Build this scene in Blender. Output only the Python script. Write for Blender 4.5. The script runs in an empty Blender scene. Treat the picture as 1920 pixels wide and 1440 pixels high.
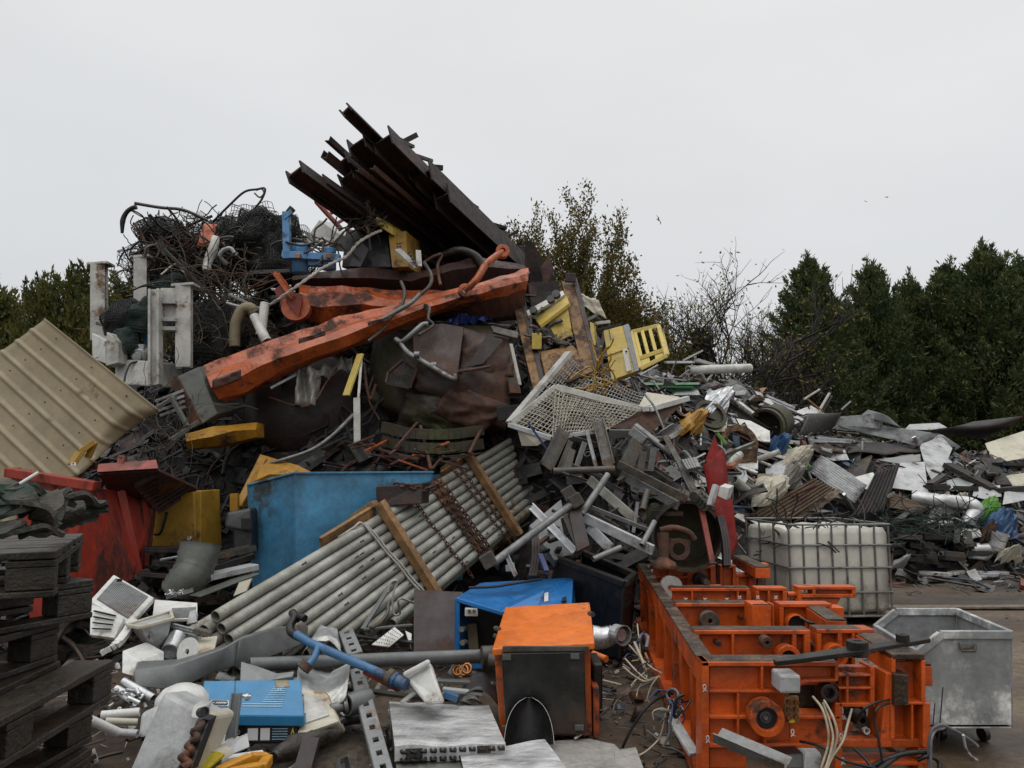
import bpy, math, random
import numpy as np
from mathutils import Vector as V, Matrix, noise as mnoise
S = bpy.context.scene
COL = S.collection
R = math.radians
# ---------------------------------------------------------------- camera
F = 1465.0; EYE = 1.6; PITCH = math.atan(160/F)
cam = bpy.data.cameras.new('camera'); cam.sensor_width = 36; cam.lens = 36*F/1920
cam.clip_start = .05; cam.clip_end = 3000
co = bpy.data.objects.new('camera', cam); COL.objects.link(co)
co.location = (0, 0, EYE); co.rotation_euler = (math.pi/2+PITCH, 0, 0); S.camera = co
# ---------------------------------------------------------------- sky: even overcast
W = bpy.data.worlds.new('World'); S.world = W; W.use_nodes = True
nt = W.node_tree; nt.nodes.clear()
def wn(t, **k):
    n = nt.nodes.new(t)
    for a, b in k.items(): setattr(n, a, b)
    return n
out = wn('ShaderNodeOutputWorld'); bg = wn('ShaderNodeBackground'); bg.inputs['Strength'].default_value = .1
sky = wn('ShaderNodeTexSky'); sky.sky_type = 'NISHITA'; sky.sun_disc = False
sky.sun_elevation = R(50); sky.sun_rotation = R(20); sky.dust_density = 4; sky.air_density = 1.5
tc = wn('ShaderNodeTexCoord'); sx = wn('ShaderNodeSeparateXYZ'); nt.links.new(tc.outputs['Generated'], sx.inputs[0])
rmp = wn('ShaderNodeValToRGB'); e = rmp.color_ramp.elements
e[0].position = 0; e[0].color = (.63, .645, .67, 1); e[1].position = 1; e[1].color = (2.15, 2.15, 2.15, 1)
for p_, c_ in ((.10, (.65, .664, .688, 1)), (.35, (.715, .73, .748, 1)), (.56, (.76, .77, .78, 1)), (.66, (1.0, 1.0, 1.0, 1)), (.80, (1.7, 1.7, 1.7, 1))):
    q = e.new(p_); q.color = c_
nt.links.new(sx.outputs['Z'], rmp.inputs[0])
cl = wn('ShaderNodeTexNoise'); cl.inputs['Scale'].default_value = 1.6; cl.inputs['Detail'].default_value = 5
mpc = wn('ShaderNodeMapping'); mpc.inputs['Scale'].default_value = (1, 1, 2.5)
nt.links.new(tc.outputs['Generated'], mpc.inputs[0]); nt.links.new(mpc.outputs[0], cl.inputs['Vector'])
mr = wn('ShaderNodeMapRange'); mr.inputs[1].default_value = .3; mr.inputs[2].default_value = .7
mr.inputs[3].default_value = 9.5; mr.inputs[4].default_value = 10.6
nt.links.new(cl.outputs[0], mr.inputs[0])
vs = wn('ShaderNodeVectorMath', operation='SCALE'); nt.links.new(rmp.outputs[0], vs.inputs[0]); nt.links.new(mr.outputs[0], vs.inputs['Scale'])
mx = wn('ShaderNodeMix', data_type='RGBA'); mx.inputs[0].default_value = .97
nt.links.new(sky.outputs[0], mx.inputs[6]); nt.links.new(vs.outputs[0], mx.inputs[7])
nt.links.new(mx.outputs[2], bg.inputs[0]); nt.links.new(bg.outputs[0], out.inputs[0])
sl = bpy.data.lights.new('sun', 'SUN'); sl.energy = .5; sl.angle = R(40); sl.color = (1, .97, .93)
so = bpy.data.objects.new('sun', sl); COL.objects.link(so); so.rotation_euler = (R(40), 0, R(-20))
S.view_settings.view_transform = 'Standard'; S.view_settings.look = 'None'
S.cycles.diffuse_bounces = 1; S.cycles.glossy_bounces = 2
S.view_settings.exposure = 0; S.view_settings.gamma = 1
# ---------------------------------------------------------------- helpers
cp, sp_ = math.cos(PITCH), math.sin(PITCH)
def ray(px, py):
    u = (px-960)/F; v = (720-py)/F
    return V((u, cp-v*sp_, sp_+v*cp))
def P(px, py, d):
    r = ray(px, py); return V((0, 0, EYE))+r*(d/r.y)
def G(px, py, z=0.):
    r = ray(px, py); return V((0, 0, EYE))+r*((z-EYE)/r.z)
def interp(x, T):
    if x <= T[0][0]: return T[0][1]
    for (a, b), (c, d) in zip(T, T[1:]):
        if x <= c: return b+(d-b)*(x-a)/(c-a)
    return T[-1][1]
HT = [(-9, 0), (-7.5, .5), (-6.2, 1.7), (-5.2, 2.9), (-4.6, 3.8), (-4, 4.2), (-3, 4.25), (-1.5, 4.5), (0, 4.3), (1, 3.6), (2, 3.0), (3.2, 3.25), (4.4, 3.15), (5.5, 2.6), (7, 2.0), (11, 1.7), (14, 1.1), (18, 0)]
YF = [(-9, 8.7), (-1.6, 8.6), (-.5, 9.4), (.6, 9.4), (1.2, 8.6), (2, 8.9), (3, 10), (4, 11.3), (6, 12.1), (18, 12.6)]
YR = [(-9, 12.2), (1, 12.2), (2, 13), (4, 15.3), (6, 16), (18, 16.5)]
def heap(x, y):
    H = interp(x, HT); f = interp(x, YF); r = interp(x, YR)
    bump = .62*math.exp(-((x+4.3)/1.2)**2-((y-8.0)/1.25)**2)
    if y <= f: return bump-.12 if bump > .13 else -1
    if y <= r: t = (y-f)/(r-f); s = math.sin(t*math.pi/2)**.9
    else: s = max(0, math.cos((y-r)/5*math.pi/2)) if y-r < 5 else 0
    return max(bump-.12, 0)+H*s+.22*s*(mnoise.noise(V((x*1.3, y*1.3, 0)))+.5*mnoise.noise(V((x*3.1, y*3.1, 4))))
def Q(px, py, off=.1, dmax=26):
    """a point on the heap (or ground) seen at that pixel, off metres nearer"""
    r = ray(px, py); d = 4.; best = (-9, 13.)
    while d < dmax:
        p = V((0, 0, EYE))+r*(d/r.y)
        if p.z < heap(p.x, p.y) or p.z < .02: return P(px, py, d-off)
        h_ = heap(p.x, p.y)-p.z
        if heap(p.x, p.y) > .3 and h_ > best[0]: best = (h_, d)
        d += .05
    return P(px, py, best[1]-off*.4)
def PT(t, dd=None):
    if len(t) == 3: return P(*t)
    return P(t[0], t[1], dd) if dd else Q(t[0], t[1])
Z = V((0, 0, 1))
rng = random.Random(7)
def U(a, b): return rng.uniform(a, b)
def basis(a, b, up=Z, roll=0.):
    z = (b-a).normalized()
    if abs(z.dot(up)) > .98: up = V((0, 1, 0)) if abs(z.y) < .9 else V((1, 0, 0))
    x = up.cross(z).normalized(); y = z.cross(x)
    if roll:
        c, s = math.cos(roll), math.sin(roll); x, y = x*c+y*s, y*c-x*s
    return x, y, z
class MB:
    def __init__(s): s.v = []; s.f = []; s.s = []
    def add(s, vs, fs, sm=False):
        o = len(s.v); s.v += [V(v) for v in vs]; s.f += [tuple(i+o for i in f) for f in fs]; s.s += [sm]*len(fs); return s
    def hexa(s, p):   # 0-3 front (bl,br,tr,tl), 4-7 back
        return s.add(p, [(0, 1, 2, 3), (5, 4, 7, 6), (4, 0, 3, 7), (1, 5, 6, 2), (3, 2, 6, 7), (4, 5, 1, 0)])
    def box(s, c, hx, hy, hz):
        c, hx, hy, hz = map(V, (c, hx, hy, hz))
        return s.hexa([c-hx-hy-hz, c+hx-hy-hz, c+hx-hy+hz, c-hx-hy+hz, c-hx+hy-hz, c+hx+hy-hz, c+hx+hy+hz, c-hx+hy+hz])
    def abox(s, x0, x1, y0, y1, z0, z1):
        return s.box(((x0+x1)/2, (y0+y1)/2, (z0+z1)/2), ((x1-x0)/2, 0, 0), (0, (y1-y0)/2, 0), (0, 0, (z1-z0)/2))
    def prof(s, a, b, poly, up=Z, roll=0., scale=1):
        x, y, z = basis(a, b, up, roll); n = len(poly)
        vs = [a+x*u+y*v for u, v in poly]+[b+x*u*scale+y*v*scale for u, v in poly]
        return s.add(vs, [(i, (i+1) % n, n+(i+1) % n, n+i) for i in range(n)]+[tuple(range(n))[::-1], tuple(range(n, 2*n))])
    def bar(s, a, b, w, h, up=Z, roll=0.):
        return s.prof(a, b, [(-w/2, -h/2), (w/2, -h/2), (w/2, h/2), (-w/2, h/2)], up, roll)
    def ibeam(s, a, b, w, h, t=.02, up=Z, roll=0.):
        w /= 2; h /= 2; q = t/2
        return s.prof(a, b, [(-w, -h), (w, -h), (w, -h+t), (q, -h+t), (q, h-t), (w, h-t), (w, h), (-w, h), (-w, h-t), (-q, h-t), (-q, -h+t), (-w, -h+t)], up, roll)
    def cbeam(s, a, b, w, h, t=.015, up=Z, roll=0.):  # open to +v
        w /= 2
        return s.prof(a, b, [(-w, 0), (w, 0), (w, h), (w-t, h), (w-t, t), (-w+t, t), (-w+t, h), (-w, h)], up, roll)
    def lbeam(s, a, b, w, h, t=.01, up=Z, roll=0.):
        return s.prof(a, b, [(0, 0), (w, 0), (w, t), (t, t), (t, h), (0, h)], up, roll)
    def tube(s, pts, r, n=8, hollow=0., sm=True):
        m = len(pts); rr = r if isinstance(r, (list, tuple)) else [r]*m
        fr = None; rings = []
        for i, p in enumerate(pts):
            t = (pts[min(i+1, m-1)]-pts[max(i-1, 0)]).normalized()
            if fr is None: x = t.orthogonal().normalized()
            else:
                x = fr-t*fr.dot(t)
                x = x.normalized() if x.length > 1e-5 else t.orthogonal().normalized()
            fr = x; y = t.cross(x)
            rings.append([p+(x*math.cos(2*math.pi*k/n)+y*math.sin(2*math.pi*k/n))*rr[i] for k in range(n)])
        vs = [v for q in rings for v in q]; fs = []
        for i in range(m-1):
            for k in range(n): fs.append((i*n+k, i*n+(k+1) % n, (i+1)*n+(k+1) % n, (i+1)*n+k))
        s.add(vs, fs, sm)
        if hollow:
            t0 = (pts[0]-pts[1]).normalized()
            for ring, c, dr in ((rings[0], pts[0], pts[1]-pts[0]), (rings[-1], pts[-1], pts[-2]-pts[-1])):
                inn = [c+(v-c)*hollow for v in ring]; deep = [v+dr.normalized()*min(.3, dr.length*.8) for v in inn]
                s.add(ring+inn+deep, [(k, (k+1) % n, n+(k+1) % n, n+k) for k in range(n)]+[(n+k, n+(k+1) % n, 2*n+(k+1) % n, 2*n+k) for k in range(n)]+[tuple(range(2*n, 3*n))])
        else:
            s.add(rings[0], [tuple(range(n))[::-1]]); s.add(rings[-1], [tuple(range(n))])
        return s
    def cyl(s, a, b, r, n=16, r2=None, hollow=0.):
        return s.tube([a, b], [r, r if r2 is None else r2], n, hollow)
    def disc(s, c, nrm, r, t, n=24, hole=0.):
        nrm = V(nrm).normalized()
        if not hole: return s.cyl(c-nrm*t/2, c+nrm*t/2, r, n)
        x = nrm.orthogonal().normalized(); y = nrm.cross(x); L = []
        for rad, dz in ((r, -t/2), (r, t/2), (hole, t/2), (hole, -t/2)):
            L += [c+(x*math.cos(2*math.pi*k/n)+y*math.sin(2*math.pi*k/n))*rad+nrm*dz for k in range(n)]
        return s.add(L, [(j*n+k, j*n+(k+1) % n, ((j+1) % 4)*n+(k+1) % n, ((j+1) % 4)*n+k) for j in range(4) for k in range(n)])
    def plate(s, pts, t, nrm=None):
        pts = [V(p) for p in pts]; n = len(pts)
        if nrm is None:
            nrm = V((0, 0, 0))
            for i in range(n): nrm += (pts[i]-pts[0]).cross(pts[(i+1) % n]-pts[0])
            nrm.normalize()
            if nrm.dot(V((0, 0, EYE))-pts[0]) < 0: nrm = -nrm
        b = [p-nrm*t for p in pts]
        return s.add(pts+b, [tuple(range(n)), tuple(range(2*n-1, n-1, -1))]+[(i, n+i, n+(i+1) % n, (i+1) % n) for i in range(n)])
    def sheet(s, c00, c10, c11, c01, nu, nv, fn=None, t=.006, sm=True):
        """thick grid between four corners (u along 00->10), fn(u,v) lifts it along its normal"""
        c00, c10, c11, c01 = map(V, (c00, c10, c11, c01))
        nr = (c10-c00).cross(c01-c00).normalized()
        if nr.dot(V((0, 0, EYE))-c00) < 0: nr = -nr
        top = []
        for j in range(nv+1):
            for i in range(nu+1):
                u, w = i/nu, j/nv
                p = (c00*(1-u)+c10*u)*(1-w)+(c01*(1-u)+c11*u)*w
                if fn: p = p+nr*fn(u, w)
                top.append(p)
        N = len(top); bot = [p-nr*t for p in top]; fs = []; k = nu+1
        for j in range(nv):
            for i in range(nu):
                a = j*k+i; q = (a, a+1, a+k+1, a+k); fs += [q, tuple(N+x for x in q[::-1])]
        for i in range(nu): fs += [(i, N+i, N+i+1, i+1), (nv*k+i+1, N+nv*k+i+1, N+nv*k+i, nv*k+i)]
        for j in range(nv): fs += [((j+1)*k, N+(j+1)*k, N+j*k, j*k), (j*k+nu, N+j*k+nu, N+(j+1)*k+nu, (j+1)*k+nu)]
        return s.add(top+bot, fs, sm)
    def lathe(s, a, b, pr, n=24, sm=True):   # pr: (distance along a->b as fraction, radius)
        d = b-a; pts = [a+d*t for t, _ in pr]
        # straight axis: reuse frames
        x = d.normalized().orthogonal().normalized(); y = d.normalized().cross(x); L = []
        for (t, r) in pr: L += [a+d*t+(x*math.cos(2*math.pi*k/n)+y*math.sin(2*math.pi*k/n))*r for k in range(n)]
        m = len(pr)
        return s.add(L, [(j*n+k, j*n+(k+1) % n, (j+1)*n+(k+1) % n, (j+1)*n+k) for j in range(m-1) for k in range(n)]+[tuple(range(n))[::-1], tuple(range((m-1)*n, m*n))], sm)
    def loft(s, secs, sm=False, sub=0):
        if sub:
            q = []
            for a, b in zip(secs, secs[1:]):
                for k in range(sub): q.append([x+(y-x)*(k/sub) for x, y in zip(a, b)])
            secs = q+[secs[-1]]
        n = len(secs[0]); m = len(secs)
        return s.add([v for q in secs for v in q], [(j*n+k, j*n+(k+1) % n, (j+1)*n+(k+1) % n, (j+1)*n+k) for j in range(m-1) for k in range(n)]+[tuple(range(n))[::-1], tuple(range((m-1)*n, m*n))], sm)
    def ribbon(s, q, w, t=.012, up=Z, tw=0.):
        secs = []
        for i, p in enumerate(q):
            z = (q[min(i+1, len(q)-1)]-q[max(i-1, 0)]).normalized(); x, y, _ = basis(V((0, 0, 0)), z, up, tw*math.sin(i*.5))
            secs.append([p-x*w/2-y*t/2, p+x*w/2-y*t/2, p+x*w/2+y*t/2, p-x*w/2+y*t/2])
        return s.loft(secs)
    def noisy(s, amp, sc=3., seed=0.):
        for i, v in enumerate(s.v):
            s.v[i] = v+mnoise.noise_vector(v*sc+V((seed, seed*2, 0)))*amp
        return s
    def lo(s):
        c = V((0, 0, 0))
        for v in s.v: c += v
        c /= len(s.v); c.z = min(v.z for v in s.v); return c
def setp(o, label, cat, group=None, kind=None):
    if label: o['label'] = label
    if cat: o['category'] = cat
    if group: o['group'] = group
    if kind: o['kind'] = kind
    return o
def build(name, mb, mat, base, parent=None, bevel=0.):
    me = bpy.data.meshes.new(name)
    me.from_pydata([tuple(v-base) for v in mb.v], [], mb.f)
    me.polygons.foreach_set('use_smooth', mb.s); me.update()
    me.materials.append(mat)
    o = bpy.data.objects.new(name, me); COL.objects.link(o)
    if parent: o.parent = parent
    else: o.location = base
    if bevel:
        b = o.modifiers.new('bevel', 'BEVEL'); b.width = bevel; b.segments = 2; b.limit_method = 'ANGLE'; b.angle_limit = R(40)
    return o
def thing(name, label, cat, base, group=None):
    o = bpy.data.objects.new(name, None); COL.objects.link(o); o.location = base; o.empty_display_size = .1
    return setp(o, label, cat, group)
def absloc(o):
    l = V(o.location)
    while o.parent: o = o.parent; l += V(o.location)
    return l
def part(parent, name, mb, mat, bevel=0., label=None, kind=None):
    o = build(name, mb, mat, absloc(parent), parent, bevel)
    if label: o['label'] = label
    if kind: o['kind'] = kind
    return o
def one(name, mb, mat, label, cat, group=None, bevel=0., kind=None):
    return setp(build(name, mb, mat, mb.lo(), None, bevel), label, cat, group, kind)
def dup(root, loc=None, rot=None, label=None, group=None):
    def rec(o, par):
        c = o.copy(); COL.objects.link(c)
        if par: c.parent = par
        for ch in o.children: rec(ch, c)
        return c
    r = rec(root, None)
    if loc is not None: r.location = loc
    if rot is not None: r.rotation_euler = rot
    if label: r['label'] = label
    if group: r['group'] = group
    return r
def spline(pts, n=6):
    """Catmull-Rom through the points"""
    if len(pts) < 3: return pts
    q = [pts[0]*2-pts[1]]+pts+[pts[-1]*2-pts[-2]]; o = []
    for i in range(1, len(q)-2):
        a, b, c, d = q[i-1:i+3]
        for k in range(n):
            t = k/n; o.append(.5*((2*b)+(c-a)*t+(2*a-5*b+4*c-d)*t*t+(3*b-a-3*c+d)*t**3))
    return o+[pts[-1]]
def rect(x0, y0, x1, y1, d, t=.02, d2=None):
    """slab whose front face covers pixels (x0,y0)-(x1,y1) at distance d, t metres deep"""
    a = [P(x0, y1, d), P(x1, y1, d2 or d), P(x1, y0, d2 or d), P(x0, y0, d)]
    return a+[p+V((0, t, 0)) for p in a]
def pbar(name, a, b, w, h, m, label, cat, group=None, kind='bar', roll=0., bevel=.004, t=.02):
    a, b = PT(a), PT(b); mb = MB()
    if kind == 'bar': mb.bar(a, b, w, h, Z, roll)
    elif kind == 'tube': mb.cyl(a, b, w/2, 12, None, h if h < 1 else 0)
    elif kind == 'l': mb.lbeam(a, b, w, h, t, Z, roll)
    elif kind == 'c': mb.cbeam(a, b, w, h, t, Z, roll)
    elif kind == 'i': mb.ibeam(a, b, w, h, t, Z, roll)
    return one(name, mb, K[m], label, cat, group, bevel if kind == 'bar' else 0)
def ppipe(name, pts, r, m, label, cat, group=None, n=8, hollow=0., k=5, smooth=True):
    q = [PT(p) for p in pts]; mb = MB()
    if smooth: q = spline(q, k)
    if isinstance(r, list): r = [interp(i/(len(q)-1), [(j/(len(r)-1), x) for j, x in enumerate(r)]) for i in range(len(q))]
    mb.tube(q, r, n, hollow); return one(name, mb, K[m], label, cat, group)
def pplate(name, pts, t, m, label, cat, group=None, bevel=.003, noise_=0.):
    mb = MB(); mb.plate([PT(p) for p in pts], t)
    if noise_: mb.noisy(noise_, 2.)
    return one(name, mb, K[m], label, cat, group, bevel)
def wob(a, f=1., s=0.):
    return lambda u, v: a*mnoise.noise(V((u*3*f, v*3*f, s)))+a*.5*mnoise.noise(V((u*8*f, v*8*f, s+3)))
def psheet(name, c, nu, nv, fn, m, label, cat, group=None, t=.008, sm=True):
    mb = MB(); mb.sheet(*[PT(p) for p in c], nu, nv, fn, t, sm); return one(name, mb, K[m], label, cat, group)
def corr(nw, amp, warp=0., s=0., trap=False):
    def f(u, v):
        x = u*nw*2*math.pi
        y = amp*(math.sin(x) if not trap else max(-.35, min(1, 4.*(math.cos(x)-.80)+.3)))
        return y+warp*mnoise.noise(V((u*2+s, v*2, s)))
    return f
def wires(mb, c, n, spread, r, L=1., bend=.5, seg=5):
    for _ in range(n):
        p = c+V((U(-1, 1)*spread[0], U(-1, 1)*spread[1], U(-1, 1)*spread[2])); d = V((U(-1, 1), U(-.6, .6), U(-.8, .8))).normalized(); q = [p]
        for k in range(seg):
            d = (d+V((U(-1, 1), U(-.6, .6), U(-1, 1)))*bend).normalized(); p = p+d*L/seg*U(.6, 1.4); q.append(p)
        mb.tube(spline(q, 3), r*U(.6, 1.3), 5)
    return mb
def net(c, nu, nv, r, fn, skip=0.):
    """wire mesh: strands along both directions of a bent four-cornered surface"""
    c00, c10, c11, c01 = [PT(p) for p in c]; nr = (c10-c00).cross(c01-c00).normalized(); mb = MB()
    if nr.dot(V((0, 0, EYE))-c00) < 0: nr = -nr
    def pt(u, v): return (c00*(1-u)+c10*u)*(1-v)+(c01*(1-u)+c11*u)*v+nr*(fn(u, v) if fn else 0)
    for i in range(nu+1):
        if rng.random() >= skip: mb.tube([pt(i/nu, j/14) for j in range(15)], r, 4)
    for j in range(nv+1):
        if rng.random() >= skip: mb.tube([pt(i/18, j/nv) for i in range(19)], r, 4)
    return mb
def chain(pts, link=.05, r=.008, every=1.):
    mb = MB(); q = spline(pts, 12); acc = 0; k = 0
    L = sum((b-a).length for a, b in zip(q, q[1:])); n = max(2, int(L/(link*.75)))
    cum = [0]
    for a, b in zip(q, q[1:]): cum.append(cum[-1]+(b-a).length)
    for i in range(n):
        s = L*(i+.5)/n; j = max(x for x in range(len(cum)-1) if cum[x] <= s); a, b = q[j], q[j+1]
        p = a+(b-a)*((s-cum[j])/max(1e-6, cum[j+1]-cum[j])); t = (b-a).normalized(); x = t.orthogonal().normalized()
        if i % 2: x = t.cross(x)
        w = link*.36; h = link*.5
        ring = [p+t*h*math.cos(a_)+x*w*math.sin(a_) for a_ in [2*math.pi*m/8 for m in range(9)]]
        mb.tube(ring, r, 4)
    return mb
# ---------------------------------------------------------------- materials
def mat(name, col, rough=.5, metal=0., var=.25, rust=0., rcol=(.11, .042, .018), dirt=.25, dcol=(.05, .04, .03), bump=.15, sc=5., streak=None, spec=.5, island=None, bs=40.):
    m = bpy.data.materials.new(name); m.use_nodes = True; t = m.node_tree; N = t.nodes; L = t.links
    b = N['Principled BSDF']
    tc = N.new('ShaderNodeTexCoord'); mp = N.new('ShaderNodeMapping'); L.new(tc.outputs['Object'], mp.inputs[0])
    if streak: mp.inputs['Scale'].default_value = streak
    def noise(s, d=5, rr=.6, src=None):
        n = N.new('ShaderNodeTexNoise'); n.inputs['Scale'].default_value = s; n.inputs['Detail'].default_value = d; n.inputs['Roughness'].default_value = rr
        L.new((src or mp).outputs[0], n.inputs['Vector']); return n.outputs[0]
    def mrange(src, a, b_, c=0., d=1.):
        n = N.new('ShaderNodeMapRange'); n.inputs[1].default_value = a; n.inputs[2].default_value = b_; n.inputs[3].default_value = c; n.inputs[4].default_value = d
        L.new(src, n.inputs[0]); return n.outputs[0]
    def mix(f, a, c):
        n = N.new('ShaderNodeMix'); n.data_type = 'RGBA'
        if isinstance(f, float): n.inputs[0].default_value = f
        else: L.new(f, n.inputs[0])
        for i, x in ((6, a), (7, c)):
            if isinstance(x, tuple): n.inputs[i].default_value = x+(1,)
            else: L.new(x, n.inputs[i])
        return n.outputs[2]
    def dk(c): l = .3*c[0]+.5*c[1]+.2*c[2]; return tuple(x*(.50+.62*min(l, .7)) for x in c)
    col, rcol, dcol = dk(col), dk(rcol), dk(dcol)
    if island: island = [dk(x) for x in island]
    lo = tuple(c*(1-var) for c in col); hi = tuple(min(1, c*(1+var)) for c in col)
    n1 = noise(sc); c = mix(mrange(n1, .3, .7), lo, hi)
    if island:
        g = N.new('ShaderNodeNewGeometry'); rp = N.new('ShaderNodeValToRGB'); rp.color_ramp.interpolation = 'CONSTANT'
        el = rp.color_ramp.elements; el[0].color = island[0]+(1,); el[1].position = 1/len(island); el[1].color = island[1]+(1,)
        for i, x in enumerate(island[2:]):
            q = el.new((i+2)/len(island)); q.color = x+(1,)
        L.new(g.outputs['Random Per Island'], rp.inputs[0])
        mm = N.new('ShaderNodeMix'); mm.data_type = 'RGBA'; mm.blend_type = 'MULTIPLY'; mm.inputs[0].default_value = 1
        L.new(rp.outputs[0], mm.inputs[6]); L.new(mix(mrange(n1, .3, .7), (1-var,)*3, (1., 1., 1.)), mm.inputs[7]); c = mm.outputs[2]
    fs = N.new('ShaderNodeMix'); fs.data_type = 'RGBA'; fs.blend_type = 'MULTIPLY'; fs.inputs[0].default_value = 1; L.new(c, fs.inputs[6])
    L.new(mix(mrange(noise(sc*7, 6, .75), .32, .68), (1-var*.9,)*3, (1+var*.35,)*3), fs.inputs[7])
    if var > .06: c = fs.outputs[2]
    rg = mrange(noise(sc*2.3, 4), .3, .7, max(.05, rough-.14), min(1, rough+.14))
    mt = None
    if dirt:
        f = mrange(noise(sc*.7, 8, .7), .56-.24*dirt, .78-.14*dirt); 
        n = N.new('ShaderNodeMath'); n.operation = 'MULTIPLY'; n.inputs[1].default_value = min(1, .55+dirt*.6); L.new(f, n.inputs[0])
        c = mix(n.outputs[0], c, tuple(dcol))
    if rust:
        f = mrange(noise(sc*.55, 9, .72), .60-.30*rust, .66-.22*rust)
        c = mix(f, c, mix(mrange(noise(sc*6, 3), .35, .65), tuple(x*.55 for x in rcol), tuple(min(1, x*1.5) for x in rcol)))
        q = N.new('ShaderNodeMix'); q.data_type = 'FLOAT'; L.new(f, q.inputs[0]); L.new(rg, q.inputs[2]); q.inputs[3].default_value = .75; rg = q.outputs[0]
        if metal: mt = mrange(f, 0, 1, metal, 0)
    L.new(c, b.inputs['Base Color']); L.new(rg, b.inputs['Roughness'])
    if mt: L.new(mt, b.inputs['Metallic'])
    else: b.inputs['Metallic'].default_value = metal
    b.inputs['Specular IOR Level'].default_value = spec
    if bump:
        bm = N.new('ShaderNodeBump'); bm.inputs['Strength'].default_value = bump; bm.inputs['Distance'].default_value = .02
        L.new(noise(bs, 4), bm.inputs['Height']); b2 = N.new('ShaderNodeBump'); b2.inputs['Strength'].default_value = bump; b2.inputs['Distance'].default_value = .08
        L.new(noise(3.5, 2), b2.inputs['Height']); L.new(bm.outputs[0], b2.inputs['Normal']); L.new(b2.outputs[0], b.inputs['Normal'])
    return m
K = {}
def defm(n, *a, **k): K[n] = mat(n, *a, **k)
defm('beam_rust', (.019, .010, .007), .75, 0, .5, .40, (.062, .022, .014), .2, bump=.25)
defm('dark_steel', (.022, .02, .019), .45, .3, .4, .25, (.06, .03, .02))
defm('boom_orange', (.66, .135, .028), .34, 0, .35, .30, (.085, .022, .010), .35, (.10, .03, .015), bump=.2, sc=3.2)
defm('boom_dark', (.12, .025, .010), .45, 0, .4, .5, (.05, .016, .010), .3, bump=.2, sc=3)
defm('rust_tank', (.060, .028, .018), .5, .1, .35, .5, (.10, .040, .018), .3, bump=.25, sc=2.2)
defm('rust_moss', (.06, .045, .022), .6, 0, .4, .4, (.07, .075, .015), .3, bump=.25, sc=2.2)
defm('drum', (.045, .024, .021), .5, .1, .35, .3, (.08, .03, .018), bump=.2, sc=2)
defm('rust', (.13, .05, .025), .75, 0, .45, .3, (.22, .075, .03), bump=.4)
defm('galv', (.28, .285, .28), .42, .5, .3, .2, (.13, .09, .06), .45, (.12, .11, .09), bump=.1)
defm('galv_dark', (.140, .134, .118), .45, .4, .4, .42, (.13, .085, .05), .5, bump=.12)
defm('pipe_grey', (.42, .42, .37), .5, .15, .22, .14, (.22, .13, .06), .6, (.15, .13, .085), bump=.08, sc=3)
defm('alu', (.62, .63, .64), .33, .75, .2, 0, dirt=.3, bump=.08)
defm('silver_duct', (.62, .62, .62), .38, .5, .15, 0, dirt=.25)
defm('white', (.56, .55, .51), .4, 0, .15, .12, (.22, .13, .07), .45, (.20, .18, .14), bump=.06)
defm('white_clean', (.64, .64, .61), .38, 0, .12, .05, (.30, .22, .15), .42, (.27, .25, .21), bump=.04)
defm('cream', (.55, .51, .40), .5, 0, .12, .10, (.3, .2, .1), .3, (.25, .2, .13), bump=.08)
defm('pale_metal', (.50, .51, .51), .45, .1, .15, .05, dirt=.5, dcol=(.14, .13, .11))
defm('grey_paint', (.27, .28, .28), .45, 0, .15, .12, (.2, .1, .05), .3, bump=.08)
defm('grey_duct', (.20, .21, .21), .42, .25, .2, .06, dirt=.3, dcol=(.10, .095, .08), bump=.08, sc=2.5)
defm('grey_green', (.14, .15, .13), .5, 0, .2, .12, (.08, .06, .04), .3)
defm('dark_plastic', (.05, .053, .06), .42, 0, .2, 0, dirt=.3)
defm('black', (.012, .012, .013), .4, 0, .3, 0, dirt=.25, dcol=(.035, .03, .025), bump=.1)
defm('blue_box', (.085, .32, .55), .5, 0, .25, .26, (.06, .085, .085), .5, (.04, .08, .10), bump=.08, sc=2.5)
defm('blue_cab', (.018, .20, .56), .36, 0, .15, .03, (.05, .05, .06), .25, (.02, .07, .14), bump=.05, sc=3)
defm('blue_cover', (.035, .25, .50), .4, 0, .1, 0, dirt=.25, dcol=(.06, .15, .22), bump=.04)
defm('blue_light', (.13, .36, .68), .42, 0, .15, .12, (.09, .06, .05), .25)
defm('blue_pipe', (.06, .20, .40), .42, 0, .2, .15, (.07, .05, .05), .3)
defm('blue_tarp', (.015, .045, .28), .32, 0, .3, 0, dirt=.1, bump=.1)
defm('blue_bag', (.03, .11, .27), .4, 0, .35, .1, (.2, .2, .2), .3)
defm('blue_dark', (.02, .05, .2), .4)
defm('yellow', (.62, .44, .07), .45, 0, .15, .12, (.10, .06, .03), .35, (.18, .13, .05), bump=.08)
defm('yellow_pale', (.68, .52, .13), .45, 0, .12, .10, (.13, .08, .04), .3, (.25, .19, .08), bump=.06)
defm('mast', (.36, .165, .018), .5, 0, .5, .52, (.06, .026, .013), .35, bump=.2)
defm('digger_yellow', (.55, .27, .018), .5, 0, .25, .22, (.09, .035, .015), .35, (.13, .06, .02), bump=.1, sc=3)
defm('cab_yellow', (.46, .26, .025), .5, 0, .2, .16, (.12, .05, .015), .35, (.14, .08, .02), bump=.08, sc=3)
defm('red', (.50, .045, .020), .5, 0, .3, .24, (.10, .02, .012), .3, (.09, .025, .018), bump=.1, sc=2.5, streak=(2, 2, .6))
defm('red_pink', (.36, .055, .032), .6, 0, .25, .25, (.1, .04, .03))
defm('red_flat', (.30, .013, .009), .65, 0, .25, .2, (.10, .015, .01), .3, spec=.2)
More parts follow.
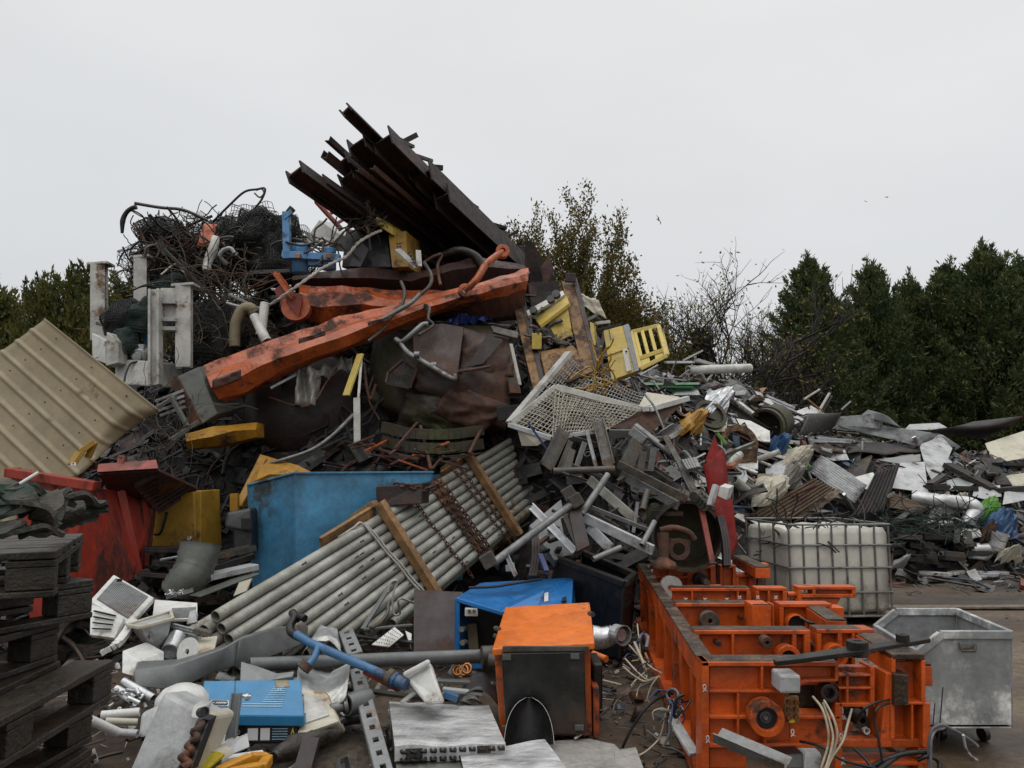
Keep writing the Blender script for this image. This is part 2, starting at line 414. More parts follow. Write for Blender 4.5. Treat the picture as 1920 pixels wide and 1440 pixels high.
defm('orange_cab', (.86, .19, .010), .40, 0, .14, .03, (.25, .07, .02), .35, (.42, .085, .012), bump=.06, sc=4)
defm('orange_side', (.60, .11, .010), .45, 0, .2, .2, (.08, .03, .015), .3, bump=.1)
defm('orange_frame', (.78, .120, .009), .40, 0, .22, .15, (.10, .04, .018), .45, (.27, .05, .012), bump=.18, sc=5)
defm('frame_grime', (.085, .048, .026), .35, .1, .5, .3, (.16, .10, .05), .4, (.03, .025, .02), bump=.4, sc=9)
defm('orange_dull', (.45, .12, .03), .5)
defm('tan_sheet', (.34, .27, .15), .5, 0, .12, .05, (.22, .16, .09), .35, (.20, .16, .10), bump=.06, sc=3)
defm('tan', (.34, .28, .17), .6, 0, .2, 0, dirt=.3)
defm('wood_dark', (.046, .034, .021), .5, 0, .45, 0, dirt=.4, dcol=(.025, .022, .016), bump=.5, sc=7)
defm('wood_black', (.035, .026, .02), .75, 0, .5, 0, dirt=.3, bump=.5, sc=7)
defm('timber', (.40, .215, .085), .7, 0, .4, .1, (.10, .05, .02), .4, (.06, .03, .015), bump=.4, sc=8)
defm('green', (.02, .20, .05), .42, 0, .25, .05)
defm('green_bright', (.16, .42, .06), .5, 0, .2, 0, dirt=.25)
defm('green_fabric', (.014, .055, .030), .8, 0, .6, .45, (.07, .06, .045), .35, bump=.4, sc=9)
defm('fabric_grey', (.11, .10, .075), .85, 0, .35, 0, dirt=.35, bump=.4, sc=9)
defm('net_green', (.012, .05, .035), .6, 0, .4, 0)
defm('net_dark', (.022, .024, .022), .6, 0, .4, 0)
defm('fibre', (.13, .105, .075), .8, 0, .4, 0)
defm('film', (.30, .28, .25), .35, 0, .25, 0, dirt=.3)
defm('rope', (.50, .47, .42), .8, 0, .2, 0, dirt=.3)
defm('cable_black', (.012, .012, .012), .45, 0, .3, 0)
defm('cable_pale', (.50, .43, .30), .45, 0, .2, 0)
defm('cable_grey', (.20, .19, .21), .45, 0, .25, 0)
defm('tank_plastic', (.58, .56, .49), .42, 0, .12, .10, (.33, .30, .23), .45, (.36, .34, .28), bump=.06, sc=2.2)
defm('skip_galv', (.36, .37, .37), .5, .15, .3, .42, (.56, .56, .53), .5, (.19, .21, .22), bump=.08, sc=2.4)
defm('skip_inside', (.36, .37, .37), .5, .2, .3, .25, (.22, .20, .18), .4, (.25, .15, .14), bump=.1, sc=4)
defm('corr_grey', (.44, .45, .45), .4, .3, .25, .12, (.14, .10, .075), .35, bump=.1)
defm('corr_brown', (.24, .16, .10), .6, .1, .35, .4, (.14, .065, .03), .3, bump=.15)
defm('corr_black', (.028, .022, .02), .6, .1, .4, .3, (.06, .03, .02))
defm('stone', (.40, .38, .35), .65, 0, .25, 0, dirt=.35)
defm('foam', (.55, .51, .40), .8, 0, .18, 0, dirt=.4, bump=.4)
defm('glass_dark', (.030, .034, .032), .3, 0, .5, .35, (.060, .036, .022), .5, (.045, .034, .024), bump=.03, sc=2)
defm('yellow_plastic', (.70, .30, .01), .4, 0, .15, 0)
defm('yellow_tape', (.65, .5, .02), .5)
defm('copper', (.5, .22, .08), .35, .8, .3, 0)
defm('sign_black', (.015, .015, .017), .5, 0, .1, 0, dirt=0, bump=0)
defm('sign_white', (.75, .75, .75), .5, 0, .05, 0, dirt=.1, bump=0)
defm('sign_yellow', (.75, .55, .03), .5, 0, .05, 0, dirt=0, bump=0)
defm('stripe', (.35, .55, .68), .5, 0, .1, 0, dirt=.1, bump=0)
defm('dirt', (.075, .055, .038), .7, 0, .5, .3, (.13, .10, .07), .4, (.03, .024, .018), bump=.6, sc=3)
defm('bird', (.03, .03, .032), .7, 0, .2, 0, dirt=0)
defm('bark', (.05, .04, .03), .85, 0, .4, 0, dirt=.3, bump=.5)
defm('twig', (.055, .045, .036), .8, 0, .3, 0, dirt=0, bump=0)
defm('heap_core', (.010, .008, .007), .7, 0, .6, .3, (.06, .04, .026), .4, (.012, .011, .010), bump=.7, sc=6)  # near-black, the deep shade of the heap's gaps put into the colour
DK = [(.02, .018, .016), (.03, .022, .018), (.06, .03, .02), (.05, .045, .04), (.09, .04, .022), (.015, .014, .014), (.11, .11, .105), (.16, .035, .02), (.06, .05, .035), (.03, .03, .032), (.02, .016, .014), (.12, .06, .025), (.025, .02, .018), (.018, .016, .015)]
RT = [(.28, .28, .27), (.10, .09, .08), (.03, .028, .026), (.42, .41, .39), (.16, .07, .035), (.24, .24, .23), (.05, .04, .034), (.34, .31, .25), (.09, .045, .03), (.55, .54, .52), (.02, .02, .02), (.13, .12, .11), (.28, .06, .03), (.05, .12, .20), (.02, .018, .016), (.07, .055, .04)]
FG = [(.44, .44, .42), (.12, .11, .10), (.03, .028, .026), (.62, .60, .56), (.10, .055, .03), (.25, .25, .24), (.06, .05, .04), (.36, .33, .27), (.18, .17, .16), (.64, .63, .60), (.04, .035, .03)]
DK = [tuple(.58*x for x in c) for c in DK]  # palette deepened to put the shade of the heap's gaps into it
defm('scrap_dark', (.1, .1, .1), .5, .15, .5, 0, dirt=.3, island=DK)
defm('scrap_mixed', (.1, .1, .1), .45, .1, .4, 0, dirt=.25, island=RT)
defm('scrap_pale', (.1, .1, .1), .45, .1, .4, 0, dirt=.3, island=FG)
def leafmat(name, cols, rough=.55):
    m = bpy.data.materials.new(name); m.use_nodes = True; N = m.node_tree.nodes; L = m.node_tree.links; b = N['Principled BSDF']
    g = N.new('ShaderNodeNewGeometry'); rp = N.new('ShaderNodeValToRGB'); el = rp.color_ramp.elements
    el[0].color = cols[0]+(1,); el[1].color = cols[-1]+(1,)
    for i, c in enumerate(cols[1:-1]): q = el.new((i+1)/(len(cols)-1)); q.color = c+(1,)
    tc = N.new('ShaderNodeTexCoord'); n = N.new('ShaderNodeTexNoise'); n.inputs['Scale'].default_value = 1.5; L.new(tc.outputs['Object'], n.inputs['Vector'])  # coarse noise puts light and dark clump shading into the leaf colour
    mm = N.new('ShaderNodeMath'); mm.operation = 'MULTIPLY_ADD'; mm.inputs[1].default_value = .45; L.new(g.outputs['Random Per Island'], mm.inputs[0])
    m2 = N.new('ShaderNodeMapRange'); m2.inputs[1].default_value = .35; m2.inputs[2].default_value = .65; m2.inputs[3].default_value = 0; m2.inputs[4].default_value = .55
    L.new(n.outputs[0], m2.inputs[0]); L.new(m2.outputs[0], mm.inputs[2]); L.new(mm.outputs[0], rp.inputs[0]); L.new(rp.outputs[0], b.inputs['Base Color'])
    b.inputs['Roughness'].default_value = rough; b.inputs['Specular IOR Level'].default_value = .3
    tr = N.new('ShaderNodeBsdfTranslucent'); L.new(rp.outputs[0], tr.inputs[0]); ms = N.new('ShaderNodeMixShader'); ms.inputs[0].default_value = .35
    L.new(b.outputs[0], ms.inputs[1]); L.new(tr.outputs[0], ms.inputs[2]); L.new(ms.outputs[0], N['Material Output'].inputs[0])
    K[name] = m
leafmat('leaf_conifer', [(.024, .038, .017), (.050, .074, .026), (.082, .102, .034), (.13, .12, .04)])
leafmat('leaf_olive', [(.030, .042, .013), (.062, .075, .020), (.11, .105, .025), (.17, .12, .028)])
leafmat('leaf_autumn', [(.026, .032, .009), (.050, .052, .013), (.088, .074, .015), (.16, .105, .018), (.085, .050, .014)])
leafmat('leaf_few', [(.09, .085, .02), (.20, .16, .03), (.06, .05, .02)])
leafmat('leaf_ivy', [(.008, .012, .006), (.016, .024, .008), (.03, .035, .012)])
# ================================================================ ground
def ground_mat(name, cols, sc=.5, wet=.5):
    m = bpy.data.materials.new(name); m.use_nodes = True; N = m.node_tree.nodes; L = m.node_tree.links; b = N['Principled BSDF']
    tc = N.new('ShaderNodeTexCoord')
    def noise(s, d=8, r=.65, st=None):
        n = N.new('ShaderNodeTexNoise'); n.inputs['Scale'].default_value = s; n.inputs['Detail'].default_value = d; n.inputs['Roughness'].default_value = r
        if st:
            mp = N.new('ShaderNodeMapping'); mp.inputs['Scale'].default_value = st; L.new(tc.outputs['Object'], mp.inputs[0]); L.new(mp.outputs[0], n.inputs['Vector'])
        else: L.new(tc.outputs['Object'], n.inputs['Vector'])
        return n.outputs[0]
    rp = N.new('ShaderNodeValToRGB'); el = rp.color_ramp.elements; el[0].position = .3; el[0].color = cols[0]+(1,); el[1].position = .72; el[1].color = cols[-1]+(1,)
    for i, c in enumerate(cols[1:-1]): q = el.new(.3+.42*(i+1)/(len(cols)-1)); q.color = c+(1,)
    L.new(noise(sc, 10, .7, (.45, 1.3, 1)), rp.inputs[0])
    mx = N.new('ShaderNodeMix'); mx.data_type = 'RGBA'; mx.blend_type = 'MULTIPLY'; mx.inputs[0].default_value = 1
    r2 = N.new('ShaderNodeValToRGB'); r2.color_ramp.elements[0].position = .35; r2.color_ramp.elements[0].color = (.55, .5, .45, 1); r2.color_ramp.elements[1].position = .6; r2.color_ramp.elements[1].color = (1.15, 1.12, 1.08, 1)
    L.new(noise(14, 6, .7), r2.inputs[0]); L.new(rp.outputs[0], mx.inputs[6]); L.new(r2.outputs[0], mx.inputs[7]); L.new(mx.outputs[2], b.inputs['Base Color'])
    mr = N.new('ShaderNodeMapRange'); mr.inputs[1].default_value = .38; mr.inputs[2].default_value = .62; mr.inputs[3].default_value = .8-.55*wet; mr.inputs[4].default_value = .85
    L.new(noise(1.1, 5, .6, (.5, 1.4, 1)), mr.inputs[0]); L.new(mr.outputs[0], b.inputs['Roughness'])
    bm = N.new('ShaderNodeBump'); bm.inputs['Strength'].default_value = .5; bm.inputs['Distance'].default_value = .03; L.new(noise(9, 8, .7), bm.inputs['Height']); L.new(bm.outputs[0], b.inputs['Normal'])
    return m
g = MB()
ny, nx = 60, 60
def gx(i): t = i/nx*2-1; return 900*t*abs(t)**2.2+(0 if abs(t) < 1 else 0)
xs = [-900, -300, -100, -50]+[-30+i*.75 for i in range(81)]+[50, 100, 300, 900]
ys = [-300, -60, -15, -6]+[-2+i*.6 for i in range(50)]+[34, 45, 60, 100, 300, 1500]
vs = []
for y in ys:
    for x in xs: vs.append(V((x, y, .02*mnoise.noise(V((x*.4, y*.5, 1))) - .03 if abs(x) < 31 and -3 < y < 29 else -.03)))
k = len(xs)
g.add(vs, [(j*k+i, j*k+i+1, (j+1)*k+i+1, (j+1)*k+i) for j in range(len(ys)-1) for i in range(k-1)], True)
o = build('ground', g, ground_mat('ground_dirt', [(.014, .010, .007), (.042, .027, .015), (.078, .052, .030), (.13, .10, .07)]), V((0, 0, 0))); o['kind'] = 'structure'
c = MB()   # concrete apron of the yard, mud washed over it
c.plate([V((2.2, -3, 0)), V((30, -3, 0)), V((30, 9.3, 0)), V((2.2, 9.1, 0))], .12, Z)
o = build('concrete_yard', c, ground_mat('concrete', [(.026, .017, .009), (.075, .050, .028), (.13, .098, .064), (.195, .165, .125)], .6, .75), V((0, 0, 0))); o['kind'] = 'structure'
c = MB(); c.plate([V((2.2, 9.3, .004)), V((30, 9.5, .004)), V((30, 9.72, .004)), V((2.2, 9.45, .004))], .02, Z); c.noisy(.004)
o = build('concrete_kerb_strip', c, ground_mat('pale_joint', [(.06, .045, .03), (.14, .11, .08), (.24, .21, .17)], 2., .4), V((0, 0, 0))); o['kind'] = 'structure'
# ---------------------------------------------------------------- the heap's buried core, nobody could count it
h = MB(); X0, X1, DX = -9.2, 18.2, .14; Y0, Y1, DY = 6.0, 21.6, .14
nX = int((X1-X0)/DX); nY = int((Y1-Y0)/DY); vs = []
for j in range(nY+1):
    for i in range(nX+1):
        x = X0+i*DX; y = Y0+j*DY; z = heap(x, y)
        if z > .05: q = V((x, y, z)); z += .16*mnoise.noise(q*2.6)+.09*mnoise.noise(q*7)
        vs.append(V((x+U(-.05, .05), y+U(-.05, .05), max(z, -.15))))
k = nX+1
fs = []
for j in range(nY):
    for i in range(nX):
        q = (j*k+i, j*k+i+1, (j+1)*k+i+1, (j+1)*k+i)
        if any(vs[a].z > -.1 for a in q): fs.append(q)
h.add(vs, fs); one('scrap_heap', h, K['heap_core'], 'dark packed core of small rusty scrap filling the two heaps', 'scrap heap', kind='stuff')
# ---------------------------------------------------------------- loose scrap lying on the heaps and the yard
def shard(mb, p, s, n, kind):
    a = V((U(-1, 1), U(-1, 1), U(-.6, .6))).normalized()
    a = (a-n*a.dot(n)*U(.5, 1)).normalized(); b = n.cross(a).normalized(); n2 = a.cross(b)
    if kind < .42:
        mb.bar(p-a*s, p+a*s, s*U(.05, .16), s*U(.03, .10), n)
    elif kind < .58:
        m = p+n*s*U(-.15, .3)+b*s*U(-.3, .3); mb.tube(spline([p-a*s, m, p+a*s], 4), s*U(.03, .09), 6)
    elif kind < .86:
        w = s*U(.25, .8); f = U(-.25, .25)*s; ph = U(0, 6)
        mb.sheet(p-a*s*.6-b*w*.6, p+a*s*.6-b*w*U(.2, .7), p+a*s*U(.3, .7)+b*w*.6, p-a*s*.5+b*w*.5, 3, 3, lambda u, v: f*math.sin(u*3+ph)+f*.5*math.cos(v*4+ph), .006, U(0, 1) < .5)
    else:
        mb.box(p, a*s*U(.2, .5), b*s*U(.15, .35), n*s*U(.08, .25))
def hnorm(x, y):
    e = .15; return V((heap(x-e, y)-heap(x+e, y), heap(x, y-e)-heap(x, y+e), 2*e)).normalized()
def scatter(N, xr, yr, s0, s1, lift, cond=None):
    mb = MB(); c = 0
    while c < N:
        x, y = U(*xr), U(*yr)
        if cond and not cond(x, y): continue
        z = heap(x, y); c += 1
        if z < .05: z = 0; n = Z.copy()
        else: n = hnorm(x, y)
        s = s0+(s1-s0)*rng.random()**2.2
        n = (n+V((U(-.5, .5), U(-.6, .3), U(-.3, .3)))).normalized()
        shard(mb, V((x, y, z))+n*U(0, lift), s, n, rng.random())
    return mb
one('dark_scrap', scatter(5600, (-7.5, 1.6), (6.6, 12.6), .05, .42, .16, lambda x, y: heap(x, y) > .02), K['scrap_dark'], 'small dark rusty scrap packed between the big pieces of the tall heap', 'scrap', kind='stuff')
one('mixed_scrap', scatter(6000, (1.3, 17.), (8.7, 17.), .05, .34, .14, lambda x, y: heap(x, y) > .03), K['scrap_mixed'], 'small mixed white, grey and rusty scrap covering the low right-hand heap', 'scrap', kind='stuff')
def fgc(x, y):
    return (x < -.2 and 4.2 < y < 8.6 and x > -3.6) or (-.5 < x < 1.6 and 6.8 < y < 8.4)
one('litter', scatter(1500, (-3.8, 1.6), (4.0, 8.5), .02, .17, .05, fgc), K['scrap_pale'], 'small pale and dark metal bits littering the wet ground in front of the heap', 'litter', kind='stuff')
def fg2(x, y): return x > .3 and not (1.0 < x < 2.6 and y < 8)
one('yard_litter', scatter(1100, (.3, 16), (3.8, 12.4), .012, .07, .008, fg2), K['scrap_dark'], 'tiny dark chips and twigs strewn over the open yard', 'litter', kind='stuff')
def fg3(x, y): return y > 7.8+.35*x*0
one('foot_litter', scatter(420, (.15, 1.15), (4.2, 7.6), .012, .11, .02, lambda x, y: x < 1.0+(y-4)*.08), K['scrap_mixed'], 'small bits of metal and wire on the mud beside the orange machine', 'litter', kind='stuff')
one('base_litter', scatter(420, (2.6, 16), (10.6, 12.6), .06, .35, .04), K['scrap_mixed'], 'loose bits spilling onto the ground at the foot of the right-hand heap', 'litter', kind='stuff')

# ================================================================ trees
def quads(name, A, mat_):
    A = np.asarray(A, dtype=np.float32); n = len(A); me = bpy.data.meshes.new(name)
    me.vertices.add(n*4); me.vertices.foreach_set('co', A.reshape(-1)); me.loops.add(n*4); me.loops.foreach_set('vertex_index', np.arange(n*4, dtype=np.int32))
    me.polygons.add(n); me.polygons.foreach_set('loop_start', np.arange(n, dtype=np.int32)*4); me.polygons.foreach_set('loop_total', np.full(n, 4, dtype=np.int32))
    me.update(); me.validate(); me.materials.append(mat_); return me
def leafquads(pos, dirs, L, Wd, nr):
    """elongated leaf faces at pos, pointing along dirs"""
    n = len(pos); d = dirs/np.linalg.norm(dirs, axis=1, keepdims=True)
    q = nr.normal(size=(n, 3)); s = np.cross(d, q); s /= np.linalg.norm(s, axis=1, keepdims=True)+1e-6
    L = L[:, None]; Wd = Wd[:, None]
    return np.stack([pos, pos+d*L*.5+s*Wd*.5, pos+d*L, pos+d*L*.45-s*Wd*.5], axis=1)
def conifer_meshes(seed, H, Rad, n, leaf, L0=.30, W0=.10, taper=.7, plumes=150):
    """a stem with upswept feathery plumes; each plume is a cloud of small leaf faces round its own axis"""
    nr = np.random.default_rng(seed); r = random.Random(seed)
    tb = MB(); tb.tube([V((0, 0, 0)), V((.05, 0, H*.4)), V((0, .05, H*.97))], [H*.02, H*.013, .012], 8)
    ps, ds = [], []
    for i in range(plumes):
        t = (i/plumes)**.8; an = i*2.39996+r.uniform(-.5, .5); Rc = Rad*(1-t)**taper*r.uniform(.6, 1.15)
        b0 = np.array([math.cos(an)*Rc*.25, math.sin(an)*Rc*.25, .1+t*H*.88]); out_ = Rc*.75
        L = (.8+.9*(1-t))*r.uniform(.7, 1.4); ax = np.array([math.cos(an)*out_, math.sin(an)*out_, L*.75+.2*out_])
        if i > plumes-4: ax = np.array([r.uniform(-.15, .15), r.uniform(-.15, .15), H*.99-b0[2]-(plumes-1-i)*.25])
        tb.tube([V(b0), V(b0+ax*.5+np.array([0, 0, -.08])), V(b0+ax*.97)], [.035, .02, .005], 3)
        m = int(n/plumes*(.5+.9*(1-t))); u = nr.random(m)**.8; w = (.10+.34*np.sin(np.pi*np.clip(u*.85+.12, 0, 1))**1.2)*(.55+.6*(1-t))*r.uniform(.7, 1.2)*np.where(u > .8, .55, 1)
        ps.append(b0+np.outer(u, ax)+nr.normal(size=(m, 3))*w[:, None]*np.array([.62, .62, .5])+np.outer(-.10*np.sin(u*3.14), [0, 0, 1]))
        ds.append(ax/np.linalg.norm(ax)*.9+nr.normal(size=(m, 3))*.6+np.array([0, 0, .15]))
    ps = np.concatenate(ps); ds = np.concatenate(ds); m = len(ps)
    return tb, quads('crown', leafquads(ps, ds, nr.uniform(.5, 1.5, m)*L0, nr.uniform(.5, 1.4, m)*W0, nr), K[leaf])
def place_tree(name, tb, crown_me, loc, rot, scale, label, group, cat='tree', bark='bark', trunk_me=None):
    t = thing(name, label, cat, V(loc), group); t.rotation_euler = (0, 0, rot); t.scale = scale
    if trunk_me is None:
        me = bpy.data.meshes.new('trunk'); me.from_pydata([tuple(v) for v in tb.v], [], tb.f); me.polygons.foreach_set('use_smooth', tb.s); me.materials.append(K[bark]); trunk_me = me
    a = bpy.data.objects.new('trunk', trunk_me); b = bpy.data.objects.new('crown', crown_me)
    for q in (a, b): COL.objects.link(q); q.parent = t
    return trunk_me
def X(px, d): return (px-960)/F*d
def ztop(py, d): return P(960, py, d).z
con = [conifer_meshes(s, 9, r_, 64000, 'leaf_conifer', .17, .055, .62, 190) for s, r_ in ((3, 3.2), (8, 3.0), (15, 3.5))]
ctm = [None]*3
right = [  # px of the tip, top py, depth, width factor, mesh, label
 (1528, 470, 27, .92, 0, 'dark conifer with a thin pointed leader, next to the bare tree'),
 (1648, 478, 28, .80, 1, 'dark conifer with a narrow domed tip, right of the conifer with the thin leader'),
 (1722, 505, 29, .8, 2, 'dark conifer with a low blunt top in the dip of the tree row'),
 (1796, 482, 28, .95, 1, 'dark broad conifer just left of the tallest conifer'),
 (1866, 446, 27, .95, 0, 'tallest dark conifer of the row, its tip near the right edge of the photo'),
 (1935, 470, 28, 1.1, 2, 'dark conifer cut off by the right edge of the photo'),
 (2060, 450, 28, 1.2, 1, 'dark conifer standing beyond the right edge of the photo')]
for i, (px, py, d, wf, k, lb) in enumerate(right):
    H = ztop(py, d); ctm[k] = place_tree('conifer_tree', con[k][0], con[k][1], (X(px, d), d, 0), 1.3*i, (wf*H/9, wf*H/9, H/9), lb, 'dark conifers behind the right-hand heap', trunk_me=ctm[k])
for i, (px, py, d, wf, k) in enumerate([(1590, 560, 31, 1.1, 2), (1700, 560, 32, 1.2, 0), (1850, 540, 32, 1.3, 1)]):
    H = ztop(py, d); place_tree('conifer_tree', con[k][0], con[k][1], (X(px, d), d, 0), 2.1*i+.5, (wf*H/9, wf*H/9, H/9), ['shorter conifer filling the gap behind the two leftmost conifers of the row', 'shorter conifer filling the dip in the middle of the conifer row', 'shorter conifer in the second row below the tallest conifer'][i], 'dark conifers behind the right-hand heap', trunk_me=ctm[k])
oli = [conifer_meshes(s, 6, r_, 24000, 'leaf_olive', .14, .06, .6, 110) for s, r_ in ((21, 2.3), (33, 2.5))]
otm = [None]*2
left = [(-15, 535, 22, 1.0, 0, 'olive green tree cut off by the left edge of the photo'), (68, 512, 21, .62, 1, 'olive green tree with a pointed top above the tan corrugated sheet'),
        (142, 500, 21, .85, 0, 'tallest olive green tree, just left of the white column'), (222, 520, 22, .95, 1, 'yellowing tree seen between the two white columns'), (-120, 470, 23, 1.2, 1, 'olive green tree standing beyond the left edge of the photo'), (330, 560, 24, 1, 0, 'olive green tree hidden behind the wire tangle')]
for i, (px, py, d, wf, k, lb) in enumerate(left):
    H = ztop(py, d); otm[k] = place_tree('olive_green_tree', oli[k][0], oli[k][1], (X(px, d), d, 0), 1.1*i, (wf*H/6, wf*H/6, H/6), lb, 'green trees behind the left side', trunk_me=otm[k])
def branching(seed, H, spread, stems, depth, leafn, leaf, L0, W0, up=.25, thick=.05, split=(2, 4), shoots=0):
    r = random.Random(seed); nr = np.random.default_rng(seed); mb = MB(); tips = []
    def grow(p, d, ln, th, lev):
        pts = [p]; q = p.copy(); n = 4
        for i in range(n):
            d = (d+V((r.gauss(0, .16), r.gauss(0, .16), r.gauss(up*.25, .12)))).normalized(); q = q+d*ln/n; pts.append(q.copy())
            if lev >= 1: tips.append((q.copy(), d.copy(), lev))
            if lev < depth and i >= 1:
                for _ in range(r.randint(*split)-1):
                    a = V((r.gauss(0, 1), r.gauss(0, 1), r.gauss(.25, .6))).normalized()
                    grow(q.copy(), (d*.75+a*.75).normalized(), ln*r.uniform(.45, .72), th*.55, lev+1)
        mb.tube(pts, [th*(1-.55*i/n) for i in range(n+1)], 6 if lev == 0 else (4 if lev < 2 else 3))
    for s in range(stems):
        a = 6.283*s/stems+r.uniform(-.4, .4); d = V((math.cos(a)*spread*r.uniform(.3, 1), math.sin(a)*spread*r.uniform(.3, 1), 1)).normalized()
        grow(V((math.cos(a)*.15, math.sin(a)*.15, 0)), d, H*r.uniform(.55, .75), thick*r.uniform(.7, 1.1), 0)
    k = len(tips); wz = np.array([max(.3, t_[0].z)**1.6 for t_ in tips]); idx = nr.choice(k, leafn, p=wz/wz.sum())
    pos = np.array([tuple(tips[i][0]) for i in idx])+nr.normal(size=(leafn, 3))*.16
    dr = np.array([tuple(tips[i][1]) for i in idx])*.6+nr.normal(size=(leafn, 3))*.7
    A = leafquads(pos, dr, nr.uniform(.6, 1.3, leafn)*L0, nr.uniform(.6, 1.3, leafn)*W0, nr)
    zm = max(v.z for v in mb.v); return mb, quads('crown', A, K[leaf]), zm
tb, cm, zm = branching(5, 8.5, .50, 17, 3, 110000, 'leaf_autumn', .18, .085, .55, .06, (2, 3))
d = 22; H = ztop(352, d); tm = place_tree('autumn_tree', tb, cm, (X(1008, d), d, 0), .4, (H/zm*.78, H/zm*.78, H/zm), 'loose autumn tree with brown and yellow leaves rising behind the tall heap', None, bark='twig')
d = 22.6; place_tree('autumn_tree', tb, cm, (X(1072, d), d, 0), 5.3, (H/zm*.74, H/zm*.74, H/zm*.86), 'broad autumn tree filling the gap between the two taller brown-leaved trees', None, bark='twig', trunk_me=tm)
d = 24; place_tree('autumn_tree', tb, cm, (X(1130, d), d, 0), 2.6, (H/zm*.74, H/zm*.74, H/zm*.78), 'smaller brown-leaved tree behind the yellow cage, right of the tallest autumn tree', None, bark='twig', trunk_me=tm)
d = 23.5; place_tree('autumn_tree', tb, cm, (X(965, d), d, 0), 4.1, (H/zm*.6, H/zm*.6, H/zm*.85), 'slim autumn tree whose top shows just right of the steel beams', None, bark='twig', trunk_me=tm)
d = 24.5; place_tree('autumn_tree', tb, cm, (X(1185, d), d, 0), 1.2, (H/zm*.62, H/zm*.62, H/zm*.66), 'lowest brown-leaved tree, just left of the bare tree', None, bark='twig', trunk_me=tm)
tb, cm, zm = branching(12, 7, .75, 8, 4, 2200, 'leaf_few', .15, .075, .30, .15, (2, 3))
d = 25; H = ztop(490, d); tm = place_tree('bare_tree', tb, cm, (X(1335, d), d, 0), 0, (H/zm*1.1, H/zm*1.1, H/zm*1.02), 'nearly bare tree with a few yellow leaves against the sky', None, bark='twig')
d = 26; place_tree('bare_tree', tb, cm, (X(1425, d), d, 0), 2.2, (H/zm*.9, H/zm*.9, H/zm*.85), 'lower bare tree against the leftmost conifer', None, bark='twig', trunk_me=tm)
nr = np.random.default_rng(4); m = 1500
pos = np.stack([nr.normal(size=m)*.42, nr.normal(size=m)*.42, nr.uniform(0, 6.0, m)], 1); pos[:, 0] += .25*np.sin(pos[:, 2]*1.1); pos[:, :2] *= (1.25-.15*pos[:, 2])[:, None]
iv = bpy.data.objects.new('ivy', quads('ivy', leafquads(pos, nr.normal(size=(m, 3))+np.array([0, 0, .2]), nr.uniform(.14, .3, m), nr.uniform(.1, .2, m), nr), K['leaf_ivy'])); COL.objects.link(iv)
iv.location = (X(1318, 24.5), 24.5, .2); setp(iv, 'dark ivy climbing the stem of the bare tree', 'ivy')
iv.scale = (1, 1, .95)
# ---------------------------------------------------------------- three birds far up
def bird(px, py, d, span, bank, head, label):
    c = P(px, py, d); m = MB(); fx = V((math.cos(head), math.sin(head), 0)); rt = Matrix.Rotation(bank, 3, fx) @ V((-fx.y, fx.x, 0)); up = fx.cross(rt)
    L = span*.42
    m.tube([c-fx*L*.62, c-fx*L*.4, c, c+fx*L*.32, c+fx*L*.45, c+fx*L*.6], [L*.02, L*.06, L*.13, L*.11, L*.075, L*.012], 8)
    for s in (1, -1):
        a = c+rt*s*L*.08; e1 = c+rt*s*span*.24+up*span*.09; e2 = c+rt*s*span*.5+up*span*.02-fx*L*.25
        for q0, q1, w0, w1 in ((a, e1, .30, .26), (e1, e2, .26, .04)):
            m.hexa([q0-fx*L*w0, q1-fx*L*w1, q1+fx*L*w1*.8, q0+fx*L*w0*.6]+[v+up*.012 for v in (q0-fx*L*w0, q1-fx*L*w1, q1+fx*L*w1*.8, q0+fx*L*w0*.6)])
    m.hexa([c-fx*L*.5-rt*L*.06, c-fx*L*.85-rt*L*.16, c-fx*L*.85+rt*L*.16, c-fx*L*.5+rt*L*.06]+[c-fx*L*.5-rt*L*.06+up*.01, c-fx*L*.85-rt*L*.16+up*.01, c-fx*L*.85+rt*L*.16+up*.01, c-fx*L*.5+rt*L*.06+up*.01])
    one('bird', m, K['bird'], label, 'bird', 'birds in the sky')
bird(1235, 413, 40, .62, 1.15, .9, 'dark bird banking steeply, the nearest one above the bare tree')
bird(1663, 370, 70, .55, .3, .2, 'tiny dark bird gliding level, rightmost of the three')
bird(1623, 378, 75, .4, .5, 1.2, 'tiniest dark speck of a bird, left of the gliding bird')
# ================================================================ steel beams jutting from the top of the tall heap
GB = 'rusty steel beams jutting from the top of the tall heap'
def beam(n, f, w, h, roll, label, kind='i', t=.022, m='beam_rust'):
    pbar('steel_girder', n, f, w, h, m, label, 'girder', GB, kind, R(roll), t=t)
beam((552, 322, 9.0), (880, 556, 12.8), .20, .24, 62, 'dark rusty steel beam, lowest and leftmost of the fan')
beam((598, 345, 9.4), (905, 556, 13), .18, .22, 55, 'dark rusty steel beam just under the lowest left one, half hidden in shade')
beam((606, 296, 9.3), (900, 535, 13), .10, .10, 20, 'short narrow steel channel between the two lowest left beams', 'c', .012)
beam((648, 330, 9.6), (925, 545, 13), .24, .22, 60, 'dark steel beam in the middle of the underside of the fan')
beam((617, 264, 9.6), (905, 525, 13), .08, .07, 10, 'thin steel angle poking out left below the second highest beam end', 'l', .012)
beam((640, 302, 9.5), (920, 535, 13), .22, .20, 58, 'dark steel beam with a square end under the wide flanged beam')
beam((668, 268, 9.4), (955, 528, 13), .30, .26, 66, 'wide flanged steel beam with its pointed flange corner turned up at left')
beam((716, 262, 9.4), (985, 528, 13), .32, .28, 66, 'broad steel beam whose tall right flange corner points at the sky')
beam((648, 206, 8.9), (930, 480, 13), .15, .14, 50, 'highest steel beam of the fan, narrow, reaching furthest into the sky')
beam((706, 335, 10), (950, 545, 13), .26, .24, 60, 'dark steel beam deep in the shaded middle of the fan')
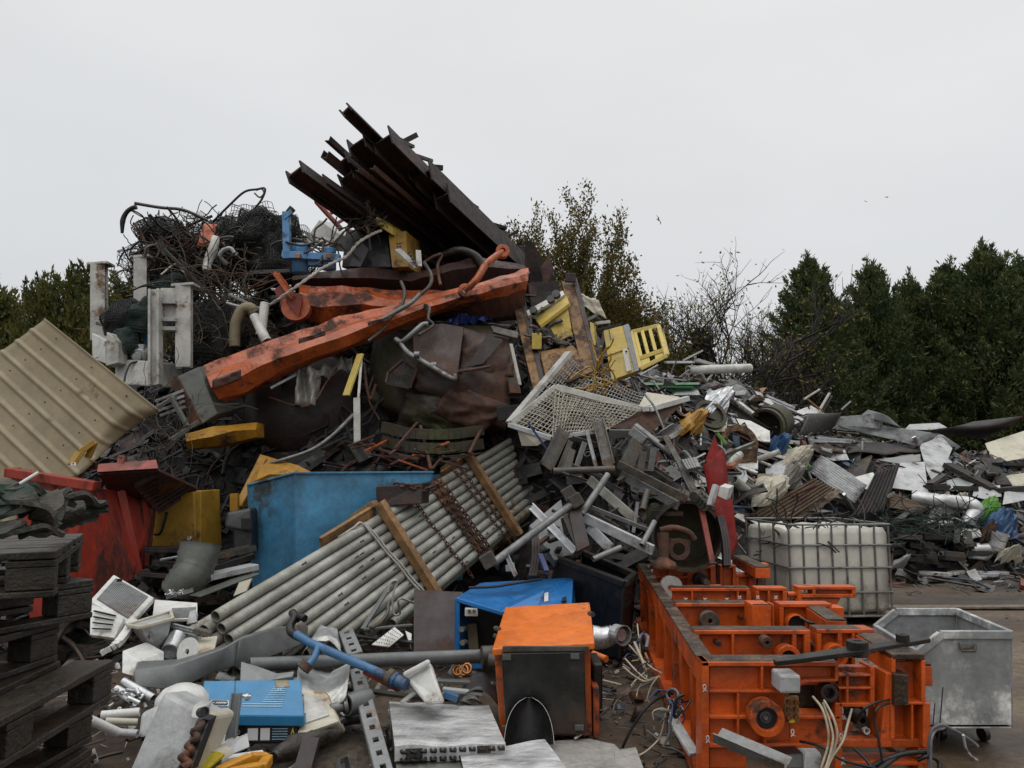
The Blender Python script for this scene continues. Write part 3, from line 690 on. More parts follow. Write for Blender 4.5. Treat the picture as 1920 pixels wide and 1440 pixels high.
beam((752, 330, 10), (975, 545, 13), .26, .24, 64, 'steel beam in the shaded middle, right of the deepest one')
beam((792, 325, 10), (1010, 530, 13.2), .34, .26, 72, 'broad steel beam on the right slope, its end set back from the top')
beam((828, 368, 10.2), (1020, 545, 13.2), .32, .24, 72, 'steel beam lowest on the right slope of the fan')
beam((640, 376, 9.8), (890, 560, 12.6), .20, .2, 58, 'dark steel beam along the bottom edge of the fan above the yellow cover')
beam((700, 318, 9.3), (880, 470, 12), .06, .06, 20, 'thin reddish steel angle lying along the underside of the fan', 'l', .012, 'rust')
beam((672, 322, 9.3), (860, 452, 12), .05, .05, 20, 'second thin reddish steel angle along the underside of the fan', 'l', .012, 'rust')
beam((846, 352, 10.9), (950, 452, 13), .08, .06, 10, 'thin loose steel angle on top of the right slope of the fan', 'l', .012)
beam((880, 400, 11.4), (945, 436, 13), .14, .02, 0, 'pale flat steel strip on the right slope of the fan', 'bar', m='grey_paint')
beam((858, 378, 11.), (882, 412, 11.6), .10, .05, 10, 'short bent bracket standing up on the right slope of the fan', 'l', .012)
for i in range(14):
    f = rng.random(); x, y, d = 735+f*230, 250+f*220, 9.6+f*3; a = U(-.5, .9)
    pbar('steel_offcut', (x, y, d), (x+U(18, 46)*math.cos(a), y+U(18, 46)*math.sin(a), d+U(0, .4)), U(.03, .10), U(.03, .08), rng.choice(['beam_rust', 'beam_rust', 'boom_dark', 'galv_dark']), 'short loose steel offcut lying along the upper right slope of the beams', 'steel offcut', 'loose steel offcuts on the beams', 'l', t=.012)
for pts, lb in (([(985, 448, 12.1), (1000, 455, 12.1), (1040, 520, 12.3), (1030, 575, 12.3), (985, 535, 12.2)], 'dark torn steel plate standing right of the beams'),
                ([(1014, 500, 12.), (1030, 478, 12), (1038, 505, 12), (1022, 540, 12)], 'small dark red steel plate beside the torn dark plate'),
                ([(990, 530, 11.6), (1045, 525, 11.8), (1060, 600, 11.8), (1000, 610, 11.4)], 'dark plate in the shade below the torn steel plates')):
    pplate('steel_plate', pts, .03, 'boom_dark' if 'red' in lb else 'beam_rust', lb, 'steel plate', 'torn steel plates right of the beams', noise_=.03)
# ================================================================ orange crane booms
def band(name, secs, m, label, cat, back=.3, sub=6, amp=.02, seed=0., group=None, sm=False):
    """crumpled box section: secs = (px, (y at each facet edge...), (depth at each edge...))"""
    L = []
    for x, ys, ds in secs:
        if isinstance(x, (int, float)): x = [x]*len(ys)
        fr = [P(a, y, d) for a, y, d in zip(x, ys, ds)]
        L.append(fr+[fr[-1]+V((0, back, .0)), fr[0]+V((0, back, 0))])
    mb = MB(); mb.loft(L, sm, sub); mb.noisy(amp, 3.5, seed)
    return one(name, mb, K[m], label, cat, group)
def L5(x, y0, y1, y2, y3, d, st):
    """stepped angle section: set-back upper flange, step, lower flange, underside"""
    return (x, (y0, y1, y1+4, y2, y3), (d, d-.06, d-.06-st, d-.10-st, d+.02-st))
band('crane_boom', [L5((380, 386, 386, 396, 410), 684, 704, 728, 752, 9.0, .26), L5((450, 452, 452, 456, 462), 660, 680, 704, 732, 9.05, .26), L5((520, 520, 520, 520, 520), 634, 652, 672, 700, 9.1, .25), L5((640, 645, 645, 650, 655), 594, 610, 626, 648, 9.3, .22),
     L5((740, 745, 745, 750, 760), 571, 583, 595, 606, 9.5, .18), L5((800, 810, 810, 815, 820), 551, 560, 572, 582, 9.7, .14), L5(885, 534, 540, 553, 568, 9.75, .12), L5((990, 992, 992, 992, 985), 503, 510, 527, 548, 10.2, .16)],
     'boom_orange', 'long crumpled orange crane boom sloping down to the left across the tall heap', 'crane boom', .22, 8, .03)
o_ = bpy.data.objects['crane_boom']
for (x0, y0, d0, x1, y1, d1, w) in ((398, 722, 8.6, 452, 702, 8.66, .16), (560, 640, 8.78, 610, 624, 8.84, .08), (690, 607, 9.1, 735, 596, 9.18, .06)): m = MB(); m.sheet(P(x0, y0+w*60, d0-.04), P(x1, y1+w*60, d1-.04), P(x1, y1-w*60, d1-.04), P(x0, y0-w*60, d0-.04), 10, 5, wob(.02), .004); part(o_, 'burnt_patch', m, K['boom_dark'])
t = thing('crane_boom', 'shorter crumpled orange crane boom with a round eye at its left end', 'crane boom', P(560, 590, 10.))
def bandpart(parent, name, secs, m, back=.3, sub=6, amp=.02, seed=0.):
    L = []
    for x, ys, ds in secs:
        if isinstance(x, (int, float)): x = [x]*len(ys)
        fr = [P(a, y, d) for a, y, d in zip(x, ys, ds)]; L.append(fr+[fr[-1]+V((0, back, 0)), fr[0]+V((0, back, 0))])
    mb = MB(); mb.loft(L, False, sub); mb.noisy(amp, 3.5, seed); return part(parent, name, mb, K[m])
bandpart(t, 'boom_body', [((560, 560, 565, 575), (535, 548, 572, 600), (10.1, 9.8, 9.75, 9.9)), (600, (535, 552, 575, 604), (10, 9.75, 9.65, 9.8)), (680, (538, 556, 574, 598), (10, 9.8, 9.7, 9.85)), (760, (545, 560, 572, 590), (10.05, 9.85, 9.8, 9.9)), (830, (545, 556, 566, 580), (10.1, 9.95, 9.9, 10))], 'boom_orange', .2, 8, .04)
bandpart(t, 'torn_top_plate', [(548, (518, 526, 540), (10.3, 10.2, 10.3)), (620, (506, 520, 548), (10.3, 10.2, 10.4)), (700, (503, 522, 556), (10.3, 10.2, 10.45)), (770, (512, 526, 560), (10.3, 10.15, 10.45)), (830, (500, 512, 556), (10.3, 10.2, 10.45)), (890, (480, 500, 545), (10.4, 10.3, 10.5)), (985, (498, 506, 530), (10.6, 10.5, 10.6))], 'boom_dark', .12, 6, .03, 5)
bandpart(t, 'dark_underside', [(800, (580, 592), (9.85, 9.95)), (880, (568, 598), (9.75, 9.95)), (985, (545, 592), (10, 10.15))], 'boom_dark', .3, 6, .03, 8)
m = MB(); c = P(556, 578, 9.55); m.disc(c, (.1, -1, .1), .175, .14, 24); part(t, 'boom_eye', m, K['boom_orange'], .01)
m = MB(); m.plate([P(512, 545, 9.5), P(535, 525, 9.5), P(552, 552, 9.5), P(530, 572, 9.5)], .05); m.plate([P(533, 552, 9.42), P(568, 562, 9.42), P(560, 592, 9.42), P(548, 578, 9.42)], .04); m.noisy(.02); part(t, 'torn_flange', m, K['red_pink'])
m = MB(); m.cbeam(P(515, 515, 9.5), P(548, 562, 9.4), .08, .05); part(t, 'boom_rib', m, K['boom_orange'])
# hydraulic link with two eyes
t = thing('hydraulic_link', 'rusty orange link arm with a round eye at each end lying over the crane boom', 'link arm', P(872, 548, 9.3))
a, b = P(872, 546, 9.28), P(942, 472, 9.5)
m = MB(); m.tube(spline([a, P(895, 522, 9.25), P(912, 495, 9.35), b], 5), .045, 10); part(t, 'rod', m, K['boom_orange'])
for p_ in (a, b):
    m = MB(); m.disc(p_, (.15, -1, .1), .085, .09, 24, .035); part(t, 'eye', m, K['boom_orange'], .006)
# ================================================================ things round the top
t = thing('machine_cover', 'black machine with a yellow side cover wedged under the beams', 'machine cover', P(742, 500, 10.2))
m = MB(); m.hexa([P(735, 502, 10), P(765, 500, 10.1), P(761, 432, 10.3), P(728, 440, 10.2)]+[p+V((.1, .7, .05)) for p in (P(735, 502, 10), P(765, 500, 10.1), P(761, 432, 10.3), P(728, 440, 10.2))]); part(t, 'side_cover', m, K['cab_yellow'], .01)
m = MB(); m.hexa([P(700, 418, 10.1), P(735, 440, 10.1), P(737, 428, 10.1), P(706, 406, 10.1)]+[p+V((.15, .7, .1)) for p in (P(700, 418, 10.1), P(735, 440, 10.1), P(737, 428, 10.1), P(706, 406, 10.1))]); part(t, 'top_cover', m, K['yellow'], .01)
m = MB(); m.hexa([P(640, 502, 10.3), P(736, 502, 10.3), P(728, 440, 10.4), P(648, 428, 10.4)]+[p+V((.1, .8, .1)) for p in (P(640, 502, 10.3), P(736, 502, 10.3), P(728, 440, 10.4), P(648, 428, 10.4))]); part(t, 'housing', m, K['black'], .02)
m = MB(); m.plate([P(655, 498, 10.1), P(676, 500, 10.1), P(692, 468, 10.15), P(680, 456, 10.15), P(664, 470, 10.15)], .03); part(t, 'flap', m, K['dark_plastic'])
m = MB()
for x in (-1, 1): m.bar(P(747+x*2.5, 458, 10.0), P(749+x*2.5, 468, 10.0), .012, .01)
m.bar(P(743, 457, 10.), P(754, 456, 10.), .012, .01); m.bar(P(744, 463, 10.), P(753, 462, 10.), .01, .01); part(t, 'stencil_mark', m, K['sign_black'])
m = MB(); wires(m, P(672, 420, 10.05), 26, (.16, .1, .09), .012, .35); part(t, 'hose_bundle', m, K['galv_dark'])
t = thing('knob_bracket', 'white steel bracket with round black knobs below the yellow cover', 'bracket', P(770, 500, 9.9))
m = MB(); m.bar(P(745, 468, 9.9), P(782, 502, 9.8), .10, .03, Z, .5); m.bar(P(784, 470, 9.9), P(786, 500, 9.8), .07, .03); part(t, 'frame', m, K['white'], .004)
for i in range(5):
    m = MB(); m.disc(P(766+i*3.6, 472+i*6.2, 9.78), (0, -1, .2), .02, .03, 12); part(t, 'knob', m, K['black'])
for i, (pts, r, mt, lb) in enumerate([
    ([(752, 528, 9.5), (758, 545, 9.4), (757, 562, 9.35), (745, 590, 9.3), (715, 620, 9.2), (690, 640, 9.1)], .022, 'galv_dark', 'grey bent pipe curving down over the crane boom left of the forked pipe'),
    ([(795, 492, 9.7), (808, 515, 9.5), (806, 535, 9.4), (785, 555, 9.35), (762, 572, 9.3)], .024, 'galv_dark', 'grey bent pipe with a raised end above the crane boom'),
    ([(786, 552, 9.3), (770, 568, 9.2), (742, 585, 9.2), (712, 602, 9.2)], .03, 'galv', 'thick pale grey pipe stub lying along the crane boom'),
    ([(795, 492, 10), (815, 480, 10), (828, 478, 10.1), (820, 500, 10), (826, 535, 9.7)], .02, 'rust', 'thin rusty hooked pipe under the beams'),
    ([(800, 582, 9.4), (797, 572, 9.4), (805, 578, 9.3), (803, 598, 9.2), (812, 610, 9.2), (785, 628, 9.1)], .02, 'galv_dark', 'small bent grey pipe on top of the brown tank'),
    ([(828, 480, 10.4), (860, 470, 10.3), (890, 480, 10.3), (905, 500, 10.3)], .06, 'dark_steel', 'dark curved tube arching above the crumpled boom')]):
    ppipe('bent_pipe', pts, r, mt, lb, 'pipe', 'bent pipes on the crane booms', hollow=.7)
# blue lifting frame with two cylinders
t = thing('lifting_gear', 'light blue steel frame with two upright cylinders on top of the heap', 'blue frame', P(585, 515, 10))
m = MB(); m.bar(P(537, 398, 9.9), P(539, 486, 9.9), .09, .10); m.bar(P(530, 478, 9.9), P(638, 484, 9.9), .10, .09); m.plate([P(530, 402, 9.84), P(545, 392, 9.84), P(548, 400, 9.84), P(533, 412, 9.84)], .05); part(t, 'bracket_frame', m, K['blue_light'], .006)
m = MB(); m.bar(P(541, 400, 9.9), P(549, 390, 9.9), .10, .06); part(t, 'end_cap', m, K['black'])
for x, y0, y1, r in ((563, 458, 512, .11), (616, 465, 505, .10)):
    m = MB(); m.lathe(P(x, y1, 10.05), P(x, y0, 10.05), [(0, r), (.9, r), (.98, r*.85), (1, r*.3)], 20); part(t, 'cylinder', m, K['blue_light'])
m = MB(); m.box(P(592, 491, 10), (.09, 0, 0), (0, .06, 0), (0, 0, .06)); part(t, 'valve_block', m, K['blue_light'], .01)
for x in (559, 616): m = MB(); m.box(P(x, 480, 9.82), (.03, 0, 0), (0, .02, 0), (0, 0, .03)); part(t, 'clamp', m, K['copper'], .004)
m = MB(); wires(m, P(600, 455, 10), 22, (.28, .08, .05), .014, .4); part(t, 'hose_bundle', m, K['galv_dark'])
m = MB(); q = [P(570, 452, 10.7), P(620, 470, 10.7), P(637, 440, 10.8), P(598, 412, 10.8)]; m.hexa(q+[p+V((.1, .5, .12)) for p in q]); one('metal_box', m, K['white'], 'dented white metal box lying behind the blue frame', 'box', bevel=.01)
# red ladder-like guard frame
m = MB()
L = [P(593, 378, 10.6), P(640, 430, 10.6)]; Rr = [P(612, 368, 10.9), P(660, 418, 10.9)]
for a, b in ((L[0], L[1]), (Rr[0], Rr[1])): m.tube([a, b], .035, 8)
m.tube(spline([L[0], L[0]+V((0, .05, .05)), Rr[0]], 4), .03, 8)
for f in (.48, .8): m.tube([L[0].lerp(L[1], f), Rr[0].lerp(Rr[1], f)], .025, 8)
one('tubular_guard', m, K['red_pink'], 'faded red tubular guard frame leaning left of the steel beams', 'guard')
m = MB(); pts = [(475, 582, 9.6), (505, 572, 9.5), (545, 545, 9.3), (580, 520, 9.3), (600, 505, 9.4), (625, 492, 9.5), (650, 480, 9.6), (672, 455, 9.8), (700, 438, 9.9), (715, 432, 10)]
for k_ in (0, math.pi):
    q = spline([P(*p) for p in pts], 10); m.tube([p+V((math.cos(i*.9+k_)*.009, 0, math.sin(i*.9+k_)*.009)) for i, p in enumerate(q)], .014, 5)
one('rope', m, K['rope'], 'pale twisted rope hanging across the upper left of the heap', 'rope')
# crumpled blue tarpaulin
m = MB(); m.sheet(P(836, 612, 9.9), P(925, 604, 10), P(910, 575, 10.3), P(862, 570, 10.3), 16, 12, lambda u, v: .28*math.sin(u*math.pi)*math.sin(v*math.pi)+.16*abs(mnoise.noise(V((u*5, v*5, 3))))+.06*mnoise.noise(V((u*11, v*11, 1))), .01, False)
one('tarpaulin', m, K['blue_tarp'], 'crumpled dark blue tarpaulin tucked under the orange boom', 'tarpaulin')
# ================================================================ wire and bar tangle, upper left
m = MB()
wires(m, P(370, 495, 10.6), 330, (.7, .35, .36), .008, .55, .6, 7)
wires(m, P(330, 455, 10.7), 60, (.42, .25, .2), .009, .5, .55, 7)
wires(m, P(330, 545, 10.3), 50, (.4, .2, .35), .011, .6, .45)
one('wire_tangle', m, K['dark_steel'], 'dense tangle of dark wire and thin bars topping the left of the heap', 'wire tangle', kind='stuff')
m = MB(); wires(m, P(350, 500, 10.4), 60, (.6, .2, .32), .012, .5, .5); wires(m, P(420, 560, 10.2), 30, (.4, .2, .3), .012, .5, .4); one('rusty_rod_tangle', m, K['rust'], 'rusty brown thin rods mixed into the dark wire tangle', 'rod tangle', kind='stuff')
m = MB(); wires(m, P(360, 490, 10.3), 26, (.6, .2, .3), .013, .55, .45); wires(m, P(430, 500, 10.4), 16, (.3, .2, .25), .015, .4, .5)
one('tube_tangle', m, K['galv_dark'], 'grey and rusty bent tubes mixed into the dark wire tangle', 'wire tangle', kind='stuff')
m = MB(); wires(m, P(395, 620, 9.9), 150, (.45, .25, .6), .006, .9, .6); wires(m, P(450, 610, 9.9), 60, (.25, .2, .4), .006, .6, .6)
one('fibre_tangle', m, K['fibre'], 'straw-coloured strings and fibres hanging below the wire tangle', 'string tangle', kind='stuff')
def mound(c, rx, ry, rz, n, r, mt, label, nm, skip=0.):
    """net draped over a hump"""
    mb = MB(); seed = U(0, 50); n = int(n*1.5); r *= .7
    def pt(a, e):
        q = V((math.cos(a)*math.cos(e)*rx, math.sin(a)*math.cos(e)*ry, math.sin(e)*rz)); f = 1+.45*mnoise.noise(q*2.2+V((seed, 0, 0)))+.35*mnoise.noise(q*6+V((seed, 3, 0)))+.12*mnoise.noise(q*16); return c+q*f
    for i in range(n):
        a = 2*math.pi*i/n; mb.tube([pt(a+.25*math.sin(k*.4), -.5+k*.15) for k in range(14)], r, 3)
        mb.tube([pt(a+k*.09, -.5+k*.15) for k in range(14)], r, 3)
    ip = [[c+(pt(2*math.pi*k/22, -.5+j*.22)-c)*.8 for k in range(22)] for j in range(10)]; mb.loft(ip, True)
    for j in range(n//3): mb.tube([pt(2*math.pi*k/28, -.5+2*j/(n//3)) for k in range(29)], r, 3)
    return one(nm, mb, K[mt], label, 'net')
for (x, y, d, s, n, r, mt, lb) in [
    (470, 475, 10.9, (.62, .5, .5), 70, .007, 'net_dark', 'dark grey netting draped in a hump left of the blue frame'),
    (515, 500, 10.7, (.5, .4, .6), 60, .007, 'net_dark', 'dark netting behind the blue frame post'),
    (305, 445, 10.9, (.28, .3, .22), 36, .006, 'net_dark', 'small bundle of grey netting at the left edge of the wire tangle'),
    (232, 610, 9.6, (.22, .25, .26), 40, .006, 'net_dark', 'brown fishing net bundle between the white columns'),
    (262, 600, 9.5, (.2, .2, .3), 40, .006, 'net_green', 'green net hanging beside the brown net bundle'),
    (240, 650, 9.4, (.16, .2, .22), 34, .007, 'net_green', 'dark green net hanging in the white machine frame'),
    (330, 560, 10.2, (.3, .25, .3), 40, .007, 'net_green', 'dark green net under the wire tangle'),
    (400, 640, 9.9, (.42, .3, .5), 50, .006, 'net_dark', 'brownish net sagging right of the white machine frame')]:
    mound(P(x, y, d), *s, n, r, mt, lb, 'net')
def hang(u, v): return .12*mnoise.noise(V((u*3, v*3, 1)))
mound(P(452, 478, 11.2), .8, .5, .52, 60, .006, 'net_dark', 'large dark hump of netting behind the wire tangle', 'net'); mound(P(340, 500, 11.1), .62, .45, .46, 50, .006, 'net_dark', 'dark bundle of netting filling the left of the wire tangle', 'net')
m = net([(420, 415, 10.8), (535, 430, 10.8), (510, 380, 11.1), (440, 385, 11.1)], 16, 9, .005, hang, .1); one('wire_mesh', m, K['galv_dark'], 'torn wire mesh standing up against the sky left of the blue frame', 'wire mesh')
m = net([(525, 440, 10.6), (600, 465, 10.6), (580, 430, 10.9), (530, 405, 10.9)], 14, 9, .005, hang, .15); one('wire_mesh', m, K['galv_dark'], 'rolled end of wire mesh behind the blue frame', 'wire mesh')
m = net([(335, 425, 10.8), (385, 420, 10.8), (380, 400, 11), (345, 398, 11)], 12, 7, .004, hang, .1); one('wire_mesh', m, K['galv_dark'], 'small piece of wire mesh above the middle of the wire tangle', 'wire mesh')
for pts, r, mt, lb, nm in [
    ([(229, 437, 10), (230, 415, 10), (236, 400, 10), (246, 391, 10), (256, 388, 10)], [.02, .035, .03, .03, .035], 'dark_steel', 'short bent dark hose end sticking out left into the sky', 'bent_bar'),
    ([(252, 381, 10.3), (300, 389, 10.4), (345, 394, 10.5), (390, 414, 10.6)], .022, 'galv_dark', 'long thin bar reaching left over the wire tangle', 'bent_bar'),
    ([(390, 425, 10.6), (430, 385, 10.6), (458, 360, 10.6), (482, 355, 10.6), (497, 354, 10.6), (490, 375, 10.6), (470, 400, 10.6), (452, 425, 10.5), (440, 460, 10.4), (432, 500, 10.3)], .016, 'dark_steel', 'tall bent bar looping against the sky above the wire tangle', 'bent_bar'),
    ([(477, 362, 10.6), (487, 370, 10.6), (495, 362, 10.6), (490, 354, 10.6), (480, 357, 10.6)], .012, 'galv_dark', 'little wire ring at the top of the tall looping bar', 'wire_ring'),
    ([(246, 395, 10.2), (270, 408, 10.3), (300, 415, 10.4), (345, 440, 10.5)], .008, 'dark_steel', 'thin sagging wire at the left edge of the wire tangle', 'wire'),
    ([(280, 402, 10.3), (305, 428, 10.4), (335, 440, 10.5), (370, 450, 10.5)], .022, 'dark_steel', 'twisted dark bar rising left out of the wire tangle', 'bent_bar'),
    ([(245, 478, 10.2), (275, 466, 10.3), (310, 450, 10.4), (360, 420, 10.6), (398, 405, 10.7)], .02, 'dark_steel', 'dark bar lying along the upper left slope of the wire tangle', 'bent_bar'),
    ([(272, 480, 10), (275, 465, 10), (290, 460, 10.1), (300, 470, 10.1), (290, 490, 10.1)], .02, 'galv_dark', 'hooked grey tube at the left tip of the wire tangle', 'bent_bar'),
    ([(425, 495, 10.2), (412, 482, 10.1), (418, 470, 10.1), (432, 466, 10.1), (440, 475, 10.1)], .03, 'pale_metal', 'pale hooked tube right of the white wrapped pipe', 'bent_bar'),
    ([(302, 515, 9.8), (330, 495, 9.9), (345, 512, 9.9)], .012, 'white', 'thin white strip bending upward above the white frame', 'strip'),
    ([(443, 580, 9.7), (428, 640, 9.6), (415, 660, 9.6)], .012, 'rust', 'thin rusty rod hanging beside the tan hose', 'bent_bar'),
    ([(425, 568, 9.6), (452, 575, 9.5), (480, 578, 9.5), (510, 570, 9.5)], .016, 'pale_metal', 'pale cable running right towards the orange boom', 'cable')]:
    ppipe(nm, pts, r, mt, lb, nm.replace('_', ' '), None, 6)
pbar('steel_bar', (308, 468, 9.9), (415, 572, 9.7), .05, .04, 'dark_steel', 'long dark brown bar slanting down right across the wire tangle', 'steel bar')
pbar('steel_bar', (430, 552, 9.6), (490, 580, 9.5), .05, .03, 'grey_paint', 'grey flat bar pointing right below the dark netting', 'steel bar')
pbar('steel_bar', (470, 512, 10.2), (545, 508, 10.2), .05, .05, 'galv_dark', 'grey bar lying level left of the blue cylinders', 'steel bar')
pbar('steel_bar', (352, 545, 10), (425, 505, 10.1), .03, .03, 'dark_steel', 'thin dark bar sloping up right under the wire tangle', 'steel bar')
pbar('timber_post', (300, 452, 10), (312, 480, 10), .08, .07, 'wood_black', 'short dark timber stub at the left of the wire tangle', 'timber')
m = MB(); q = spline([P(405, 445, 9.9), P(400, 465, 9.85), P(392, 485, 9.85), P(386, 508, 9.8)], 4); m.tube(q, [.05, .055, .06, .06, .065, .065, .06, .06, .055, .055, .05, .06, .05][:len(q)], 10); m.noisy(.012, 12); one('wrapped_pipe', m, K['white'], 'white pipe with torn wrapping hanging in the wire tangle', 'pipe')
m = MB(); m.sheet(P(368, 462, 10.2), P(395, 462, 10.2), P(408, 420, 10.3), P(384, 418, 10.3), 6, 6, wob(.05), .01); one('torn_plate', m, K['boom_orange'], 'torn orange-brown plate in the middle of the wire tangle', 'plate')
# ================================================================ white machine frame with four columns
t = thing('press_machine', 'white painted machine frame with four upright columns at the left end of the heap', 'machine', P(260, 720, 9.2))
for x0, x1, y0, y1, d, cap in ((173, 198, 497, 640, 9.8, 1), (253, 276, 484, 600, 10.1, 1), (282, 301, 543, 722, 9.1, 0), (331, 358, 537, 690, 9.3, 1)):
    m = MB(); a = P((x0+x1)/2, y1, d); b = P((x0+x1)/2, y0, d); w = (x1-x0)/F*d; m.ibeam(a, b, w, w*1.1, .03, V((0, 1, 0)), math.pi/2 if cap == 0 else .3); m.bar(a+V((0, w*.4, 0)), b+V((0, w*.4, 0)), w*.9, .04, V((0, 1, 0))); col_ = part(t, 'column', m, K['white'], .004)
    if cap:
        m = MB(); m.plate([b+V((-w*.65, -w*.6, .01)), b+V((w*.9, -w*.6, .03)), b+V((w*.9, w*.7, .03)), b+V((-w*.65, w*.7, .01))], .03, Z); part(t, 'cap_plate', m, K['white'], .004)
m = MB(); m.hexa(rect(301, 540, 332, 600, 9.2, .06)); part(t, 'cross_plate', m, K['white'], .005)
for y in (562, 595, 612):
    m = MB(); m.hexa(rect(300, y, 328, y+7, 9.12, .14)); part(t, 'slat', m, K['pale_metal'], .003)
m = MB(); q = [P(173, 672, 9.3), P(198, 682, 9.1), P(198, 638, 9.1), P(172, 624, 9.3)]; m.hexa(q+[p+V((.12, .5, .0)) for p in q]); part(t, 'control_box', m, K['white_clean'], .008)
m = MB(); q = [P(198, 686, 9.05), P(222, 680, 9.1), P(222, 640, 9.1), P(200, 622, 9.05)]; m.hexa(q+[p+V((.02, .18, 0)) for p in q]); part(t, 'side_bracket', m, K['white'], .006)
m = MB(); m.cyl(P(258, 668, 9.3), P(274, 660, 9.5), .085, 18); m.cyl(P(256, 669, 9.25), P(258, 668, 9.3), .05, 14); m.box(P(264, 655, 9.4), (.07, 0, 0), (0, .08, 0), (0, 0, .05)); part(t, 'electric_motor', m, K['pale_metal'], .004)
m = MB(); q = [P(214, 720, 9.2), P(300, 726, 9.1), P(296, 678, 9.2), P(216, 672, 9.3)]; m.hexa(q+[p+V((0, .7, .05)) for p in q]); part(t, 'base_box', m, K['white'], .02)
m = MB(); m.tube(spline([P(232, 722, 9.05), P(236, 700, 9.1), P(245, 682, 9.2), P(258, 678, 9.25)], 5), .012, 6); part(t, 'cable', m, K['cable_black'])
m = MB(); m.bar(P(225, 636, 9.5), P(292, 598, 9.5), .08, .05); part(t, 'diagonal_bar', m, K['pale_metal'], .004)
m = MB(); m.cyl(P(182, 606, 9.6), P(200, 612, 9.4), .02, 8); part(t, 'pin', m, K['dark_steel'])
m = MB(); m.box(P(278, 640, 9.6), (.05, 0, 0), (0, .05, 0), (0, 0, .22)); one('gas_bottle_case', m, K['blue_light'], 'narrow light blue case between the white columns', 'case', bevel=.02)
# tan hose, white pipe, grey cabinet
m = MB(); q = spline([P(440, 650, 9.5), P(440, 625, 9.5), P(444, 600, 9.5), P(455, 580, 9.5), P(470, 578, 9.5), P(478, 588, 9.5)], 14); m.tube(q, [.062+.010*(i % 2) for i in range(len(q))], 12, .8); one('ribbed_hose', m, K['tan'], 'tan ribbed hose bent over beside the white pipe', 'hose')
t = thing('plastic_pipe', 'two white plastic pipes joined in a V left of the orange boom', 'pipe', P(490, 640, 9.4))
for a, b in (((497, 568, 9.5), (489, 628, 9.45)), ((476, 592, 9.45), (500, 640, 9.35))): m = MB(); m.cyl(P(*a), P(*b), .055, 14, .062, .85); part(t, 'pipe_length', m, K['white_clean'])
t = thing('metal_cabinet', 'greenish grey metal cabinet tipped over below the left end of the orange boom', 'cabinet', P(370, 790, 8.9))
q = [P(378, 795, 8.75), P(408, 776, 8.8), P(372, 688, 8.9), P(332, 706, 8.85)]; m = MB(); m.hexa(q+[p+V((.16, .45, .12)) for p in q]); part(t, 'case', m, K['grey_green'], .008)
q = [P(362, 802, 8.8), P(378, 795, 8.73), P(332, 706, 8.83), P(318, 716, 8.9)]; m = MB(); m.plate(q, .02); part(t, 'rusty_side', m, K['rust'])
m = MB()
for k_ in range(4): m.bar(P(292+k_*3, 752+k_*9, 8.8), P(345+k_, 732+k_*10, 8.8), .03, .03)
one('rail_profile', m, K['alu'], 'bright slotted aluminium profile left of the tipped grey cabinet', 'profile')
for a, b, lb in (((283, 772, 8.6), (330, 742, 8.8), 'dark grey bar propped left of the tipped cabinet'), ((320, 742, 8.6), (352, 800, 8.5), 'dark grey bar slanting down left of the yellow digger arm'), ((318, 826, 8.4), (372, 790, 8.6), 'dark flat bar lying between the tan sheet and the yellow digger arm')):
    pbar('steel_bar', a, b, .05, .04, 'grey_green', lb, 'steel bar')
m = MB(); wires(m, P(290, 800, 8.3), 26, (.3, .15, .3), .003, .8, .7, 7); wires(m, P(275, 850, 8.), 24, (.2, .1, .12), .003, .6, .9, 8); one('wire_loops', m, K['galv_dark'], 'loops of thin loose wire hanging right of the tan sheet', 'wire', kind='stuff')
# ================================================================ middle of the tall heap
t = thing('rusty_tank', 'big crushed rusty brown tank with folded plates in the middle of the tall heap', 'tank', P(830, 815, 9.6))
m = MB(); c = P(832, 715, 10.25); m.lathe(c+V((-.85, 0, 0)), c+V((.85, 0, 0)), [(0, .62), (.08, .74), (.5, .78), (.92, .74), (1, .62)], 20); m.noisy(.05, 2); part(t, 'shell', m, K['rust_moss'])
def facet(name, pts, mt, nz=.012, th=.03):
    m = MB(); q = [P(*p) for p in pts]; m.plate(q, th); m.noisy(nz, 2.5); part(t, name, m, K[mt], .006)
def dented(name, c, bulge, mt, seed, nu=18, nv=18, crease=.05):
    m = MB(); m.sheet(*[P(*p) for p in c], nu, nv, lambda u, v: bulge*math.sin(u*math.pi)**.7*math.sin(v*math.pi)**.7-crease*abs(mnoise.noise(V((u*2.2, v*2.2, seed))))*2+.02*mnoise.noise(V((u*6, v*6, seed))), .02); part(t, name, m, K[mt])
dented('mossy_plate', [(688, 748, 9.6), (832, 816, 9.3), (786, 640, 9.55), (732, 598, 9.9)], .16, 'rust_moss', 3)
dented('mossy_plate', [(742, 800, 9.4), (900, 815, 9.35), (860, 750, 9.2), (760, 735, 9.3)], .08, 'rust_moss', 5)
m = MB(); m.plate([P(724, 718, 9.2), P(768, 727, 9.12), P(781, 690, 9.15), P(755, 674, 9.25), P(728, 698, 9.28)], .02); part(t, 'opening_shade', m, K['heap_core'])  # dark plate on the tank, painted as the shade in a hole
m = MB(); q = [P(724, 718, 9.19), P(768, 727, 9.11), P(781, 690, 9.14), P(755, 674, 9.24), P(728, 698, 9.27)]; [m.bar(u_, w_, .025, .03) for u_, w_ in zip(q, q[1:]+q[:1])]; part(t, 'opening_rim', m, K['rust_tank'])
dented('front_plate', [(772, 728, 9.25), (948, 804, 9.25), (964, 682, 9.4), (790, 645, 9.4)], .20, 'rust_tank', 9, 22, 18, .06)
dented('front_plate', [(800, 776, 9.24), (905, 812, 9.2), (955, 760, 9.2), (850, 720, 9.15)], .08, 'rust_tank', 12)
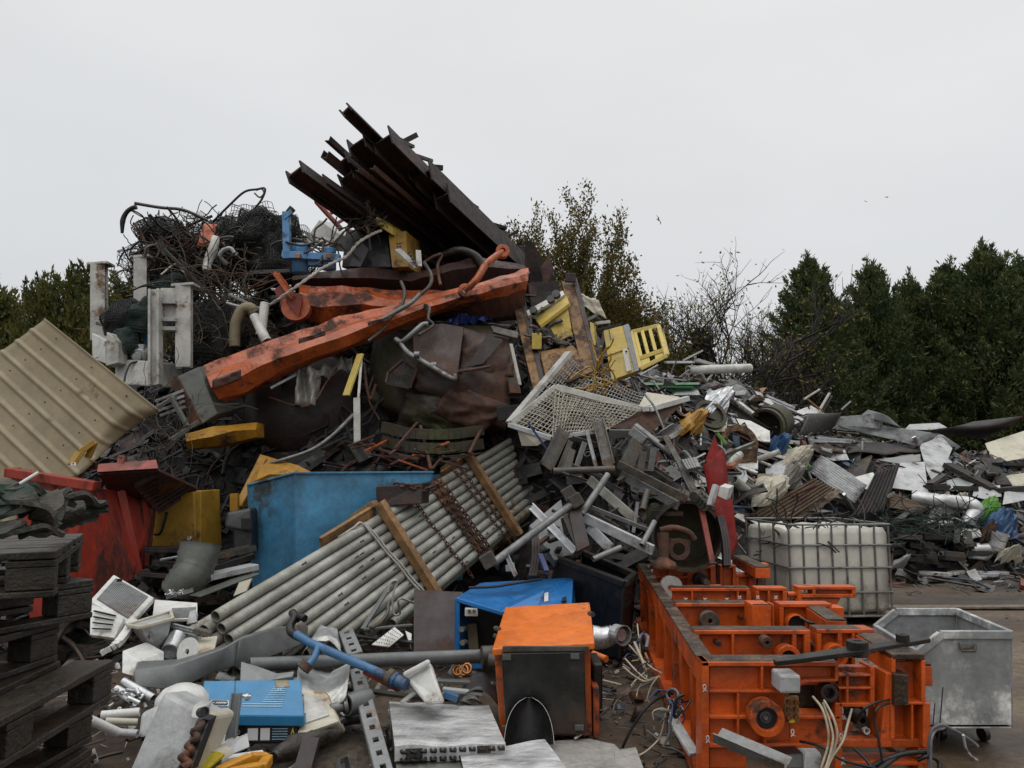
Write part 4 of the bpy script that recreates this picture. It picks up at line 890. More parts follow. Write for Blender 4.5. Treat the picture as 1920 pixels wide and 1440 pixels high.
facet('folded_flap', [(772, 612, 9.5), (830, 606, 9.4), (869, 613, 9.28), (858, 700, 8.92), (850, 716, 8.9), (800, 680, 9.08), (775, 662, 9.2)], 'rust_tank')
dented('upper_plate', [(862, 700, 9.12), (964, 706, 9.35), (955, 632, 9.6), (866, 614, 9.4)], .10, 'rust_tank', 15)
m = MB(); q = [P(915, 625, 9.3), P(942, 640, 9.32), P(905, 682, 9.15), P(875, 688, 9.05)]; m.plate(q, .02); part(t, 'patch_plate', m, K['drum'])
m = MB(); q = spline([P(712, 788, 9.25), P(690, 745, 9.35), P(700, 705, 9.5)], 6); m.tube(q, .012, 6); part(t, 'rim_wire', m, K['rust'])
m = MB(); q = spline([P(742, 636, 9.15), P(753, 641, 9.1), P(770, 628, 9.1), P(792, 609, 9.15), P(803, 608, 9.15)], 6); m.tube(q, .032, 10, .7); q2 = [P(752, 645, 9.1), P(766, 662, 9.), P(800, 682, 8.9), P(848, 710, 8.8), P(853, 704, 8.85)]; m.tube(spline(q2, 6), .03, 10)
for f in (.3, .62): p = P(752+100*f, 647+62*f, 8.93); m.cyl(p+V((-.03, -.02, 0)), p+V((.03, -.02, .0)), .042, 10)
one('bent_pipe', m, K['galv'], 'pale bent handrail pipe lying on the front of the rusty tank', 'pipe', 'bent pipes on the rusty tank')
ppipe('bent_pipe', [(858, 697, 8.9), (890, 692, 8.9), (918, 687, 9.)], .018, 'rust', 'thin short brown pipe stub right of the bent handrail pipe', 'pipe', 'bent pipes on the rusty tank')
for y, lb in ((800, 'upper curved edge of a tank rim under the rusty tank'), (826, 'lower curved rim strip under the rusty tank')):
    m = MB(); q = spline([P(718, y, 9.0), P(770, y+12, 8.8), P(840, y+14, 8.8), P(905, y+6, 9.)], 6)
    for a, b in zip(q, q[1:]): m.bar(a, b, .06, .12)
    one('rim_strip', m, K['rust_moss'], lb, 'strip')
t = thing('steel_drum', 'large round dark brown drum with a vertical seam below the orange boom', 'drum', P(572, 868, 9.6))
m = MB(); c = P(572, 768, 9.95); ax = V((.25, -1, .12)).normalized(); m.lathe(c-ax*.45, c+ax*.55, [(0, .72), (.5, .74), (.75, .71), (.92, .56), (1, .15)], 30); part(t, 'shell', m, K['drum'])
m = MB(); q = [c+V((math.cos(1.9)*.1-.10, -.42-.12*math.cos(k*.3-1.2), 0))+V((0, 0, .62-k*.13)) for k in range(10)]
for a, b in zip(q, q[1:]): m.bar(a, b, .035, .03)
part(t, 'seam_strip', m, K['black'])
m = MB(); wires(m, P(580, 668, 9.2), 8, (.06, .05, .1), .01, .3)
m = MB(); m.sheet(P(552, 760, 9.0), P(592, 764, 9.0), P(602, 690, 9.1), P(560, 690, 9.1), 12, 16, lambda u, v: .07*math.sin(u*9+v*3)+.06*mnoise.noise(V((u*5, v*4, 2))), .006, True); m.noisy(.02, 6); one('plastic_film', m, K['film'], 'dirty grey plastic film hanging over the dark drum', 'film')
m = MB(); m.sheet(P(592, 712, 9.1), P(660, 690, 9.3), P(662, 664, 9.4), P(600, 690, 9.2), 16, 6, lambda u, v: .06*math.sin(u*12)+.05*mnoise.noise(V((u*6, v*4, 7))), .006, True); one('plastic_film', m, K['film'], 'grey plastic film stretched right towards the brown tank', 'film')
pbar('metal_rail', (507, 728, 9.0), (556, 702, 9.1), .06, .03, 'pale_metal', 'short pale rail sticking out left of the grey plastic film', 'rail')
for pts, r, mt, lb in (([(505, 868, 8.7), (530, 862, 8.7), (585, 843, 8.8), (625, 815, 8.9), (662, 778, 9.1)], [.012, .02, .022, .024, .026], 'galv', 'pale tapered rod curving across the dark drum'),
                       ([(505, 745, 9.1), (560, 762, 9.), (590, 752, 9.0), (610, 720, 9.1), (632, 690, 9.2)], .012, 'rust', 'rusty wire sagging round the grey plastic film'),
                       ([(640, 662, 9.2), (652, 690, 9.1), (655, 720, 9.1)], .014, 'dark_steel', 'thin dark wire beside the white strips'),
                       ([(682, 680, 9.2), (688, 730, 9.1), (695, 748, 9.1), (705, 720, 9.1)], .018, 'rust', 'rusty hooked rod left of the rusty tank')):
    ppipe('bent_rod', pts, r, mt, lb, 'rod')
pbar('white_strip', (649, 742, 8.9), (676, 664, 9.1), .09, .03, 'yellow_pale', 'mossy pale strip hanging above the straight white strip', 'strip')
pbar('white_strip', (672, 748, 8.9), (678, 668, 9.1), .03, .02, 'white', 'thin white strip behind the mossy pale strip', 'strip')
pbar('white_strip', (670, 830, 8.8), (669, 746, 8.85), .075, .03, 'white', 'straight white strip hanging upright in front of the drum', 'strip')
# sticks and bars behind the blue bin
rs = random.Random(31)
for i in range(26):
    x = rs.uniform(600, 850); y = rs.uniform(835, 885); a = rs.uniform(-1, .4); l = rs.uniform(25, 65)
    pbar('thin_bar', (x, y, rs.uniform(8.2, 8.8)), (x+l*math.cos(a), y+l*math.sin(a), rs.uniform(8.4, 9.2)), .03, .02, rs.choice(['rust', 'dark_steel', 'boom_dark', 'boom_orange', 'rust', 'galv_dark']), 'thin rusty or grey bar lying in the loose layer above the blue bin', 'bar', 'thin bars above the blue bin')
pbar('thin_bar', (788, 798, 9), (808, 880, 8.6), .035, .03, 'rust', 'straight rusty bar standing upright left of the timber clamps', 'bar')
pbar('thin_bar', (905, 800, 9), (880, 850, 8.7), .035, .03, 'rust', 'rusty bar leaning right at the upper end of the pipe bundle', 'bar')
pbar('patched_bar', (685, 836, 8.7), (785, 862, 8.6), .04, .03, 'rust', 'rusty bar with flaking white paint above the blue bin', 'bar')
# yellow digger arms
band('excavator_piece', [((348, 350, 352), (812, 828, 842), (8.7, 8.5, 8.6)), (400, (800, 818, 838), (8.7, 8.45, 8.6)), (440, (797, 808, 828), (8.8, 8.6, 8.7)), (480, (792, 806, 820), (8.9, 8.75, 8.8))], 'digger_yellow', 'yellow excavator arm piece lying level left of the dark drum', 'digger piece', .3, 4, .015)
m = MB(); q = [P(468, 905, 8.5), P(480, 900, 8.45), P(505, 888, 8.4), P(595, 890, 8.6), P(560, 872, 8.7), P(492, 852, 8.8)]; m.plate(q, .12); m.plate([P(440, 945, 8.4), P(452, 950, 8.4), P(500, 858, 8.7), P(488, 850, 8.75)], .08); one('excavator_piece', m, K['digger_yellow'], 'yellow pointed excavator arm piece behind the blue bin', 'digger piece', bevel=.01)
m = MB(); m.bar(P(440, 925, 8.3), P(440, 958, 8.3), .08, .06); one('digger_bracket', m, K['digger_yellow'], 'short yellow bracket at the left edge of the blue bin', 'bracket')
# blue open steel bin
t = thing('blue_bin', 'big light blue open steel bin standing behind the pipe bundle', 'bin', P(640, 1095, 8))
A = [P(478, 1120, 7.9), P(560, 1130, 7.45), P(552, 888, 7.45), P(466, 910, 7.9)]; m = MB(); m.plate(A, .03); part(t, 'end_wall', m, K['blue_box'], .006)
B = [P(560, 1130, 7.45), P(800, 1110, 8.3), P(812, 886, 8.3), P(552, 888, 7.45)]; m = MB(); m.plate(B, .03); part(t, 'long_wall', m, K['blue_box'], .006)
m = MB(); bk = V((.35, 1.0, 0)); m.plate([A[0]+bk, B[1]+bk*.9, B[2]+bk*.9, A[3]+bk], .03); m.plate([A[0], A[0]+bk, A[3]+bk, A[3]], .02); part(t, 'rear_wall', m, K['blue_box'])
m = MB(); m.bar(B[2]+Z*.005, B[3]+Z*.005, .04, .02); m.bar(A[2]+Z*.005, A[3]+Z*.005, .04, .02); part(t, 'rim', m, K['blue_box'], .004)
m = MB(); q = [P(706, 950, 7.6), P(790, 945, 7.7), P(792, 905, 7.75), P(704, 912, 7.6)]; m.hexa(q+[p+V((.05, .25, 0)) for p in q]); one('steel_channel', m, K['drum'], 'short dark brown channel between the blue bin and the pipe bundle', 'channel', bevel=.01)
# ================================================================ bundle of galvanised pipes in two timber clamps
E0, E1 = P(398, 1160, 5.6), P(958, 826, 10.2); ax = (E1-E0).normalized()
side = V((.53, -.02, -.85)); side = (side-ax*side.dot(ax)).normalized(); nrm = ax.cross(side).normalized()
if nrm.dot(-ray(600, 1000)) < 0: nrm = -nrm
pg = 'galvanised pipes in the timber clamps'; rp = .0445
L0 = (E1-E0).length+.35; SP = .0925
for iz in range(3):
    for ix in range(10):
        c0 = E0+side*(ix*SP+(iz % 2)*.04)-nrm*(iz*.085)+ax*(max(0, ix-4)*.30+rng.random()*.06-(.06*iz if ix < 4 else 0))
        m = MB(); m.cyl(c0, c0+ax*(L0-max(0, ix-4)*.30+U(-.1, .25)), rp, 12, None, .84)
        if iz == 0:
            lb = 'galvanised pipe in the front layer of the clamped bundle, ' + ['topmost, nearest the blue bin', 'second from the top', 'third from the top', 'fourth from the top', 'fifth from the top', 'sixth from the top', 'seventh from the top', 'third from the bottom', 'second from the bottom', 'lowest of all'][ix]
        else: lb = 'galvanised pipe in the rear layers of the clamped bundle'
        o_ = one('galvanised_pipe', m, K['pipe_grey'], lb, 'pipe', pg)
        if iz == 0:
            for k in range(3):
                c_ = c0+ax*(rng.uniform(.6, 2.9))+nrm*(rp-.001); m = MB(); m.bar(c_-ax*.022, c_+ax*.022, .012, .004, nrm); m.bar(c_+ax*.03-side*.012, c_+ax*.03+side*.012, .008, .004, nrm); part(o_, 'stencil_mark', m, K['sign_black'])
for i, (f, l0, l1, lb) in enumerate(((.382, -.13, 1.0, 'lower timber clamp round the pipe bundle, nearer the blue cabinet'), (.711, -.11, .98, 'upper timber clamp round the pipe bundle, nearer the mesh cage'))):
    c = E0+ax*L0*f; t = thing('timber_clamp', lb, 'timber clamp', c-nrm*.3+side*.9, 'timber clamps round the pipe bundle')
    m = MB(); m.bar(c+side*l0+nrm*.094, c+side*l1+nrm*.094, .085, .09, nrm); m.noisy(.006, 9); part(t, 'front_timber', m, K['timber'], .006)
    m = MB(); m.bar(c+side*l0-nrm*.27, c+side*l1-nrm*.27, .11, .09, nrm); part(t, 'rear_timber', m, K['timber'], .006)
    m = MB(); m.bar(c+side*(l0-.01)-nrm*.32+ax*.01, c+side*(l0-.01)+nrm*.04+ax*.01, .08, .07); part(t, 'spacer_block', m, K['timber'], .006)
    m = MB(); m.bar(c+side*(l1-.06)-nrm*.25, c+side*(l1-.06)+nrm*.04, .10, .10); part(t, 'spacer_block', m, K['timber'], .006)
    q = [c+side*l0+nrm*.02+ax*.02, c+side*(l0+.02)+nrm*.0-ax*(.80 if i == 0 else .5)]
    m = MB(); m.plate([q[0], q[1], q[1]+V((.0, .1, -.10)), q[0]+V((.02, .05, -.16))], .04); part(t, 'side_board', m, K['timber'], .004)
def over(f, s0, s1, lift=.075, n=6, slack=0.): return [E0+ax*L0*(f+slack*k/n)+side*(s0+(s1-s0)*k/n)+nrm*(lift+.01*(k % 2)) for k in range(n+1)]
for f, lk, lb in ((.473, .05, 'rusty thin chain across the pipe bundle, left of the heavy chain'), (.645, .045, 'rusty thin chain across the pipe bundle, right of the heavy chain'), (.668, .045, 'rusty thin chain lying close beside the right-hand thin chain')):
    m = chain(over(f, -.05, 1.0, .056, 6, .03), lk, .006); one('chain', m, K['rust'], lb, 'chain', 'rusty chains over the pipe bundle')
m = MB()
for k in range(4): q = chain(over(.545+.010*k, -.06, .95, .06+.02*(k % 2), 6, .02), .065, .010); m.add(q.v, q.f)
one('chain', m, K['rust'], 'heavy bunched rusty chain across the middle of the pipe bundle', 'chain', 'rusty chains over the pipe bundle')
m = chain([P(830, 905, 7.9), P(800, 918, 7.8), P(770, 912, 7.7), P(740, 908, 7.7)], .07, .012); one('chain', m, K['rust'], 'end of the heavy rusty chain heaped at the blue bin', 'chain')
m = MB(); q = over(.325, -.05, .95, .05, 6, .04); hang_ = [q[-1]+side*.08, P(752, 1122, 6.8), P(750, 1150, 6.9), P(738, 1150, 6.9), P(737, 1115, 6.9), P(745, 1090, 6.9), P(732, 1092, 6.85), P(728, 1110, 6.85)]; q = [q[0]-nrm*.10-ax*.25, q[0]-nrm*.02-ax*.1]+q+hang_; m.tube(spline(q, 5), .010, 6); q2 = over(.331, -.04, .95, .05, 6, .042); m.tube(spline(q2, 5), .010, 6)
one('rope', m, K['rope'], 'white rope tied over the lower part of the pipe bundle with a hanging loop', 'rope')
# ================================================================ left: tan corrugated sheet, red skip, yellow cabinet
c00, c01, c10 = P(85, 597, 7.9), P(-95, 735, 7.0), P(300, 772, 7.7)
m = MB(); m.sheet(P(85, 597, 7.7), P(-260, 830, 7.5), P(-60, 1060, 7.1), P(298, 768, 7.3), 150, 30, lambda u, v: corr(11.5, .013, 0, 0, True)(u, v)+.12*max(0, v-.7)*mnoise.noise(V((u*5, v*5, 2)))+.04*mnoise.noise(V((u*2, v*2, 9))), .006)
# torn right-hand corner: push the end of the sheet back
for i, v in enumerate(m.v):
    d = (v-P(262, 855, 7.2)).length
    if d < .45: m.v[i] = v+V((-.14, .30, .12))*(1-d/.45)
one('corrugated_sheet', m, K['tan_sheet'], 'big tan corrugated metal sheet leaning at the left edge of the photo', 'sheet')
o_ = bpy.data.objects['corrugated_sheet']; A_, B_, C_, D_ = P(85, 597, 7.7), P(-260, 830, 7.5), P(-60, 1060, 7.1), P(298, 768, 7.3); nS = (B_-A_).cross(D_-A_).normalized(); nS = nS if nS.y < 0 else -nS
for i in range(9):
    for w_ in (.18, .50, .80):
        u = (i+.5)/11.5*.98; p_ = (A_*(1-u)+B_*u)*(1-w_)+(D_*(1-u)+C_*u)*w_+nS*.017; m = MB(); m.disc(p_, nS, .008, .008, 8); part(o_, 'fixing_screw', m, K['rust'])
t = thing('red_skip', 'red steel skip tipped towards the pallet stack at the left', 'skip', P(200, 1110, 7.1))
q = [P(95, 1240, 7.0), P(222, 1140, 7.2), P(182, 912, 6.9), P(18, 886, 7.2)]
m = MB(); q = [P(60, 1200, 6.9), P(246, 1088, 6.95), P(180, 915, 6.7), P(20, 890, 6.9)]; m.plate(q, .05); part(t, 'side_wall', m, K['red'], .008)
m = MB(); q2 = [P(246, 1088, 6.95), P(280, 1050, 7.6), P(298, 925, 7.7), P(180, 915, 6.7)]; m.plate(q2, .05); part(t, 'end_wall', m, K['red'], .008)
m = MB(); m.bar(P(20, 886, 6.85), P(182, 912, 6.65), .10, .08); m.bar(P(30, 885, 7.6), P(182, 872, 7.9), .10, .08); m.bar(P(20, 886, 6.85), P(32, 884, 7.6), .1, .08); part(t, 'rim', m, K['red'], .008)
for f in (.35, .7):
    a = q2[0].lerp(q2[1], f); b = q2[3].lerp(q2[2], f); m = MB(); m.bar(a+V((.02, -.04, 0)), b+V((.02, -.04, 0)), .06, .07); part(t, 'rib', m, K['red'], .005)
m = MB(); m.plate([P(20, 905, 7.0), P(182, 930, 6.9), P(182, 905, 7.9), P(30, 900, 7.6)], .04); part(t, 'inside_floor', m, K['boom_dark'])
t = thing('loading_ramp', 'rusty red ribbed loading ramp lying over the end of the red skip', 'ramp', P(270, 960, 7.2))
m = MB(); m.hexa([P(182, 885, 6.6), P(297, 878, 6.7), P(293, 862, 6.8), P(184, 870, 6.7)]+[P(182, 887, 6.75), P(297, 880, 6.85), P(293, 864, 6.95), P(184, 872, 6.85)]); part(t, 'front_rail', m, K['red_pink'], .006)
m = MB(); q = [P(184, 890, 6.65), P(297, 883, 6.75), P(372, 918, 7.9), P(300, 955, 7.7), P(205, 925, 7.0)]; m.plate(q, .03)
for k in range(9): a = P(290+k*9, 890+k*3.4, 6.85+.12*k); m.bar(a, P(255+k*5, 912+k*6, 6.9+.1*k), .05, .05)
part(t, 'ribbed_deck', m, K['boom_dark'])
m = MB(); m.plate([P(216, 880, 6.7), P(230, 880, 6.7), P(233, 854, 6.75), P(222, 853, 6.75)], .03); m.disc(P(226, 858, 6.69), (0, -1, 0), .012, .02, 10); part(t, 'lug', m, K['red_pink'])
pbar('steel_channel', (75, 882, 7.5), (182, 872, 7.6), .08, .06, 'boom_dark', 'dark red channel lying along the back rim of the red skip', 'channel')
pbar('plastic_tube', (36, 908, 6.6), (72, 886, 6.7), .03, .0, 'white_clean', 'short thin white tube lying across the rim of the red skip', 'tube', kind='tube')
m = MB(); m.bar(P(134, 872, 6.9), P(150, 848, 6.95), .12, .04); m.bar(P(150, 848, 6.95), P(178, 828, 7.0), .10, .05); m.bar(P(178, 828, 7.), P(165, 858, 7.), .04, .05); o_ = one('yellow_bracket', m, K['cab_yellow'], 'bent dark yellow bracket in front of the tan corrugated sheet', 'bracket', bevel=.006); m = MB(); m.plate([P(131, 873, 6.86), P(143, 873, 6.86), P(142, 867, 6.86), P(135, 866, 6.86)], .004); part(o_, 'sticker', m, K['sign_white'])
t = thing('yellow_cabinet', 'dirty yellow steel cabinet standing between the red skip and the blue bin', 'cabinet', P(335, 1040, 8))
q = [P(283, 1032, 7.75), P(368, 1036, 7.75), P(364, 922, 7.75), P(296, 930, 7.75)]; m = MB(); m.hexa(q+[p+V((.03, .6, 0)) for p in q]); part(t, 'case', m, K['cab_yellow'], .012)
m = MB(); m.hexa(rect(366, 920, 377, 1040, 7.8, .5)); part(t, 'door_edge', m, K['cab_yellow'], .01)
m = MB(); m.disc(P(355, 1009, 7.73), (0, -1, 0), .02, .02, 14); part(t, 'lock', m, K['white_clean'])
m = MB(); m.tube(spline([P(313, 960, 7.7), P(306, 985, 7.7), P(300, 1000, 7.7), P(290, 1002, 7.7)], 5), .014, 6); part(t, 'handle', m, K['dark_steel'])
t = thing('plastic_case', 'grey plastic machine case at the left end of the blue bin', 'case', P(445, 1035, 7.9))
m = MB(); q = [P(424, 1000, 7.6), P(470, 1004, 7.6), P(470, 952, 7.65), P(428, 958, 7.65)]; q[0] = P(432, 1000, 7.6); m.hexa([P(418, 988, 7.6), P(470, 1000, 7.6), P(470, 952, 7.65), P(424, 960, 7.65)]+[p+V((0, .4, 0)) for p in (P(418, 988, 7.6), P(470, 1000, 7.6), P(470, 952, 7.65), P(424, 960, 7.65))]); part(t, 'top_shell', m, K['dark_plastic'], .03)
m = MB(); q = [P(438, 1034, 7.65), P(472, 1036, 7.65), P(472, 985, 7.65), P(434, 985, 7.65)]; m.hexa(q+[p+V((0, .4, 0)) for p in q]); part(t, 'lower_shell', m, K['dark_plastic'], .02)
m = MB(); m.hexa(rect(452, 972, 472, 992, 7.57, .05)); part(t, 'opening_shade', m, K['black'])  # black slab stands in for the shade inside the case
# bars and sheets between the yellow cabinet and the pipes
for a, b, w, h, mt, lb, kd in [
    ((270, 1030, 7.2), (338, 1030, 7.3), .12, .05, 'dark_steel', 'dark steel strip lying level below the yellow cabinet', 'bar'),
    ((285, 1055, 7.0), (345, 1060, 7.1), .10, .05, 'dark_steel', 'second dark steel strip below the yellow cabinet', 'bar'),
    ((300, 1050, 6.9), (355, 1040, 7.1), .02, .02, 'alu', 'bright thin rod in front of the dark strips', 'bar'),
    ((345, 1082, 6.8), (475, 1042, 7.2), .08, .05, 'dark_steel', 'long black bar sloping up right to the blue bin', 'bar'),
    ((385, 1052, 7.0), (476, 1032, 7.3), .12, .05, 'galv_dark', 'grey channel behind the long black bar', 'c'),
    ((388, 1082, 6.8), (478, 1062, 7.1), .16, .05, 'pale_metal', 'shiny rounded metal strip below the long black bar', 'bar'),
    ((365, 1118, 6.5), (478, 1075, 7.0), .14, .012, 'grey_green', 'dark pointed sheet strip left of the pipe ends', 'bar'),
    ((250, 1110, 6.3), (345, 1152, 6.0), .05, 0, 'rust', 'thin brown pole leaning on the white panel', 'tube'),
    ((260, 1075, 7.0), (345, 1082, 7.0), .08, .04, 'drum', 'dark red-brown bar behind the white grille panel', 'bar')]:
    pbar('steel_strip', a, b, w, h, mt, lb, 'strip', None, kd)
pplate('tan_board', [(437, 1118, 6.6), (462, 1108, 6.6), (472, 1084, 6.65), (448, 1092, 6.65)], .02, 'cream', 'small tan board wedged beside the upper pipe ends', 'board')
m = MB(); q = spline([P(338, 1110, 6.7), P(352, 1082, 6.7), P(365, 1058, 6.75), P(374, 1020, 6.8)], 5); m.tube(q, [.16+.012*(i % 2) for i in range(len(q))], 12); m.noisy(.03, 3); one('ribbed_tube', m, K['grey_green'], 'crushed greenish ribbed tube behind the white grille panel', 'tube')
m = MB(); wires(m, P(335, 1112, 6.4), 22, (.09, .05, .015), .006, .04, .6); m.bar(P(312, 1120, 6.4), P(362, 1106, 6.45), .03, .03); one('fittings', m, K['alu'], 'small cluster of bright metal fittings below the dark strips', 'fittings', kind='stuff')
m = MB(); q = [P(776, 1222, 6.6), P(868, 1224, 6.55), P(868, 1110, 6.9), P(776, 1106, 6.95)]; m.plate(q, .02); one('rusty_plate', m, K['drum'], 'upright dark rusty plate left of the blue cabinet', 'plate')
# ================================================================ stack of pallets
def make_pallet():
    t = thing('wooden_pallet', 'x', 'pallet', V((0, 0, 0)), 'wooden pallets stacked at the left edge')
    r = random.Random(3)
    def bx(n, x0, x1, y0, y1, z0, z1):
        m = MB(); m.abox(x0, x1, y0, y1, z0, z1); m.noisy(.004, 5, r.random()*9); return part(t, n, m, K['wood_dark'], .004)
    for y0, w in ((0, .145), (.19, .1), (.33, .145), (.51, .1), (.655, .145)): bx('deck_board', 0, 1.2, y0, y0+w, .122, .146)
    for x0 in (0, .5275, 1.055): bx('stringer_board', x0, x0+.145, .002, .798, .099, .1205)
    for y0 in (0, .35, .70):
        bx('base_board', .002, 1.198, y0, y0+.1, 0, .022)
        for x0 in (0, .5275, 1.055): bx('block', x0+.003, x0+.142, y0+.003, y0+.097, .0235, .0975)
    return t
pal = make_pallet()
# (corner x, y, angle of the long side, label); local x runs along the long side from the corner, y to the left of it
PL = [(-1.50, 3.06, -90, 'ninth and lowest wooden pallet of the stack'), (-1.54, 3.0, -93, 'second wooden pallet from the ground'), (-1.50, 3.04, -88, 'third wooden pallet from the ground'), (-1.53, 2.98, -91, 'fourth wooden pallet from the ground'),
      (-1.56, 3.03, -94, 'wooden pallet with splintered pale green board ends, fifth from the ground'), (-1.50, 3.04, -87, 'wooden pallet sticking out furthest to the right, sixth from the ground'), (-1.70, 3.02, -96, 'wooden pallet set back to the left, third from the top'), (-1.60, 3.06, -116, 'wooden pallet just below the topmost one'), (-1.50, 2.62, 203, 'topmost wooden pallet, carrying the tangled slings')]
for i, (x, y, a, lb) in enumerate(PL):
    o = pal if i == 0 else dup(pal)
    o['label'] = lb; z = i*.1475+.004
    if i < 8: # anchor the far right-hand corner: long side runs towards the camera, short side to the left
        an = R(a); ex = V((math.cos(an), math.sin(an), 0)); o.rotation_euler = (0, 0, an+math.pi); o.location = V((x, y, z))+ex*1.2
        # local x points back to the corner, local y must point left
        yl = V((-math.sin(an+math.pi), math.cos(an+math.pi), 0))
        if yl.x > 0: o.location = o.location-yl*.8+V((0, 0, 0)); o.location += V((0, 0, 0))
    else:
        an = R(a); o.rotation_euler = (0, 0, an); yl = V((-math.sin(an), math.cos(an), 0)); o.location = V((x, y, z))
        if yl.y < 0: o.location = o.location-yl*.8
zt = 9*.1475
m = MB(); m.tube(spline([P(105, 968, 2.95), P(140, 962, 2.95), P(178, 955, 3.)], 4), [.05, .055, .05, .055, .05, .055, .05, .05, .05][:9], 8); m.noisy(.012, 6); one('timber_log', m, K['wood_dark'], 'short weathered timber lying under the slings on the top pallet', 'timber')
m = MB()
for pts, w in (([(-20, 925, 2.4), (40, 915, 2.5), (90, 928, 2.6), (150, 934, 2.8), (180, 945, 2.9), (182, 962, 2.9)], .08), ([(15, 912, 2.45), (60, 950, 2.4), (95, 982, 2.45), (60, 992, 2.4), (20, 985, 2.4)], .09), ([(-10, 955, 2.4), (40, 962, 2.4), (80, 945, 2.5), (112, 925, 2.7), (98, 960, 2.6), (80, 988, 2.45)], .08), ([(0, 985, 2.35), (50, 996, 2.35), (100, 992, 2.5)], .09), ([(-20, 945, 2.5), (60, 930, 2.6), (130, 940, 2.75)], .07)):
    q = spline([P(*p) for p in pts], 8); m.ribbon(q, w*.9, .016, Z, .5)
m.noisy(.007, 9); one('lifting_slings', m, K['green_fabric'], 'tangled dirty green lifting slings lying on the top pallet', 'slings')
m = MB()
for pts, w in (([(85, 928, 2.55), (98, 942, 2.5), (84, 970, 2.45), (100, 990, 2.45)], .07), ([(-10, 908, 2.5), (30, 915, 2.45), (70, 922, 2.55), (110, 935, 2.65)], .06)):
    m.ribbon(spline([P(*p) for p in pts], 8), w, .012, V((0, -.5, 1)), .3)
m.noisy(.008, 8); one('webbing_strap', m, K['fabric_grey'], 'flat grey webbing strap folded over the green slings', 'strap')
# ================================================================ pale scrap behind and below the pallets
def slab(name, pts, back, m_, label, cat, bevel=.006):
    q = [P(*p) for p in pts]; b = V(back); m = MB(); m.hexa(q+[p+b for p in q]); return one(name, m, K[m_], label, cat, None, bevel)
t = thing('appliance_cover', 'white plastic appliance cover with a grey ventilation grille', 'cover', P(225, 1165, 5.6))
q = [P(168, 1125, 5.4), P(243, 1172, 5.2), P(290, 1120, 5.7), P(213, 1076, 5.9)]
m = MB(); m.plate(q, .05); part(t, 'housing', m, K['white_clean'], .012)
ctr = sum(q, V((0, 0, 0)))/4; m = MB(); iq = [ctr+(p-ctr)*.78 for p in q]; nn = (q[1]-q[0]).cross(q[3]-q[0]).normalized(); nn = nn if nn.y < 0 else -nn
for k in range(22):
    f = (k+.5)/22; a = iq[0].lerp(iq[1], f)+nn*.006; b = iq[3].lerp(iq[2], f)+nn*.006; m.bar(a, b, .010, .008)
m.plate([p+nn*.003 for p in iq], .004); part(t, 'grille', m, K['grey_paint'])
m = MB(); m.box(P(224, 1088, 5.72), (.015, 0, 0), (0, .01, 0), (0, 0, .01)); part(t, 'catch', m, K['black'])
t = thing('louvred_panel', 'white louvred panel below the grille cover', 'panel', P(200, 1195, 5.2))
q = [P(168, 1190, 5.1), P(214, 1196, 5.0), P(232, 1158, 5.15), P(170, 1132, 5.3)]; m = MB(); m.plate(q, .03); part(t, 'sheet', m, K['white_clean'], .004)
for k in range(4): f = .2+k*.2; a = q[3].lerp(q[0], f).lerp(q[2].lerp(q[1], f), .15); b = q[3].lerp(q[0], f-.12).lerp(q[2].lerp(q[1], f-.12), .8); m = MB(); m.bar(a+V((0, -.012, .006)), b+V((0, -.012, .006)), .012, .008); part(t, 'slot', m, K['black'])
m = MB(); q = spline([P(190, 1225, 4.9), P(222, 1205, 4.95), P(250, 1165, 5.2)], 5)
for a, b in zip(q, q[1:]): m.bar(a, b, .05, .03)
one('plastic_trim', m, K['white_clean'], 'curved white plastic trim strip beside the louvred panel', 'strip')
t = thing('hopper', 'beige grey plastic hopper lying on its side in front of the pallets', 'hopper', P(285, 1230, 5.3))
m = MB(); m.loft([[P(238, 1172, 5.1), P(262, 1176, 5.0), P(322, 1160, 5.2), P(318, 1148, 5.5)], [P(285, 1225, 5.2), P(292, 1228, 5.15), P(316, 1192, 5.2), P(300, 1185, 5.5)]]); part(t, 'body', m, K['pale_metal'], .015)
m = MB(); q = [P(238, 1172, 5.08), P(262, 1177, 4.98), P(324, 1160, 5.18), P(320, 1147, 5.48)]
for a, b in zip(q, q[1:]+q[:1]): m.bar(a, b, .02, .02)
part(t, 'rim', m, K['cream'], .004)
m = MB(); m.cyl(P(318, 1222, 5.1), P(332, 1195, 5.25), .055, 18, .055, .86); one('steel_sleeve', m, K['alu'], 'short bright steel sleeve beside the beige hopper', 'sleeve')
m = MB(); m.cyl(P(280, 1228, 5.1), P(300, 1226, 5.1), .04, 14, .04, .6); one('rubber_ring', m, K['black'], 'black rubber ring below the beige hopper', 'ring')
pplate('white_sheet', [(285, 1162, 5.7), (370, 1160, 5.7), (370, 1130, 6.0), (290, 1124, 6.0)], .02, 'white_clean', 'flat white panel behind the thin brown pole', 'panel')
m = MB(); m.lbeam(P(322, 1160, 5.5), P(366, 1158, 5.5), .05, .07, .012); m.plate([P(350, 1170, 5.4), P(369, 1166, 5.4), P(366, 1142, 5.5), P(356, 1146, 5.5)], .015); one('angle_bracket', m, K['pale_metal'], 'bent pale metal bracket below the flat white panel', 'bracket')
t = thing('aluminium_profile', 'slotted aluminium profile with bolts at its end beside the pipe ends', 'profile', P(355, 1195, 5.4))
m = MB(); [m.bar(P(325+k*2, 1172+k*6, 5.4-.02*k), P(372+k*2, 1184+k*6, 5.3-.02*k), .022, .022) for k in range(3)]; part(t, 'extrusion', m, K['alu'], .002)
